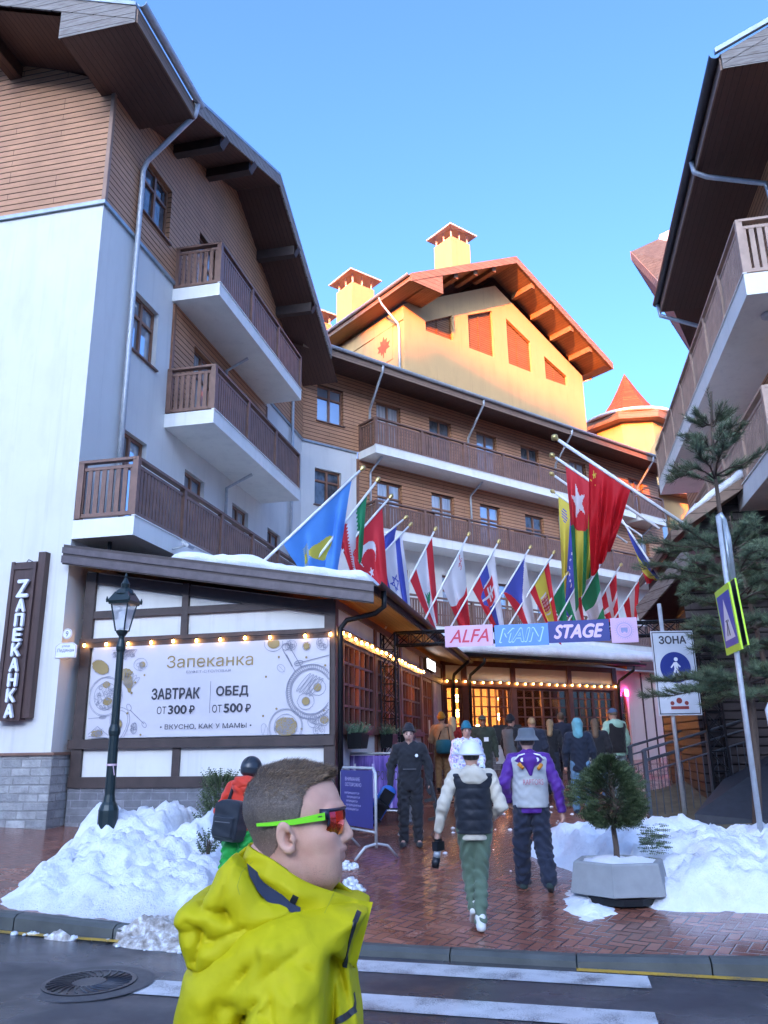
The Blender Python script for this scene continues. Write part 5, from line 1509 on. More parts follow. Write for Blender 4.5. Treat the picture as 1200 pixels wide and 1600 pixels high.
for px, Y, n_, sp_, hh_, lb in ((548, 9.2, 110, .13, .16, 'small heap of broken snow in front of the galvanised barrier foot'), (543, 10.3, 36, .11, .10, 'low heap of broken snow under the navy notice')):
    ml = MB(); ml.smooth = True; c = at(px, 1300, Y)
    lump(ml, (c.x, c.y, gz(c.x, c.y) + .0), sp_ * .8, rnd)
    for i in range(n_):
        a = rnd.random() * 6.28; r_ = rnd.random() ** .6; x, y = c.x + sp_ * r_ * math.cos(a), c.y + 1.4 * sp_ * r_ * math.sin(a)
        lump(ml, (x, y, gz(x, y) + hh_ * (1 - r_) * rnd.random() + .01), .014 + .03 * rnd.random(), rnd)
    tag(ml.build('snow_heap', M['snow']), lb, 'snow heap')
def h_plant(x, y):
    return .10 * math.exp(-((x - 1.12) ** 2 / .04 + (y - 1.55) ** 2 / .22)) + .07 * math.exp(-((x - 1.2) ** 2 / .03 + (y - 1.25) ** 2 / .03)) - .03
heap('snow_patch', 'thin patch of snow on the bricks left of the planter', 'snow patch', .5, 1.5, .9, 2.6, h_plant, .035, None, 9)
rnd = random.Random(3)
ml = MB(); ml.smooth = True
def lump(mb, p, r, rnd):
    vs = []; nn = 7; mm = 5
    for j in range(mm + 1):
        for i in range(nn):
            th, ph_ = 2 * math.pi * i / nn, math.pi * j / mm
            k = r * (.75 + .5 * rnd.random())
            vs.append((p[0] + k * math.sin(ph_) * math.cos(th), p[1] + k * math.sin(ph_) * math.sin(th), p[2] + k * .6 * math.cos(ph_)))
    mb.add(vs, [(j * nn + i, j * nn + (i + 1) % nn, (j + 1) * nn + (i + 1) % nn, (j + 1) * nn + i) for j in range(mm) for i in range(nn)])
for i in range(24):
    s = -4.4 + 2.6 * rnd.random(); y = -.20 - .22 * rnd.random() ** 1.5
    p = RA.w(s, y, 0); lump(ml, (p.x, p.y, road_z(s) + .01), .012 + .035 * rnd.random() ** 2, rnd)
for i in range(60):
    s = -.6 + 2.4 * rnd.random(); y = 2.5 + 7 * rnd.random(); 
    if abs(s - .3) < .35 and rnd.random() < .5: continue
    p = RA.w(s - .25, y, 0); lump(ml, (p.x, p.y, pave_z(p.x, p.y)), .012 + .03 * rnd.random() ** 2, rnd)
tag(ml.build('snow_crumbs', M['snow'], kind='stuff'), 'crumbs of snow scattered on the kerb and bricks')
def h_slush(x, y):
    return (.12 + .04 * math.sin(x * 9)) * sstep(-3.05, -2.8, x) * (1 - sstep(-2.15, -1.95, x)) * sstep(-.44 + .05 * math.sin(x * 6), -.24, y) * (1 - sstep(.0, .25, y)) + .11 * math.exp(-((x + 3.45) ** 2 / .02 + (y + .27) ** 2 / .004)) - .035
sl2_ = heap('slush', 'brown slush on the edge of the large snow heap', None, -3.8, -1.8, -.6, .35, h_slush, .03, lambda x, y, h: .0, 15)
sl2_['kind'] = 'stuff'
k = NT('slush'); k.set(Base_Color=k.ramp(k.noise(16, 6), [(.30, (.20, .16, .12)), (.52, (.46, .41, .35)), (.66, (.78, .77, .76))]), Roughness=.5); k.bump(k.noise(40, 5), .6, .02)
sl2_.data.materials[0] = k.m

# ---------------------------------------------------------------- planter and its clipped tree
pc = Vector((2.30, 8.72, 0)); pc.z = gz(pc.x, pc.y)
pl = thing('planter', 'hexagonal grey concrete planter filled with snow', 'planter', tuple(pc), 102)
mb = MB(); ph_ = R(20)
ring6 = lambda r, z, k=1.0: [(r * math.cos(R(60 * i) + ph_), r * math.sin(R(60 * i) + ph_) * .82, z) for i in range(6)]
rings = [ring6(.41, .06), ring6(.52, .085), ring6(.47, .36), ring6(.455, .375), ring6(.41, .375), ring6(.37, .30)]
vs = [p for r_ in rings for p in r_]; f = []
for j in range(5):
    for i in range(6): f.append((j * 6 + i, j * 6 + (i + 1) % 6, (j + 1) * 6 + (i + 1) % 6, (j + 1) * 6 + i))
f += [tuple(range(6))[::-1], tuple(30 + i for i in range(6))]
mb.add(vs, f)
mb.build('tub', M['concrete'], pl)
mb = MB(); mb.lathe([(.36, 0), (.36, .062)], 12); mb.build('foot', M['black'], pl)
mb = MB(); mb.smooth = True; vs = []; f = []
for j in range(9):
    for i in range(24):
        r_ = .405 * j / 8; a = 2 * math.pi * i / 24
        x, y = r_ * math.cos(a + ph_), r_ * math.sin(a + ph_) * .82
        vs.append((x, y, .345 + .05 * (1 - (j / 8) ** 2) + .035 * noise.fractal(Vector((x * 6, y * 6, 2)), 1, 2, 4)))
for j in range(8):
    for i in range(24): f.append((j * 24 + i, (j + 1) * 24 + i, (j + 1) * 24 + (i + 1) % 24, j * 24 + (i + 1) % 24))
mb.add(vs, f); tag(mb.build('snow', M['snow'], pl), None)
def spray(mb, p, d, L, w, rnd, n=5):
    """a flat feathery spray of scale leaves"""
    d = d.normalized(); s = d.cross(Vector((rnd.random() - .5, rnd.random() - .5, rnd.random() - .5))).normalized()
    for k in range(n):
        t = (k + .5) / n; q = p + d * L * t
        for sg_ in (-1, 1):
            e = q + (d * .6 + s * sg_).normalized() * w * (1.1 - t * .7) + Vector((0, 0, -.15 * w))
            o = d.cross(s) * w * .05 + d * w * .30
            mb.quad(q - o * .4, e, q + o)
    mb.quad(p - s * .004, p + d * L, p + s * .004)
tt = thing('topiary_tree', 'small clipped evergreen on a bare stem growing in the planter', 'tree', tuple(pc + Vector((.0, .05, .36))), 90)
mb = MB(); mb.smooth = True; mb.tube([(0, 0, -.1), (.01, .01, .12), (-.005, .0, .30), (.03, .0, .5), (.01, 0, .8)], [.032, .03, .026, .022, .012], 8)
rnd = random.Random(11)
for i in range(26):
    a = rnd.random() * 6.28; z = .38 + .5 * rnd.random(); r_ = .12 + .16 * rnd.random()
    mb.tube([(.02, 0, z - .1), (r_ * .6 * math.cos(a), r_ * .6 * math.sin(a), z), (r_ * math.cos(a), r_ * math.sin(a), z + .05)], [.008, .006, .003], 5)
mb.build('trunk', M['bark'], tt)
mb = MB()
for i in range(5200):
    a = rnd.random() * 6.28; zf = rnd.random(); z = .32 + .68 * zf
    R0 = .31 * math.sin(math.pi * min(1, (zf * .92 + .10))) ** .7 * (1 + .25 * math.sin(a * 3 + z * 9) + .15 * math.sin(a * 7))
    r_ = R0 * (.35 + .65 * rnd.random() ** .45)
    if noise.noise(Vector((r_ * math.cos(a) * 7, r_ * math.sin(a) * 7, z * 7))) < -.28: continue
    p = Vector((r_ * math.cos(a), r_ * math.sin(a), z)); d = Vector((math.cos(a), math.sin(a), .35 - .9 * (1 - zf) * rnd.random() + .3 * rnd.random()))
    spray(mb, p, d, .05 + .05 * rnd.random(), .028, rnd, 4)
for i in range(150):
    p = Vector((.22 + .26 * rnd.random(), -.1 + .15 * rnd.random(), .22 + .14 * rnd.random() - .2 * rnd.random())); spray(mb, p, Vector((1, -.2, -.2 + .4 * rnd.random())), .08, .022, rnd, 4)
mb.build('crown', M['thuja'], tt)

# ---------------------------------------------------------------- pine tree on the right
def pine(name, label, x, y, H, whorls, seed, lean=(0, 0)):
    rnd = random.Random(seed)
    t = thing(name, label, 'tree', (x, y, gz(x, y)), 90)
    tr = MB(); tr.smooth = True
    path = lambda z: Vector((lean[0] * z / H + .10 * math.sin(z * .9), lean[1] * z / H, z))
    zs = [i * H / 14 for i in range(15)]
    tr.tube([path(z) for z in zs], [.058 * (1 - .9 * (z / H)) + .010 for z in zs], 9)
    nd = MB()
    def shoot(p, d, L, n):
        d = d.normalized(); a = d.orthogonal().normalized(); b = d.cross(a)
        for k in range(n):
            tpos = (k / n) ** .8; q = p + d * (L * tpos)
            an = rnd.random() * 6.28; sp = .85 + .35 * rnd.random()
            v = (d * (1.0 - .35 * (1 - tpos)) + (a * math.cos(an) + b * math.sin(an)) * sp).normalized()
            ln = .065 + .05 * rnd.random()
            s_ = v.cross(d + Vector((.01, .02, .03))).normalized() * .0036
            nd.quad(q - s_, q + v * ln, q + s_)
    for (z, n, Lm, rise, dens) in whorls:
        for i in range(n):
            a = 2 * math.pi * (i + rnd.random() * .5) / n + z * 2.1
            L = Lm * (.65 + .5 * rnd.random()); d = Vector((math.cos(a), math.sin(a), rise))
            p0 = path(z + .12 * (rnd.random() - .5)); pts = [p0 + d * (L * s) + Vector((0, 0, .10 * L * math.sin(s * 2.6) + .05 * math.sin(s * 7 + i))) for s in (0, .25, .5, .75, 1)]
            tr.tube(pts, [.016, .013, .010, .007, .004], 5)
            m_ = int(9 + L * 19 * dens)
            for k in range(m_):
                s = .22 + .78 * (k + rnd.random()) / m_
                b = pts[min(4, int(s * 4))].lerp(pts[min(4, int(s * 4) + 1)], s * 4 - int(s * 4)) if s < 1 else pts[4]
                sd = Vector((-math.sin(a), math.cos(a), 0)) * (1 if rnd.random() < .5 else -1)
                dd = (d * (.5 + .4 * rnd.random()) + sd * (.9 * rnd.random()) + Vector((0, 0, .15 + .35 * rnd.random()))).normalized()
                sl_ = .10 + .13 * rnd.random()
                tr.tube([b, b + dd * sl_], [.004, .002], 4, False)
                shoot(b, dd, sl_, 34)
            shoot(pts[4] - d * .1, d, .2, 34)
    shoot(path(H - .45), Vector((0, 0, 1)), .5, 110)
    tr.build('trunk', M['bark'], t); nd.build('crown', M['needle'], t)
    return t
pp_ = at(1178, 1270, 11.6)
wh = [(6.02, 4, .35, .5, 1.4), (5.62, 6, .50, .4, 1.3), (5.12, 7, .75, .28, 1.2), (4.15, 5, .5, .2, 1.2), (3.95, 8, 1.10, .12, 1.1), (3.6, 8, 1.25, .05, 1.1), (3.25, 7, 1.1, .02, 1.1), (2.85, 6, .8, -.05, 1.0), (2.5, 5, .8, .0, 1.0), (2.08, 9, 1.3, .03, 1.5), (1.88, 8, 1.25, -.05, 1.4)]
pine('pine_tree', 'tall thin topped pine tree standing by the zone sign', pp_.x, pp_.y, at(1118, 612, 11.6).z - gz(pp_.x, pp_.y), wh, 3, (at(1118, 612, 11.6).x - pp_.x - .03, .0))
p2 = at(1215, 1200, 13.6)
pine('pine_tree', 'second darker pine tree behind the crossing sign', p2.x, p2.y, 5.0, [(4.2, 6, .9, .15, .8), (3.6, 6, 1.0, .1, .8), (3.0, 5, 1.0, .0, .8), (2.3, 5, .9, .0, .8)], 8, (-.1, 0))
def bush(name, label, x, y, H, r, n, mat, seed, z=None):
    rnd = random.Random(seed)
    t = thing(name, label, 'shrub', (x, y, gz(x, y) if z is None else z), 90); mb = MB(); tr = MB()
    for i in range(n):
        a = rnd.random() * 6.28; zf = rnd.random(); rr_ = r * (1 - .35 * zf) * rnd.random() ** .5
        p = Vector((rr_ * math.cos(a), rr_ * math.sin(a), H * (.15 + .8 * zf)))
        spray(mb, p, Vector((math.cos(a) * .6, math.sin(a) * .6, .6 + .5 * rnd.random())), .10 + .06 * rnd.random(), .035, rnd, 4)
    for i in range(8):
        a = rnd.random() * 6.28; tr.tube([(0, 0, 0), (r * .4 * math.cos(a), r * .4 * math.sin(a), H * .8)], [.012, .004], 5)
    tr.build('stem', M['bark'], t); mb.build('foliage', mat, t); return t
b_ = at(345, 1235, 10.9); bush('juniper_shrub', 'green juniper shrub against the grey brick base behind the large snow heap', b_.x, b_.y, .95, .30, 700, M['thuja'], 2, gz(b_.x, b_.y) + .1)
b_ = at(326, 1312, 9.4); bush('juniper_shrub', 'low sprig of juniper poking out of the large snow heap', b_.x, b_.y, .22, .12, 50, M['thuja'], 5, gz(b_.x, b_.y) + .32)

# ---------------------------------------------------------------- signs at the right
sp_ = at(1070, 1270, 13.9)
zs_ = thing('zone_sign', 'grey zone sign with a round blue symbol on a post in front of the pine', 'sign', (sp_.x, sp_.y, gz(sp_.x, sp_.y)), 90)
q = MB(); q.smooth = True; q.tube([(0, 0, -.1), (-.04, 0, 3.5)], .035, 10).build('post', M['galv'], zs_)
zt = at(1055, 986, 13.86).z - zs_.location.z; zb = at(1055, 1118, 13.86).z - zs_.location.z; cx = at(1054, 1040, 13.86).x - sp_.x
q = MB(); q.box(cx - .36, cx + .36, -.07, -.045, zb, zt).build('plate', M['sign_grey'], zs_)
q = MB()
for a in (cx - .345, cx + .33): q.box(a, a + .015, -.074, -.0705, zb + .02, zt - .02)
q.box(cx - .33, cx + .33, -.074, -.0705, zt - .035, zt - .02).box(cx - .33, cx + .33, -.074, -.0705, zb + .02, zb + .035)
q.build('border', M['ink'], zs_)
zm = zt - .62
q = MB(); q.add([(cx + .26 * math.cos(R(9 * i)), -.073, zm + .26 * math.sin(R(9 * i))) for i in range(40)], [tuple(range(40))]); q.build('blue_disc', plain('sign_blue', (.012, .028, .20), .45, 0, .05), zs_)
def man_pict(par, cx, zm, y, s, mat, name='walking_figure'):
    q = MB()
    P = lambda pts: q.add([(cx + a * s, y, zm + b * s) for a, b in pts], [tuple(range(len(pts)))])
    q.add([(cx + (.10 + .17 * math.cos(R(20 * i))) * s, y, zm + (.78 + .17 * math.sin(R(20 * i))) * s) for i in range(18)], [tuple(range(18))])
    P([(-.12, .52), (.18, .55), (.22, .0), (-.10, -.05)]); P([(-.12, .5), (-.42, .12), (-.34, .04), (-.08, .32)]); P([(.18, .5), (.45, .18), (.38, .08), (.16, .3)])
    P([(-.10, -.02), (.06, -.02), (-.18, -.8), (-.38, -.78)]); P([(.04, .0), (.22, .02), (.28, -.38), (.44, -.76), (.26, -.8), (.08, -.36)])
    return q.build(name, mat, par)
man_pict(zs_, cx, zm - .02, -.0765, .2, M['white'])
upright(text_mesh('ЗОНА', .2, M['ink'], parent=zs_, fit=(.46, .13), bold=.006), cx, -.0745, zt - .155)
q = MB()
for a, s in ((-.12, .035), (0, .05), (.12, .035)):
    q.add([(cx + a + s * math.cos(R(30 * i)), -.0745, zb + .20 + (.04 if a == 0 else 0) + s * math.sin(R(30 * i))) for i in range(12)], [tuple(range(12))])
q.box(cx - .15, cx + .15, -.0748, -.0744, zb + .10, zb + .15)
q.build('red_symbol', plain('sign_red', (.28, .04, .03), .5), zs_)
cp = at(1195, 1345, 10.3); ct = at(1122, 806, 10.3)
cs_ = thing('crossing_sign', 'pedestrian crossing sign with fluorescent yellow border on a leaning grey post', 'sign', (cp.x, cp.y, gz(cp.x, cp.y)), 90)
o_ = Vector((cp.x, cp.y, gz(cp.x, cp.y))); tl = ct - o_
q = MB(); q.smooth = True; q.tube([Vector((0, 0, -.05)), tl * .5, tl], .034, 12).build('post', M['galv'], cs_)
q = MB(); q.smooth = True
e = tl.normalized(); q.tube([tl - e * .95 + Vector((.09, .02, 0)), tl - e * .3 + Vector((.10, .02, 0)), tl - e * .05 + Vector((.07, .02, 0)), tl + e * .03 + Vector((.02, .0, 0))], .04, 10)
q.tube([tl - e * .9 + Vector((.045, -.03, 0)), tl - e * .1 + Vector((.05, -.03, 0))], .02, 8)
q.build('bracket', M['zinc'], cs_)
for kk_, (sgn, px0) in enumerate(((1, 1138), (-1, 1147))):
    c = at(px0, 968 - 6 * kk_, 10.3 + .03 * kk_) - o_
    azn = -66                                                  # its face looks this way
    nrm = azdir(280) * sgn
    sx = Vector((0, 0, 1)).cross(nrm).normalized() * -1; upv = Vector((-.06, 0, 1)).normalized()
    q = MB(); q.obox(c, sx, nrm, upv, .40, .012, .42); s1 = q.build('panel', emit('fluorescent_border', (.58, .92, .05), .12) if kk_ == 0 else M['fluor_'], cs_) if False else None
    fl = M.setdefault('fluor', plain('fluorescent_border', (.55, .85, .03), .4, 0, .05)); M.setdefault('sblue', plain('crossing_blue', (.015, .05, .40), .35, 0, .05)); M.setdefault('sback', plain('sign_back', (.03, .035, .04), .5, .4))
    pn = q.build('sign_panel', fl, cs_)
    q = MB(); q.obox(c + nrm * .014, sx, nrm, upv, .335, .003, .335).build('blue_field', M['sblue'], pn)
    q = MB(); T3 = [c + nrm * .019 + sx * a + upv * b for a, b in ((-.27, -.25), (.27, -.25), (0, .27))]; q.quad(*T3).build('white_triangle', M['white'], pn)
    f_ = man_pict(None, 0, 0, 0, .2, M['ink']); f_.parent = pn
    f_.matrix_local = Matrix(((sx.x, -nrm.x, upv.x, 0), (sx.y, -nrm.y, upv.y, 0), (sx.z, -nrm.z, upv.z, 0), (0, 0, 0, 1))); f_.location = c + nrm * .0205 - upv * .05
    q = MB(); q.obox(c - nrm * .0145, sx, nrm, upv, .41, .002, .41).build('sign_back', M['sback'], pn)
gp = at(1194, 1100, 9.4)
g2 = thing('metal_stand', 'galvanised tube post bent at the top, cut by the right edge of the photo', 'post', (gp.x + .02, gp.y, gz(gp.x, gp.y)), 90)
zt = gp.z - gz(gp.x, gp.y); q = MB(); q.smooth = True; q.tube([(.12, 0, -.02), (.0, 0, zt - .06), (.03, 0, zt), (.5, .05, zt - .02)], .022, 8).build('tube', M['galv'], g2)

# ---------------------------------------------------------------- ramp with railings
rs = at(1008, 1170, 14.1); rbz = gz(rs.x, rs.y)
def ramp_rail(px, py, Y, label, L=4.2):
    p = at(px, py, Y); t = thing('railing', label, 'railing', (p.x, p.y, gz(p.x, p.y)), 78)
    h0 = p.z - gz(p.x, p.y); sl_ = .24
    zz = lambda s: sl_ * s
    q = MB(); q.smooth = True
    q.tube([(-.05, 0, h0 - .03), (0, 0, h0), (L, 0, h0 + zz(L))], .024, 8); hr_ = q.build('handrail', M['rail_metal'], t)
    q = MB(); q.tube([(0, 0, h0 - .16), (L, 0, h0 - .16 + zz(L))], .016, 6).build('mid_rail', M['rail_metal'], t)
    q = MB(); q.tube([(0, 0, h0 - .36), (L, 0, h0 - .36 + zz(L))], .016, 6).build('mid_rail', M['rail_metal'], t)
    n = int(L / .135)
    q = MB()
    for i in range(1, n):
        s = L * i / n
        if i % 9: q.tube([(s, 0, max(zz(s) * .72 - .1, 0)), (s, 0, h0 - .36 + zz(s))], .009, 5)
    tag(q.build('balusters', M['rail_metal'], t), None)
    for i in range(0, n + 1, 9):
        s = L * i / n; q = MB(); q.box(s - .03, s + .03, -.03, .03, max(zz(s) * .72 - .15, -.05), h0 + zz(s) - .01).build('post', M['rail_metal'], t)
ramp_rail(1006, 1172, 14.1, 'dark steel railing nearer the planter, climbing beside the ramp')
ramp_rail(984, 1166, 16.2, 'second dark steel railing along the far side of the ramp', 4.6)
# soil bank and dark ramp surface beside it
mb = MB(); mb.smooth = True; vs = []; nx, ny = 30, 14
fr_ = Frame((rs.x, rs.y, 0), 78)
for j in range(ny):
    for i in range(nx):
        s, y = -.1 + 7.5 * i / (nx - 1), -2.4 + 4.6 * j / (ny - 1)
        p = fr_.w(s, y, 0); z = gz(p.x, p.y) + max(0, .17 * s - .0) * min(1, max(0, (y + 2.4) / .9)) + .04 * noise.noise(Vector((s * 2, y * 2, 0)))
        vs.append((p.x, p.y, z - .03))
mb.add(vs, [(j * nx + i, j * nx + i + 1, (j + 1) * nx + i + 1, (j + 1) * nx + i) for j in range(ny - 1) for i in range(nx - 1)])
tag(mb.build('terrain', M['dirt'], kind='structure'), 'bank of frozen soil under the railing')
mb = MB(); A1, A2, A3, A4 = at(1085, 1272, 13.0), at(1130, 1218, 14.2), at(1260, 1150, 14.6), at(1290, 1290, 12.2)
for p, l in ((A1, .0), (A2, .30), (A3, 1.1), (A4, .35)): pass
mb.add([tuple(A1), tuple(A4), tuple(A3), tuple(A2)] + [(p.x, p.y, -.2) for p in (A1, A4, A3, A2)], [(0, 1, 2, 3), (0, 4, 5, 1), (3, 7, 4, 0), (1, 5, 6, 2), (2, 6, 7, 3)])
tag(mb.build('path', plain('dark_ramp_asphalt', (.028, .032, .04), .6, 0, .25, 9, .3), kind='structure'), 'dark asphalt ramp beside the snow')

# ---------------------------------------------------------------- black truss gate with the four panels
tb = at(612, 1255, 15.6)
tg = thing('truss_gate', 'black lattice truss gate spanning the plaza', 'truss', (tb.x, tb.y, gz(tb.x, tb.y)), 102)
ztop = at(612, 990, 15.6).z - gz(tb.x, tb.y); LT = 5.75
def truss(par, a, b, w, name):
    a, b = Vector(a), Vector(b); d = (b - a).normalized(); s1 = d.orthogonal().normalized(); 
    s1 = Vector((0, 1, 0)) if abs(d.y) < .9 else Vector((1, 0, 0)); s2 = d.cross(s1)
    q = MB(); L = (b - a).length; C = [s1 * i * w / 2 + s2 * j * w / 2 for i, j in ((-1, -1), (1, -1), (1, 1), (-1, 1))]
    for c in C: q.tube([a + c, b + c], .022, 6)
    n = max(1, round(L / (w * 1.15)))
    for k in range(n):
        for i in range(4):
            c, e = C[i], C[(i + 1) % 4]; t0, t1 = a + d * (L * k / n), a + d * (L * (k + 1) / n)
            q.tube([t0 + c, t1 + e], .009, 5, False); q.tube([t0 + e, t1 + c], .009, 5, False); q.tube([t0 + c, t0 + e], .009, 5, False)
    return q.build(name, M['black'], par)
truss(tg, (0, 0, 0), (0, 0, ztop), .28, 'truss_post'); truss(tg, (LT, 0, -.35), (LT, 0, ztop), .28, 'truss_post')
truss(tg, (.14, 0, ztop - .12), (LT - .14, 0, ztop - .12), .24, 'truss_beam')
q = MB(); q.box(-.35, .35, -.35, .35, 0, .012).build('base_plate', M['black'], tg)
TG = Frame(tuple(tg.location), 102)
def tpix(px):                                                  # sideways place on the gate under a photo column
    d = ray(px, 990); nn = TG.y; t = (TG.o - CAMP - nn * .17).dot(nn) / d.dot(nn); p = CAMP + d * t; return TG.l(p).x
def tpz(px, py):
    d = ray(px, py); nn = TG.y; t = (TG.o - CAMP - nn * .17).dot(nn) / d.dot(nn); return (CAMP + d * t).z - TG.o.z
pinkm = plain('pink_panel', (.62, .42, .58), .6, 0, .04, 3, 0); bluem = plain('blue_panel', (.11, .27, .64), .6, 0, .04, 3, 0); navym = plain('navy_panel', (.03, .045, .21), .6, 0, .05, 3, 0)
redi = plain('red_lettering', (.55, .05, .09), .6, 0, .03); skyi = plain('pale_blue_lettering', (.40, .66, .90), .6, 0, .03); pinki = plain('pink_lettering', (.66, .50, .72), .6, 0, .03)
for lab, txt, x0, x1, zb0, zt0_, mt, ti in (('pink panel lettered ALFA hung on the black truss', 'ALFA', 695, 770, 1010, 977, pinkm, redi), ('light blue panel lettered MAIN hung on the black truss', 'MAIN', 773, 857, 1009, 975, bluem, skyi),
                                        ('navy panel lettered STAGE hung on the black truss', 'STAGE', 857, 953, 1003, 969, navym, pinki), ('pale pink panel with a cogwheel emblem hung on the black truss', None, 955, 997, 1004, 965, pinkm, None)):
    a, b = tpix(x0), tpix(x1); zb_, zt_2 = tpz((x0 + x1) / 2, zb0), tpz((x0 + x1) / 2, zt0_)
    t = thing('sign_panel', lab, 'sign', tuple(TG.w((a + b) / 2, -.17, (zb_ + zt_2) / 2)), 102, 'panels on the truss gate')
    w, h = (b - a) / 2, (zt_2 - zb_) / 2
    q = MB(); q.box(-w, w, 0, .02, -h, h).build('board', mt, t)
    if txt:
        if txt == 'MAIN':
            o = text_mesh(txt, .3, ti, parent=t, shear=.35, fit=(w * 1.66, h * 1.25), bold=.012); upright(o, 0, -.004, -.0)
            o = text_mesh(txt, .3, mt, name='lettering_inline', parent=t, shear=.35, fit=(w * 1.6, h * 1.14), bold=-.004); upright(o, 0, -.007, 0)
        else:
            o = text_mesh(txt, .3, ti, parent=t, shear=.35, fit=(w * 1.62, h * 1.2), bold=.004 if txt == 'ALFA' else .012); upright(o, 0, -.004, -.0)
            for_serif = MB()
    else:
        q = MB(); disc_ring(q, .125, .135, -.004); disc_ring(q, .088, .092, -.004)
        for i in range(24):
            a_ = R(15 * i); q.bar((.145 * math.cos(a_), -.004, .145 * math.sin(a_)), (.17 * math.cos(a_), -.004, .17 * math.sin(a_)), .004, .012, (0, 1, 0))
        q.box(-.06, .06, -.005, -.002, -.03, .045).box(-.05, -.02, -.005, -.002, -.05, -.03).box(.02, .05, -.005, -.002, -.05, -.03)
        q.build('cogwheel_emblem', plain('blue_grey_ink', (.25, .28, .50), .6), t)
# ---------------------------------------------------------------- crowd barriers with posters, flower boxes, menu stand, manhole
def barrier(lab, px, py, Y, az, w, h, poster, lines):
    p = at(px, py, Y); t = thing('barrier', lab, 'barrier', (p.x, p.y, gz(p.x, p.y)), az)
    q = MB(); q.smooth = True; q.tube([(-w / 2, 0, .12), (-w / 2, 0, h - .06), (-w / 2 + .06, 0, h), (w / 2 - .06, 0, h), (w / 2, 0, h - .06), (w / 2, 0, .12)], .02, 8); q.tube([(-w / 2, 0, .3), (w / 2, 0, .3)], .016, 8); fr = q.build('frame', M['galv'], t)
    for s in (-1, 1):
        q = MB(); q.smooth = True; q.tube([(s * w / 2, -.30, .0), (s * w / 2, -.16, .14), (s * w / 2, 0, .17), (s * w / 2, .16, .14), (s * w / 2, .30, 0)], .018, 8).build('foot', M['galv'], t)
    q = MB(); q.box(-w / 2 + .03, w / 2 - .03, -.03, -.022, .34, h - .03); po_ = q.build('poster', poster, t)
    for (tx, x, z, ww, hh, mt) in lines:
        o = text_mesh(tx, .1, mt, parent=po_, fit=(ww, hh)); upright(o, x, -.032, z)
    return t
navy = plain('navy_poster', (.035, .035, .17), .5, 0, .15, 2, 0)
k = NT('violet_poster'); f_ = k.noise(3, 4, stretch=(4, 1, .6)); k.set(Base_Color=k.ramp(f_, [(.35, (.045, .03, .17)), (.55, (.16, .10, .36)), (.75, (.55, .5, .75))]), Roughness=.45)
lav = plain('lavender_ink', (.45, .42, .62), .6)
barrier('navy notice on a galvanised barrier stand, nearer the kerb', 560, 1330, 11.1, 150, .95, 1.06, navy, [('ВНИМАНИЕ', -.1, .92, .42, .045, lav), ('ОСТОРОЖНО', -.08, .85, .46, .045, lav)] + [('запрещается', -.12 + .04 * (i % 2), .74 - .05 * i, .42 - .05 * (i % 3), .03, lav) for i in range(5)])
barrier('violet poster on a barrier stand against the restaurant wall', 592, 1290, 12.9, 128, 1.2, 1.12, k.m, [('L', -.38, .72, .16, .50, M['white']), ('L', -.02, .72, .16, .50, lav), ('ОСТОРОЖНО', .05, .80, .70, .13, M['ink'])])
def flowerbox(lab, p, az, w=.5, seed=1, grp='flower boxes under the restaurant windows'):
    t = thing('flower_box', lab, 'flower box', tuple(p), az, grp)
    q = MB(); q.add([(-w / 2 * .8, -.11, 0), (w / 2 * .8, -.11, 0), (w / 2 * .8, .1, 0), (-w / 2 * .8, .1, 0), (-w / 2, -.14, .24), (w / 2, -.14, .24), (w / 2, .1, .24), (-w / 2, .1, .24)], [(0, 3, 2, 1), (0, 1, 5, 4), (1, 2, 6, 5), (2, 3, 7, 6), (3, 0, 4, 7), (4, 5, 6, 7)]).build('box', M['black'], t)
    rnd = random.Random(seed); mb = MB()
    for i in range(170):
        x = (rnd.random() - .5) * w; a = rnd.random() * 6.28; p_ = Vector((x, (rnd.random() - .5) * .16, .22)); d = Vector((math.cos(a) * .7 + x, math.sin(a) * .7 - .2, .5 + .7 * rnd.random()))
        spray(mb, p_, d, .12 + .14 * rnd.random(), .03, rnd, 4)
    mb.build('plants', M['herb'], t)
sd_ = 12
for i, (y, nm) in enumerate(((.75, 'flower box with green herbs at the corner window nearest the big banner'), (3.1, 'flower box with herbs just left of the black truss post'), (5.0, 'flower box with herbs right of the black truss post'))):
    flowerbox(nm, AF.w(.16, y, 1.60), 12 + 180 - 180, .46, 3 + i) if False else None
    t_ = flowerbox(nm, AF.w(.18, y, 1.58), 12, .5, 3 + i)
for i, (x, nm) in enumerate(((2.3, 'flower box on the back restaurant, left of the dark window post'), (4.3, 'flower box on the back restaurant under the middle window'), (5.7, 'flower box on the back restaurant under the right window'))):
    flowerbox(nm, BF.w(x, -.16, 1.55), 57, .6, 13 + i)
ms = at(797, 1215, 17.8); mt_ = thing('menu_stand', 'black menu stand with an orange oval and a white sheet', 'menu stand', (ms.x, ms.y, gz(ms.x, ms.y)), 95)
q = MB(); q.box(-.30, .30, -.02, .02, 1.0, 1.42); q.build('board', M['black'], mt_)
for s in (-.2, .2): q = MB(); q.bar((s, 0, 0), (s * .6, 0, 1.0), .03, .03).build('leg', M['black'], mt_)
q = MB(); q.add([(.12 + .07 * math.cos(R(15 * i)), -.024, 1.24 + .12 * math.sin(R(15 * i))) for i in range(24)], [tuple(range(24))]).build('orange_oval', plain('orange_print', (.75, .12, .03), .5), mt_)
q = MB(); q.box(-.28, .24, -.03, -.022, .62, .92).build('white_sheet', M['white'], mt_)
mc = RA.l(at(140, 1548, 7.05)); mcs = mc.x
pm_ = RA.w(-2.46, -1.38, 0); mz = road_z(-2.46) + .005 - .02 * math.sin((-1.38 + .16) * 3.14 / 5.4)
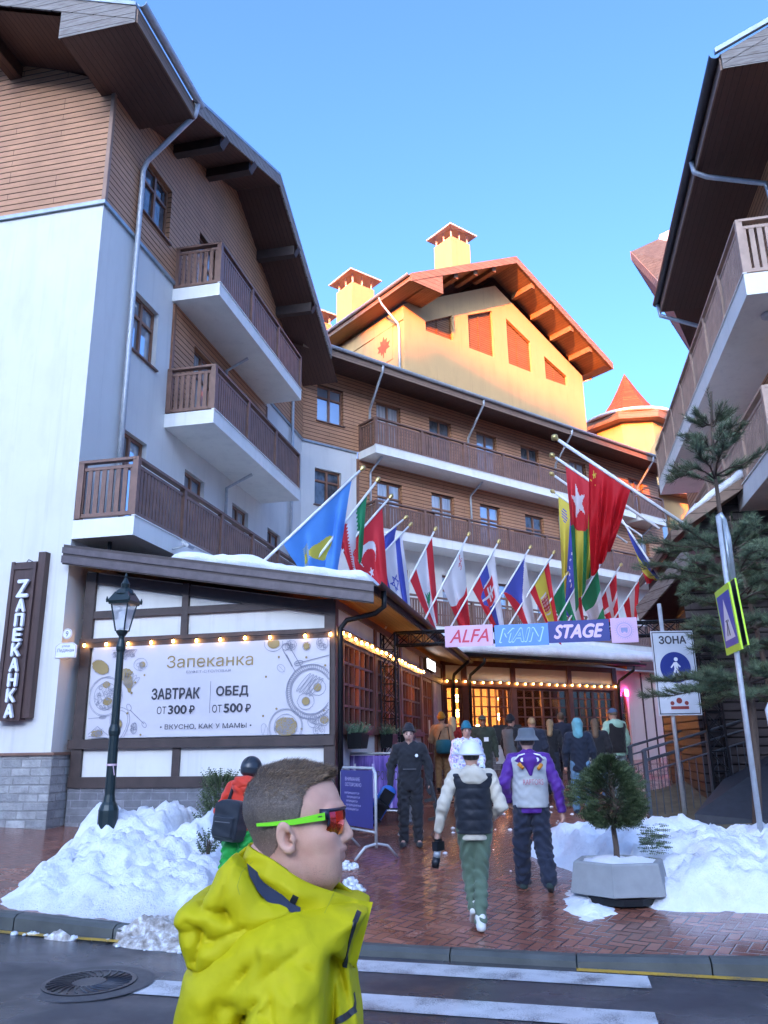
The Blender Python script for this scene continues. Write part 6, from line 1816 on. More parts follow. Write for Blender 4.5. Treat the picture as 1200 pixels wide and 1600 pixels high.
mh = thing('manhole_cover', 'round iron manhole cover with curved ribs in the wet asphalt', 'manhole', (pm_.x, pm_.y, mz), 102)
q = MB(); q.lathe([(.46, 0), (.44, .004), (.345, .005), (.34, .001)], 40).build('collar', plain('collar_concrete', (.06, .06, .062), .5, 0, .3, 20, .5), mh)
iron = plain('wet_iron', (.05, .05, .055), .3, .6, .3, 20, .3)
q = MB(); q.lathe([(.33, .001), (.33, .010), (.30, .010), (.295, .005), (.12, .005), (.115, .010), (.01, .011)], 40)
for i in range(26):
    a = R(360 * i / 26); pts = [(r_ * math.cos(a + (r_ - .13) * 2.4), r_ * math.sin(a + (r_ - .13) * 2.4), .007) for r_ in (.125, .17, .21, .25, .295)]
    q.tube(pts, .008, 5)
q.build('lid', iron, mh)
# things glimpsed behind the pine: a pink pennant, a chain of orange lamps
pn_ = at(1120, 1065, 15.2); pt_ = thing('pennant', 'pink pennant with a small emblem hanging behind the pine', 'pennant', tuple(pn_), 95)
q = MB(); q.box(-.24, .24, 0, .01, -.42, .42).build('cloth', pinkm, pt_); q = MB(); disc_ring(q, .11, .125, -.003, cz=-.05); q.box(-.05, .05, -.004, -.002, -.09, -.01); q.build('emblem', bpy.data.materials['blue_grey_ink'], pt_)
ol = at(1118, 960, 14.9); og = thing('string_lights', 'chain of orange lamps glowing through the pine branches', 'string lights', tuple(ol), 90)
rnd = random.Random(4)
for i in range(24):
    q = MB(); q.smooth = True; a = i * .5; q.lathe([(.005, .035), (.028, .02), (.03, -.01), (.01, -.035)], 7, (-.08 + .12 * math.cos(a) + .04 * rnd.random(), .05 * rnd.random(), .55 - .055 * i)); q.build('lamp', M['orange_glow'], og)
q = MB(); q.tube([(-.02, .02, .6), (-.05, .02, 0), (-.02, .02, -.8)], .008, 5).build('cable', M['black'], og)
# ---------------------------------------------------------------- flags
def fcol(name, c):
    key = 'flag_' + name
    if key in M: return M[key]
    k = NT('flag_' + name)
    k.set(Base_Color=k.ramp(k.noise(3, 3), [(.3, dk(c, .9)), (.7, c)]), Roughness=.6)
    k.b.inputs['Specular IOR Level'].default_value = .25
    tr = k.n('ShaderNodeBsdfTranslucent'); tr.inputs[0].default_value = (*c, 1)
    mx = k.n('ShaderNodeMixShader'); mx.inputs[0].default_value = .5
    k.l(k.b.outputs[0], mx.inputs[1]); k.l(tr.outputs[0], mx.inputs[2]); k.l(mx.outputs[0], k.out.inputs[0])
    M[key] = k.m
    return k.m
for n_, c_ in dict(red=(.72, .045, .06), white=(.80, .80, .82), blue=(.09, .12, .50), sky=(.13, .38, .85), green=(.04, .30, .13), yellow=(.80, .68, .10), lightblue=(.08, .25, .72), violet=(.16, .12, .40), crimson=(.66, .02, .03), black=(.02, .02, .02), brown=(.35, .08, .05)).items(): fcol(n_, c_)
def star(u, v, cu, cv, r, n=5, rot=90, inner=.4, asp=1.5):
    x, y = (u - cu) * asp, v - cv
    d = math.hypot(x, y)
    if d > r: return False
    a = (math.degrees(math.atan2(y, x)) - rot) % (360 / n); a = min(a, 360 / n - a)
    h = 180 / n; k = (r * inner) * math.sin(R(h))
    # edge between the outer point and the inner corner
    ox, oy = r, 0; ix, iy = r * inner * math.cos(R(h)), r * inner * math.sin(R(h))
    px, py = d * math.cos(R(a)), d * math.sin(R(a))
    return (ix - ox) * (py - oy) - (iy - oy) * (px - ox) >= 0
def circ(u, v, cu, cv, r, asp=1.5): return ((u - cu) * asp) ** 2 + (v - cv) ** 2 < r * r
# v: 0 at the lower edge, 1 at the upper edge; u: 0 at the hoist
def kaz(u, v):
    if circ(u, v, .5, .58, .20): return 'yellow'
    if abs(((u - .5) * 1.5)) < .34 and .20 < v < .40 - .9 * abs((u - .5)) ** 1.2 * .5 and int((u * 60)) % 2 == 0: return 'yellow'
    if abs(u - .5) < .10 and .22 < v < .34: return 'yellow'
    return 'sky'
def iran(u, v):
    if v > .667: return 'green'
    if v > .64 or .333 < v < .36: return 'white' if int(u * 44) % 2 else ('green' if v > .6 else 'red')
    if v > .333: return 'red' if circ(u, v, .5, .5, .10) and not circ(u, v, .5, .5, .06) else 'white'
    return 'red'
def turkey(u, v):
    if circ(u, v, .36, .5, .26) and not circ(u, v, .41, .5, .21): return 'white'
    if star(u, v, .58, .5, .13, rot=180): return 'white'
    return 'red'
def israel(u, v):
    if .10 < v < .26 or .74 < v < .90: return 'blue'
    for s in (1, -1):
        x, y = (u - .5) * 1.4, (v - .5) * s
        tri = lambda r: y > -r / 2 and y + abs(x) * 1.732 < r
        if tri(.21) and not tri(.15): return 'blue'
    return 'white'
def lebanon(u, v):
    if v > .74 or v < .26: return 'red'
    x = abs(u - .5) * 1.5
    for k in range(3):
        b = .34 + .10 * k
        if b < v < b + .12 and x < (.20 - .055 * k) * (1 - (v - b) / .13) + .02: return 'green'
    if x < .02 and .3 < v < .4: return 'brown'
    return 'white'
def malta(u, v):
    if u < .5:
        if abs((u - .12) * 1.5) < .025 and .72 < v < .94 or abs(v - .83) < .035 and abs((u - .12) * 1.5) < .12: return 'red' if int(u * 90 + v * 70) % 2 else 'white'
        return 'white'
    return 'red'
def slovakia(u, v):
    x = (u - .34) * 1.5
    if abs(x) < .24 and .16 < v < .80 and (v > .40 or abs(x) < .24 * ((v - .10) / .30) ** .5):
        if abs(x) > .215 or v > .775: return 'white'
        if abs(x) < .03 or (abs(v - .62) < .03 and abs(x) < .12) or (abs(v - .50) < .03 and abs(x) < .15): return 'white'
        if v < .34: return 'blue'
        return 'red'
    return 'white' if v > .667 else ('blue' if v > .333 else 'red')
def czech(u, v):
    if u * 1.5 < .75 * (1 - abs(v - .5) * 2): return 'blue'
    return 'white' if v > .5 else 'red'
def spain(u, v):
    if .25 < v < .75:
        x = (u - .36) * 1.5
        if abs(x) < .14 and abs(v - .48) < .18: return 'red' if (int(x * 34) + int(v * 34)) % 2 else ('white' if int(v * 50) % 3 == 0 else 'brown')
        if abs(abs(x) - .19) < .02 and abs(v - .46) < .15: return 'white'
        return 'yellow'
    return 'red'
def venez(u, v):
    if v > .667: return 'yellow' if not (circ(u, v, .14, .83, .09) and int(u * 80) % 2) else 'blue'
    if v > .333:
        for k in range(8):
            a = R(20 + 20 * k)
            if star(u, v, .5 + .2 * math.cos(a), .38 + .2 * math.sin(a), .035): return 'white'
        return 'blue'
    return 'red'
def togo(u, v):
    if u < .42 and v > .4: return 'white' if star(u, v, .21, .7, .20) else 'red'
    return 'green' if int((1 - v) * 5) % 2 == 0 else 'yellow'
def mauritius(u, v): return ('red', 'violet', 'green', 'yellow')[min(3, int(v * 4))]
def china(u, v):
    if star(u, v, .09, .88, .055): return 'yellow'
    for x, y in ((.15, .95), (.17, .86)):
        if star(u, v, x, y, .022): return 'yellow'
    return 'crimson'
def italy(u, v): return 'green' if u < .333 else ('white' if u < .667 else 'red')
def nigeria(u, v): return 'white' if .36 < u < .64 else 'green'
def denmark(u, v): return 'white' if abs(v - .5) < .09 or abs(u - .38) < .06 else 'red'
def austria(u, v): return 'white' if .333 < v < .667 else 'red'
def peru(u, v): return 'white' if .333 < u < .667 else 'red'
def romania(u, v): return 'blue' if u < .333 else ('yellow' if u < .667 else 'red')
def hungary(u, v): return 'red' if v > .667 else ('white' if v > .333 else 'green')
def orange_(u, v): return 'red' if v > .5 else 'yellow'
FLG = 'flags on slanting white poles above the restaurants'
def flag(label, fn, base, tip, YB, YT, A, B, C, D, folds=2.2, amp=.10, nu=66, nv=44, pr=.022, seed=0, up=True):
    """base, tip: ends of the pole (photo pixels at depths YB, YT). A, B: lower and upper ends of the hoist as fractions of the pole;
    C, D: where the free corners above / below hang, as pixels at the depth of the tip and base"""
    pb, pt = at(*base, YB), at(*tip, YT)
    t = thing('flag', label, 'flag', tuple(pb), 90, FLG)
    d = pt - pb
    q = MB(); q.smooth = True; q.tube([(0, 0, 0), d], pr, 8); po = q.build('pole', M['flagpole'] if 'flagpole' in M else M.setdefault('flagpole', plain('white_pole', (.72, .72, .71), .4, 0, .06)), t)
    q = MB(); q.smooth = True; e = d.normalized(); q.tube([d, d + e * .04, d + e * .07, d + e * .11, d + e * .15, d + e * .17], [pr * .9, pr * .9, pr * 2, pr * 2.2, pr * 1.3, .003], 8); q.build('finial', M['finial'] if 'finial' in M else M.setdefault('finial', plain('brass_finial', (.55, .42, .16), .3, .8)), po)
    a, b = d * A, d * B
    yb_ = YB + (YT - YB) * A; yt_ = YB + (YT - YB) * B
    c = at(*C, yt_) - pb; dd = at(*D, yb_ + .5 * (yt_ - yb_)) - pb
    rnd = random.Random(seed + 77); ph = rnd.random() * 6
    acr = Vector((.25, 1, 0)).normalized()
    mb = MB(); mb.smooth = True
    names = []; mats = []
    vs = []
    for j in range(nv + 1):
        for i in range(nu + 1):
            u, v = i / nu, j / nv
            h = a.lerp(b, v); f = dd.lerp(c, v)
            p = h.lerp(f, u)
            sag = Vector((0, 0, -.10 * d.length * math.sin(math.pi * v) * u * (1 - u) * 2))
            w = amp * min(1, u * 2.2) * (math.sin(folds * 6.283 * v + ph + u * 2.0) + .45 * math.sin(folds * 11.7 * v + ph * 2 - u * 3))
            p = p + sag + acr * w + Vector((1, 0, 0)) * (.22 * amp * min(1, u * 2) * math.cos(folds * 6.283 * v + ph + u * 2))
            vs.append(p)
    w1 = nu + 1
    for j in range(nv):
        for i in range(nu):
            cn = fn((i + .5) / nu, (j + .5) / nv)
            if cn not in names: names.append(cn)
            mb.mi = names.index(cn)
            q_ = j * w1 + i
            mb.f.append([q_, q_ + 1, q_ + w1 + 1, q_ + w1]); mb.m.append(mb.mi); mb.sm.append(True)
    mb.v = [tuple(p) for p in vs]
    mb.build('cloth', [M['flag_' + n_] for n_ in names], t)
    return t
flag('light blue flag with a yellow eagle and sun, first at the left', kaz, (395, 893), (562, 736), 13.2, 14.4, .26, .92, (523, 905), (470, 902), 2.0, .12, 90, 60, .026, 1)
flag('green, white and red horizontal flag hanging beside the light blue one', iran, (470, 905), (587, 754), 13.8, 14.8, 0.427, 0.877, (562, 912), (552, 900), 1.6, .10, 90, 60, .024, 2)
flag('red flag with a white crescent', turkey, (510, 890), (607, 780), 14.2, 15.0, 0.271, 0.892, (606, 940), (568, 920), 1.5, .08, 90, 60, .022, 3)
flag('blue edged flag mostly hidden behind the crescent flag', lambda u, v: 'blue' if v > .55 else 'white', (560, 870), (630, 812), 15.6, 16.2, .2, .86, (606, 880), (590, 875), 1.5, .06, 40, 30, .02, 4)
flag('white flag with blue stripes and a six pointed star', israel, (565, 900), (638, 823), 14.9, 15.8, 0.286, 0.859, (641, 965), (612, 945), 1.8, .08, 80, 60, .02, 5)
flag('red and white flag with a green cedar', lebanon, (602, 982), (678, 831), 16.2, 17.2, 0.481, 0.955, (683, 972), (680, 988), 1.4, .06, 70, 56, .02, 6)
flag('half white and half red flag beside the cedar flag', malta, (655, 985), (730, 839), 16.6, 17.6, 0.455, 0.891, (736, 980), (717, 980), 1.5, .06, 60, 50, .02, 7)
flag('white, blue and red flag with a double cross shield', slovakia, (704, 980), (777, 850), 17.0, 18.0, 0.44, 0.92, (788, 985), (774, 986), 1.5, .06, 80, 60, .02, 8)
flag('blue, white and red flag with a blue triangle', czech, (750, 985), (826, 859), 17.4, 18.4, 0.452, 0.913, (837, 985), (823, 985), 1.2, .05, 60, 50, .02, 9)
flag('red and yellow flag with a crest', spain, (792, 982), (863, 867), 17.8, 18.8, 0.483, 0.91, (877, 1008), (868, 1000), 1.4, .06, 80, 60, .02, 10)
flag('green flag half hidden between the crest flag and the tall yellow one', lambda u, v: 'green', (840, 970), (884, 900), 18.4, 19.0, 0.5, 0.936, (886, 975), (876, 972), 1.2, .05, 20, 16, .02, 11)
flag('red, white and green flag hanging under the tall green and yellow one', hungary, (862, 985), (907, 905), 18.6, 19.2, 0.439, 0.951, (915, 980), (905, 990), 1.2, .05, 50, 40, .02, 12)
flag('green and white flag right of the tall flags', nigeria, (880, 985), (939, 880), 18.8, 19.8, 0.427, 0.907, (947, 985), (930, 985), 1.4, .06, 50, 40, .02, 13)
flag('red flag with a white cross', denmark, (905, 990), (968, 886), 19.2, 20.2, 0.458, 0.915, (968, 985), (955, 985), 1.4, .06, 60, 40, .02, 14)
flag('red and white striped flag nearest the pine', austria, (945, 990), (1005, 895), 19.6, 20.6, 0.467, 0.916, (993, 985), (985, 985), 1.3, .06, 50, 40, .02, 15)
flag('large red flag with small yellow stars at the right', china, (1073, 822), (873, 688), 13.6, 14.2, 0.418, 0.748, (923, 905), (953, 858), 2.6, .14, 90, 60, .034, 16)
flag('large flag with a red star corner and green and yellow bars', togo, (1030, 826), (868, 715), 15.4, 16.2, 0.48, 0.898, (899, 955), (925, 890), 2.4, .13, 90, 60, .030, 17)
flag('flag of yellow, green, violet and red bars behind the star flag', mauritius, (1003, 838), (867, 744), 17.4, 18.0, 0.334, 0.814, (915, 905), (938, 872), 2.0, .12, 60, 48, .028, 18)
flag('tall yellow, blue and red flag with a ring of white stars', venez, (980, 848), (868, 771), 19.2, 19.8, .42, .96, (878, 950), (893, 970), 1.5, .10, 80, 60, .026, 19)
flag('blue, yellow and red flag behind the pine branch', romania, (1062, 950), (964, 800), 16.6, 17.2, .26, .86, (1010, 915), (1022, 905), 1.4, .07, 50, 40, .022, 20)
# ---------------------------------------------------------------- people in the plaza
def eyes_etc(par, s, hz=1.625, fwd=.085, look=(0, 0), skin_=None, brow=None):
    e = MB(); e.smooth = True
    for sx in (-1, 1): e.lathe([(.001, .009), (.009, .006), (.012, 0), (.009, -.006), (.001, -.009)], 8, (sx * .031 * s, fwd * s, hz * s))
    e.build('eyes', M['eye'], par)
    b = MB()
    for sx in (-1, 1): b.bar((sx * .016 * s, (fwd + .012) * s, (hz + .021) * s), (sx * .046 * s, (fwd + .004) * s, (hz + .023) * s), .012, .008)
    b.build('eyebrows', brow or M['hair_dark'], par)
    q = MB(); q.smooth = True; q.tube([(-.022 * s, (fwd + .006) * s, (hz - .072) * s), (0, (fwd + .018) * s, (hz - .070) * s), (.022 * s, (fwd + .006) * s, (hz - .072) * s)], [.003, .006, .003], 6)
    q.build('mouth', M['lip'], par)
M['eye'] = plain('dark_eye', (.02, .017, .016), .2, 0, .1, 5, 0); M['lip'] = plain('lips', (.36, .13, .11), .5, 0, .1, 20, .1)
M['hair_dark'] = plain('dark_hair', (.03, .022, .018), .6, 0, .3, 60, .6); M['hair_fair'] = plain('fair_hair', (.33, .22, .11), .6, 0, .3, 60, .6); M['hair_brown'] = plain('brown_hair', (.11, .07, .04), .6, 0, .3, 60, .6)
CLO = {}
def clo(name, c, **k):
    if name not in CLO: CLO[name] = fabric(name, c, **k)
    return CLO[name]
DEF = dict(hipL=(-.09, 0, .92), hipR=(.09, 0, .92), kneeL=(-.105, .02, .50), kneeR=(.105, .02, .50), ankL=(-.11, -.01, .09), ankR=(.11, -.01, .09), toeL=(-.14, .16, .035), toeR=(.14, .16, .035),
           shL=(-.185, -.01, 1.425), shR=(.185, -.01, 1.425), elL=(-.255, -.03, 1.15), elR=(.255, -.03, 1.15), wrL=(-.27, .05, .90), wrR=(.27, .05, .90), neck=(0, 0, 1.45), head=(0, .025, 1.63), chest=(0, 0, 1.28), pel=(0, 0, .95))
def figure(label, loc, heading, H, pose=None, jacket=None, vest=None, trousers=None, shoes=None, hat=None, hair=None, hood=None, gloves=None, h=.013, hem=.86, bulk=1.0, wide=1.0, face=True, skin_=None, seed=0, quilt=False):
    s = H / 1.75
    J = {k: np.array(v, float) for k, v in DEF.items()}
    for k, v in (pose or {}).items(): J[k] = np.array(v, float)
    for k in J: J[k] = J[k] * s
    t = thing('person', label, 'person', loc, heading + 90, 'people in the plaza')
    rnd = random.Random(seed); ph = [rnd.random() * 6 for _ in range(6)]
    def fold(X, Y, Z, a=.006):
        return a * (np.sin(X * 27 + 4 * np.sin(Z * 13 + ph[0]) + ph[1]) * np.sin(Z * 34 + 3 * np.sin(Y * 19 + ph[2]) + 2.5 * np.sin(X * 15) + ph[3]) + .6 * np.sin(Z * 61 + 4 * np.sin(X * 21 + ph[4]) + 3 * np.sin(Y * 23)))
    hd = J['head']; nk = J['neck']; ch = J['chest']; pl = J['pel']
    hands = {}
    def body(X, Y, Z):
        d = el(X, Y, Z, hd + np.array([0, -.012, .022]) * s, (.074 * s, .094 * s, .098 * s))
        d = smin(d, el(X, Y, Z, hd + np.array([0, .022, -.045]) * s, (.055 * s, .066 * s, .066 * s)), .035 * s)
        d = smin(d, rc(X, Y, Z, hd + np.array([0, .088, .0]) * s, hd + np.array([0, .108, -.032]) * s, .008 * s, .013 * s), .014 * s)
        for sx in (-1, 1): d = smin(d, el(X, Y, Z, hd + np.array([sx * .076, -.005, -.005]) * s, (.012 * s, .02 * s, .032 * s)), .008 * s)
        d = smin(d, rc(X, Y, Z, nk - np.array([0, .0, .05]) * s, hd + np.array([0, -.01, -.05]) * s, .058 * s, .054 * s), .03 * s)
        d = smin(d, rc(X, Y, Z, pl, ch, .12 * s, .135 * s, 1.3), .05 * s); d = smin(d, rc(X, Y, Z, J['shL'], J['shR'], .05 * s, .05 * s), .05 * s)
        for q in 'LR':
            d = smin(d, rc(X, Y, Z, J['sh' + q], J['el' + q], .046 * s, .038 * s), .02 * s); d = smin(d, rc(X, Y, Z, J['el' + q], J['wr' + q], .038 * s, .026 * s), .02 * s)
            d = smin(d, rc(X, Y, Z, J['hip' + q], J['knee' + q], .075 * s, .052 * s), .03 * s); d = smin(d, rc(X, Y, Z, J['knee' + q], J['ank' + q], .05 * s, .036 * s), .02 * s)
            d = smin(d, rc(X, Y, Z, J['ank' + q], J['toe' + q], .034 * s, .026 * s), .02 * s)
            w = J['wr' + q]; e = J['el' + q]; dr = (w - e) / max(np.linalg.norm(w - e), 1e-6)
            sd = np.cross(dr, np.array([1.0 if q == 'R' else -1.0, 0, 0])); sd = sd / max(np.linalg.norm(sd), 1e-6)
            sd = sd if sd[1] > 0 else -sd                              # towards the front: the thumb side
            inn = np.cross(sd, dr); inn = inn * (1 if inn[0] * (-1 if q == 'R' else 1) > 0 else -1)
            pe = w + dr * .085 * s
            d = smin(d, rc(X, Y, Z, w, pe, .026 * s, .032 * s, 1.0), .02 * s)
            for k_, (o, L) in enumerate(((.032, .065), (.011, .075), (-.011, .07), (-.032, .055))):
                b = pe + sd * o * s; m_ = b + (dr * .6 + inn * .25) * L * .55 * s; tp = m_ + (dr * .35 + inn * .75) * L * .5 * s
                d = smin(d, np.minimum(rc(X, Y, Z, b, m_, .0100 * s, .0095 * s), rc(X, Y, Z, m_, tp, .0095 * s, .008 * s)), .006 * s)
            b = w + dr * .035 * s + sd * .028 * s; m_ = b + (dr * .5 + sd * .7 + inn * .3) * .035 * s
            d = smin(d, np.minimum(rc(X, Y, Z, b, m_, .012 * s, .011 * s), rc(X, Y, Z, m_, m_ + (dr * .8 + inn * .4) * .03 * s, .011 * s, .009 * s)), .008 * s)
            hands[q] = pe
        return d
    allp = np.array(list(J.values())); lo = allp.min(0) - .14 * s; hi = allp.max(0) + .16 * s; lo[2] = -.03; lo[0] -= .06; hi[0] += .06; lo[1] -= .08; hi[1] += .06
    sdf_obj('body', body, lo, hi, h, skin_ or M['skin'], t)
    if face: eyes_etc(t, s, hd[2] / s + .0, hd[1] / s + .072) if abs(hd[0]) < .02 else None
    b = bulk
    def torso(X, Y, Z, k=1.0):
        d = rc(X, Y, Z, pl + np.array([0, 0, (hem - .95) * .6]) * s, ch + np.array([0, 0, .03]) * s, .158 * s * b * k, .172 * s * b * k, 1.28)
        d = smin(d, rc(X, Y, Z, J['shL'] * np.array([.8, 1, 1]), J['shR'] * np.array([.8, 1, 1]), .075 * s * k, .075 * s * k), .09 * s)
        d = smin(d, rc(X, Y, Z, nk - np.array([0, .01, .07]) * s, nk + np.array([0, .0, .045]) * s, .085 * s * k, .072 * s * k), .04 * s)
        return d
    def sleeve(X, Y, Z, q):
        d = rc(X, Y, Z, J['sh' + q], J['el' + q], .075 * s * b, .064 * s * b); w = J['wr' + q]
        return smin(d, rc(X, Y, Z, J['el' + q], w, .063 * s * b, .046 * s * b), .03 * s)
    cut = lambda D, Z, z0: smax(D, z0 * s - Z, .01)
    def jk(X, Y, Z):
        d = torso(X, Y, Z)
        for q in 'LR': d = smin(d, sleeve(X, Y, Z, q), .035 * s)
        d = d + fold(X, Y, Z)
        if hood == 'down':
            hd2 = el(X, Y, Z, nk + np.array([0, -.10, -.02]) * s, (.135 * s, .075 * s, .105 * s))
            d = smin(d, hd2 + fold(X, Y, Z, .004), .03 * s)
        if hood == 'up':
            k_ = el(X, Y, Z, hd + np.array([0, -.03, .012]) * s, (.105 * s, .118 * s, .128 * s)); k_ = np.maximum(k_, -(el(X, Y, Z, hd + np.array([0, .085, -.01]) * s, (.07 * s, .10 * s, .095 * s))))
            d = smin(d, k_, .035 * s)
        d = cut(d, Z, hem)
        neckhole = rc(X, Y, Z, nk + np.array([0, .015, .0]) * s, nk + np.array([0, .02, .2]) * s, .052 * s, .06 * s)
        return smax(d, -neckhole, .01 * s)
    if jacket: sdf_obj('jacket', jk, lo, hi, h, jacket, t)
    if vest:
        def vj(X, Y, Z):
            d = torso(X, Y, Z, 1.09) - .012 * s
            if quilt: d = d - .011 * s * np.sqrt(np.abs(np.sin(Z / s * 31))) + .009 * s
            d = d + fold(X, Y, Z, .004)
            for q, sx in (('L', -1), ('R', 1)): d = smax(d, -(rc(X, Y, Z, J['sh' + q] + np.array([sx * .075, 0, -.10]) * s, J['sh' + q] + np.array([sx * .05, 0, .1]) * s, .085 * s, .06 * s)), .02 * s)
            d = cut(d, Z, hem + .06)
            return smax(d, Z - (nk[2] + .015 * s), .02 * s)
        sdf_obj('vest', vj, lo, hi, h, vest, t)
    if trousers:
        def tr(X, Y, Z):
            d = rc(X, Y, Z, pl + np.array([-.03, 0, -.02]) * s, pl + np.array([.03, 0, -.02]) * s, .135 * s, .135 * s, 1.1)
            for q in 'LR':
                d = smin(d, rc(X, Y, Z, J['hip' + q], J['knee' + q], .100 * s * (.5 + .5 * wide), .078 * s * wide), .03 * s)
                d = smin(d, rc(X, Y, Z, J['knee' + q], J['ank' + q] + np.array([0, 0, .0]), .076 * s * wide, .066 * s * wide), .02 * s)
            d = d + fold(X, Y, Z, .008 * wide)
            low = np.minimum(J['ankL'][2], J['ankR'][2]) - .035 * s
            return smax(smax(d, low - Z, .01), Z - 1.03 * s, .01)
        sdf_obj('trousers', tr, lo, hi, h, trousers, t)
    if shoes:
        for q in 'LR':
            a, to = J['ank' + q], J['toe' + q]; f = to - a; f[2] = 0; f = f / np.linalg.norm(f); dz = (to[2] - .035 * s)
            he = a - f * .045 * s; he[2] = a[2] - .045 * s
            def sh(X, Y, Z, a=a, to=to, he=he):
                d = smin(rc(X, Y, Z, he, to, .046 * s, .040 * s), rc(X, Y, Z, a, a + np.array([0, 0, .03]) * s, .052 * s, .055 * s), .03 * s)
                pz = (to[2] + (he[2] - to[2]) * np.clip(((X - to[0]) * (he[0] - to[0]) + (Y - to[1]) * (he[1] - to[1])) / max(((he - to)[:2] ** 2).sum(), 1e-6), -.3, 1.3)) - .036 * s
                return smax(d, pz - Z, .008)
            mn = np.minimum(np.minimum(a, to), he) - .08; mx_ = np.maximum(np.maximum(a, to), he) + .1
            sdf_obj('shoe', sh, mn, mx_, min(h, .010), shoes, t)
    if gloves:
        for q in 'LR':
            w = J['wr' + q]; e = J['el' + q]; dr = (w - e) / np.linalg.norm(w - e)
            def gl(X, Y, Z, w=w, dr=dr):
                return smin(rc(X, Y, Z, w, w + dr * .10 * s, .046 * s, .046 * s), rc(X, Y, Z, w + dr * .1 * s, w + (dr * .15 + np.array([0, .03, 0])) * s, .042 * s, .03 * s), .03 * s)
            sdf_obj('glove', gl, w - .2, w + .2, .012, gloves, t)
    if hair:
        hm_, kind = hair
        def hf(X, Y, Z):
            d = el(X, Y, Z, hd + np.array([0, -.018, .026]) * s, (.084 * s, .103 * s, .105 * s)) + .004 * np.sin(X * 160) * np.sin(Y * 140 + Z * 90)
            d = smax(d, -(el(X, Y, Z, hd + np.array([0, .085, -.03]) * s, (.085 * s, .085 * s, .085 * s))), .015 * s)
            lowz = {'short': -.045, 'crop': -.02, 'long': -.30}[kind]
            if kind == 'long': d = smin(d, rc(X, Y, Z, hd + np.array([0, -.06, .0]) * s, hd + np.array([0, -.115, -.24]) * s, .075 * s, .07 * s), .04 * s)
            return smax(d, hd[2] + lowz * s - Z, .02 * s)
        sdf_obj('hair', hf, lo, hi, min(h, .011), hm_, t)
    if hat:
        kind, hm_ = hat[:2]
        c = hd + np.array([0, -.012, .03]) * s
        if kind == 'bucket':
            q = MB(); q.smooth = True; q.lathe([(.148, .015), (.150, .012), (.105, .075), (.098, .135), (.085, .155), (.03, .162), (.001, .162)], 20)
            q.lathe([(.146, .012), (.10, .07), (.09, .01)], 20)
            o = q.build('bucket_hat', hm_, t); o.location = (c[0], c[1] - .0, c[2] - .03 * s); o.scale = (s, s * 1.1, s)
        else:
            def hfn(X, Y, Z):
                if kind == 'beanie':
                    d = el(X, Y, Z, c + np.array([0, 0, .018]) * s, (.092 * s, .112 * s, .118 * s)); d = smin(d, el(X, Y, Z, c + np.array([0, -.02, .10]) * s, (.055 * s, .06 * s, .05 * s)), .03 * s)
                    rib = .003 * np.sin(np.arctan2(Y - c[1], X - c[0]) * 34); band = np.where((Z - c[2]) < .035 * s, -.008 * s, 0)
                    return smax(d + rib + band, (c[2] - .012 * s - .25 * (c[1] + .0 - Y)) - Z, .008 * s)
                if kind == 'helmet':
                    d = el(X, Y, Z, c + np.array([0, .0, .012]) * s, (.118 * s, .138 * s, .122 * s)); br = el(X, Y, Z, c + np.array([0, .0, -.012]) * s, (.132 * s, .158 * s, .022 * s))
                    return smax(smin(d, br, .03 * s), c[2] - .022 * s - Z, .006 * s)
                if kind == 'skihelmet':
                    d = el(X, Y, Z, c + np.array([0, -.0, .005]) * s, (.118 * s, .138 * s, .125 * s))
                    for vx in (-.05, 0, .05): d = smax(d, -rc(X, Y, Z, c + np.array([vx, -.14, .04]) * s, c + np.array([vx * .8, -.07, .115]) * s, .011 * s, .010 * s), .006 * s)
                    d = smax(d, -rc(X, Y, Z, c + np.array([-.14, -.06, .03]) * s, c + np.array([-.10, .05, .08]) * s, .010 * s, .010 * s), .006 * s)
                    d = smin(d, el(X, Y, Z, c + np.array([0, -.05, -.055]) * s, (.098 * s, .085 * s, .055 * s)), .02 * s); d = d - .003 * (np.abs(Z - c[2] + .01 * s) < .014 * s)
                    return smax(d, -(el(X, Y, Z, hd + np.array([0, .13, -.03]) * s, (.09 * s, .10 * s, .09 * s))), .01 * s)
                if kind == 'cap':
                    d = el(X, Y, Z, c + np.array([0, 0, .006]) * s, (.088 * s, .108 * s, .095 * s)); d = smax(d, c[2] + .0 - Z, .006 * s)
                    return smin(d, el(X, Y, Z, c + np.array([0, .13, .008]) * s, (.075 * s, .07 * s, .010 * s)), .012 * s)
                if kind == 'hood':
                    d = el(X, Y, Z, hd + np.array([0, -.03, .012]) * s, (.108 * s, .122 * s, .130 * s)); d = smin(d, rc(X, Y, Z, nk - np.array([0, .06, .0]) * s, hd - np.array([0, .05, .03]) * s, .10 * s, .09 * s), .03 * s)
                    return np.maximum(d + fold(X, Y, Z, .004), -(el(X, Y, Z, hd + np.array([0, .09, -.01]) * s, (.07 * s, .10 * s, .095 * s))))
            sdf_obj({'beanie': 'knitted_hat', 'helmet': 'helmet', 'skihelmet': 'helmet', 'cap': 'cap', 'hood': 'hood'}[kind], hfn, hd - .26, hd + .30, min(h, .010), hm_, t)
    t['_s'] = s
    return t, J, s
def gpt(px, Y):
    p = at(px, 1200, Y); return Vector((p.x, p.y, gz(p.x, p.y)))
NAVY, BLK, CREAM = clo('navy_cloth', (.022, .027, .045)), clo('black_cloth', (.018, .019, .023)), clo('cream_cloth', (.55, .49, .38))
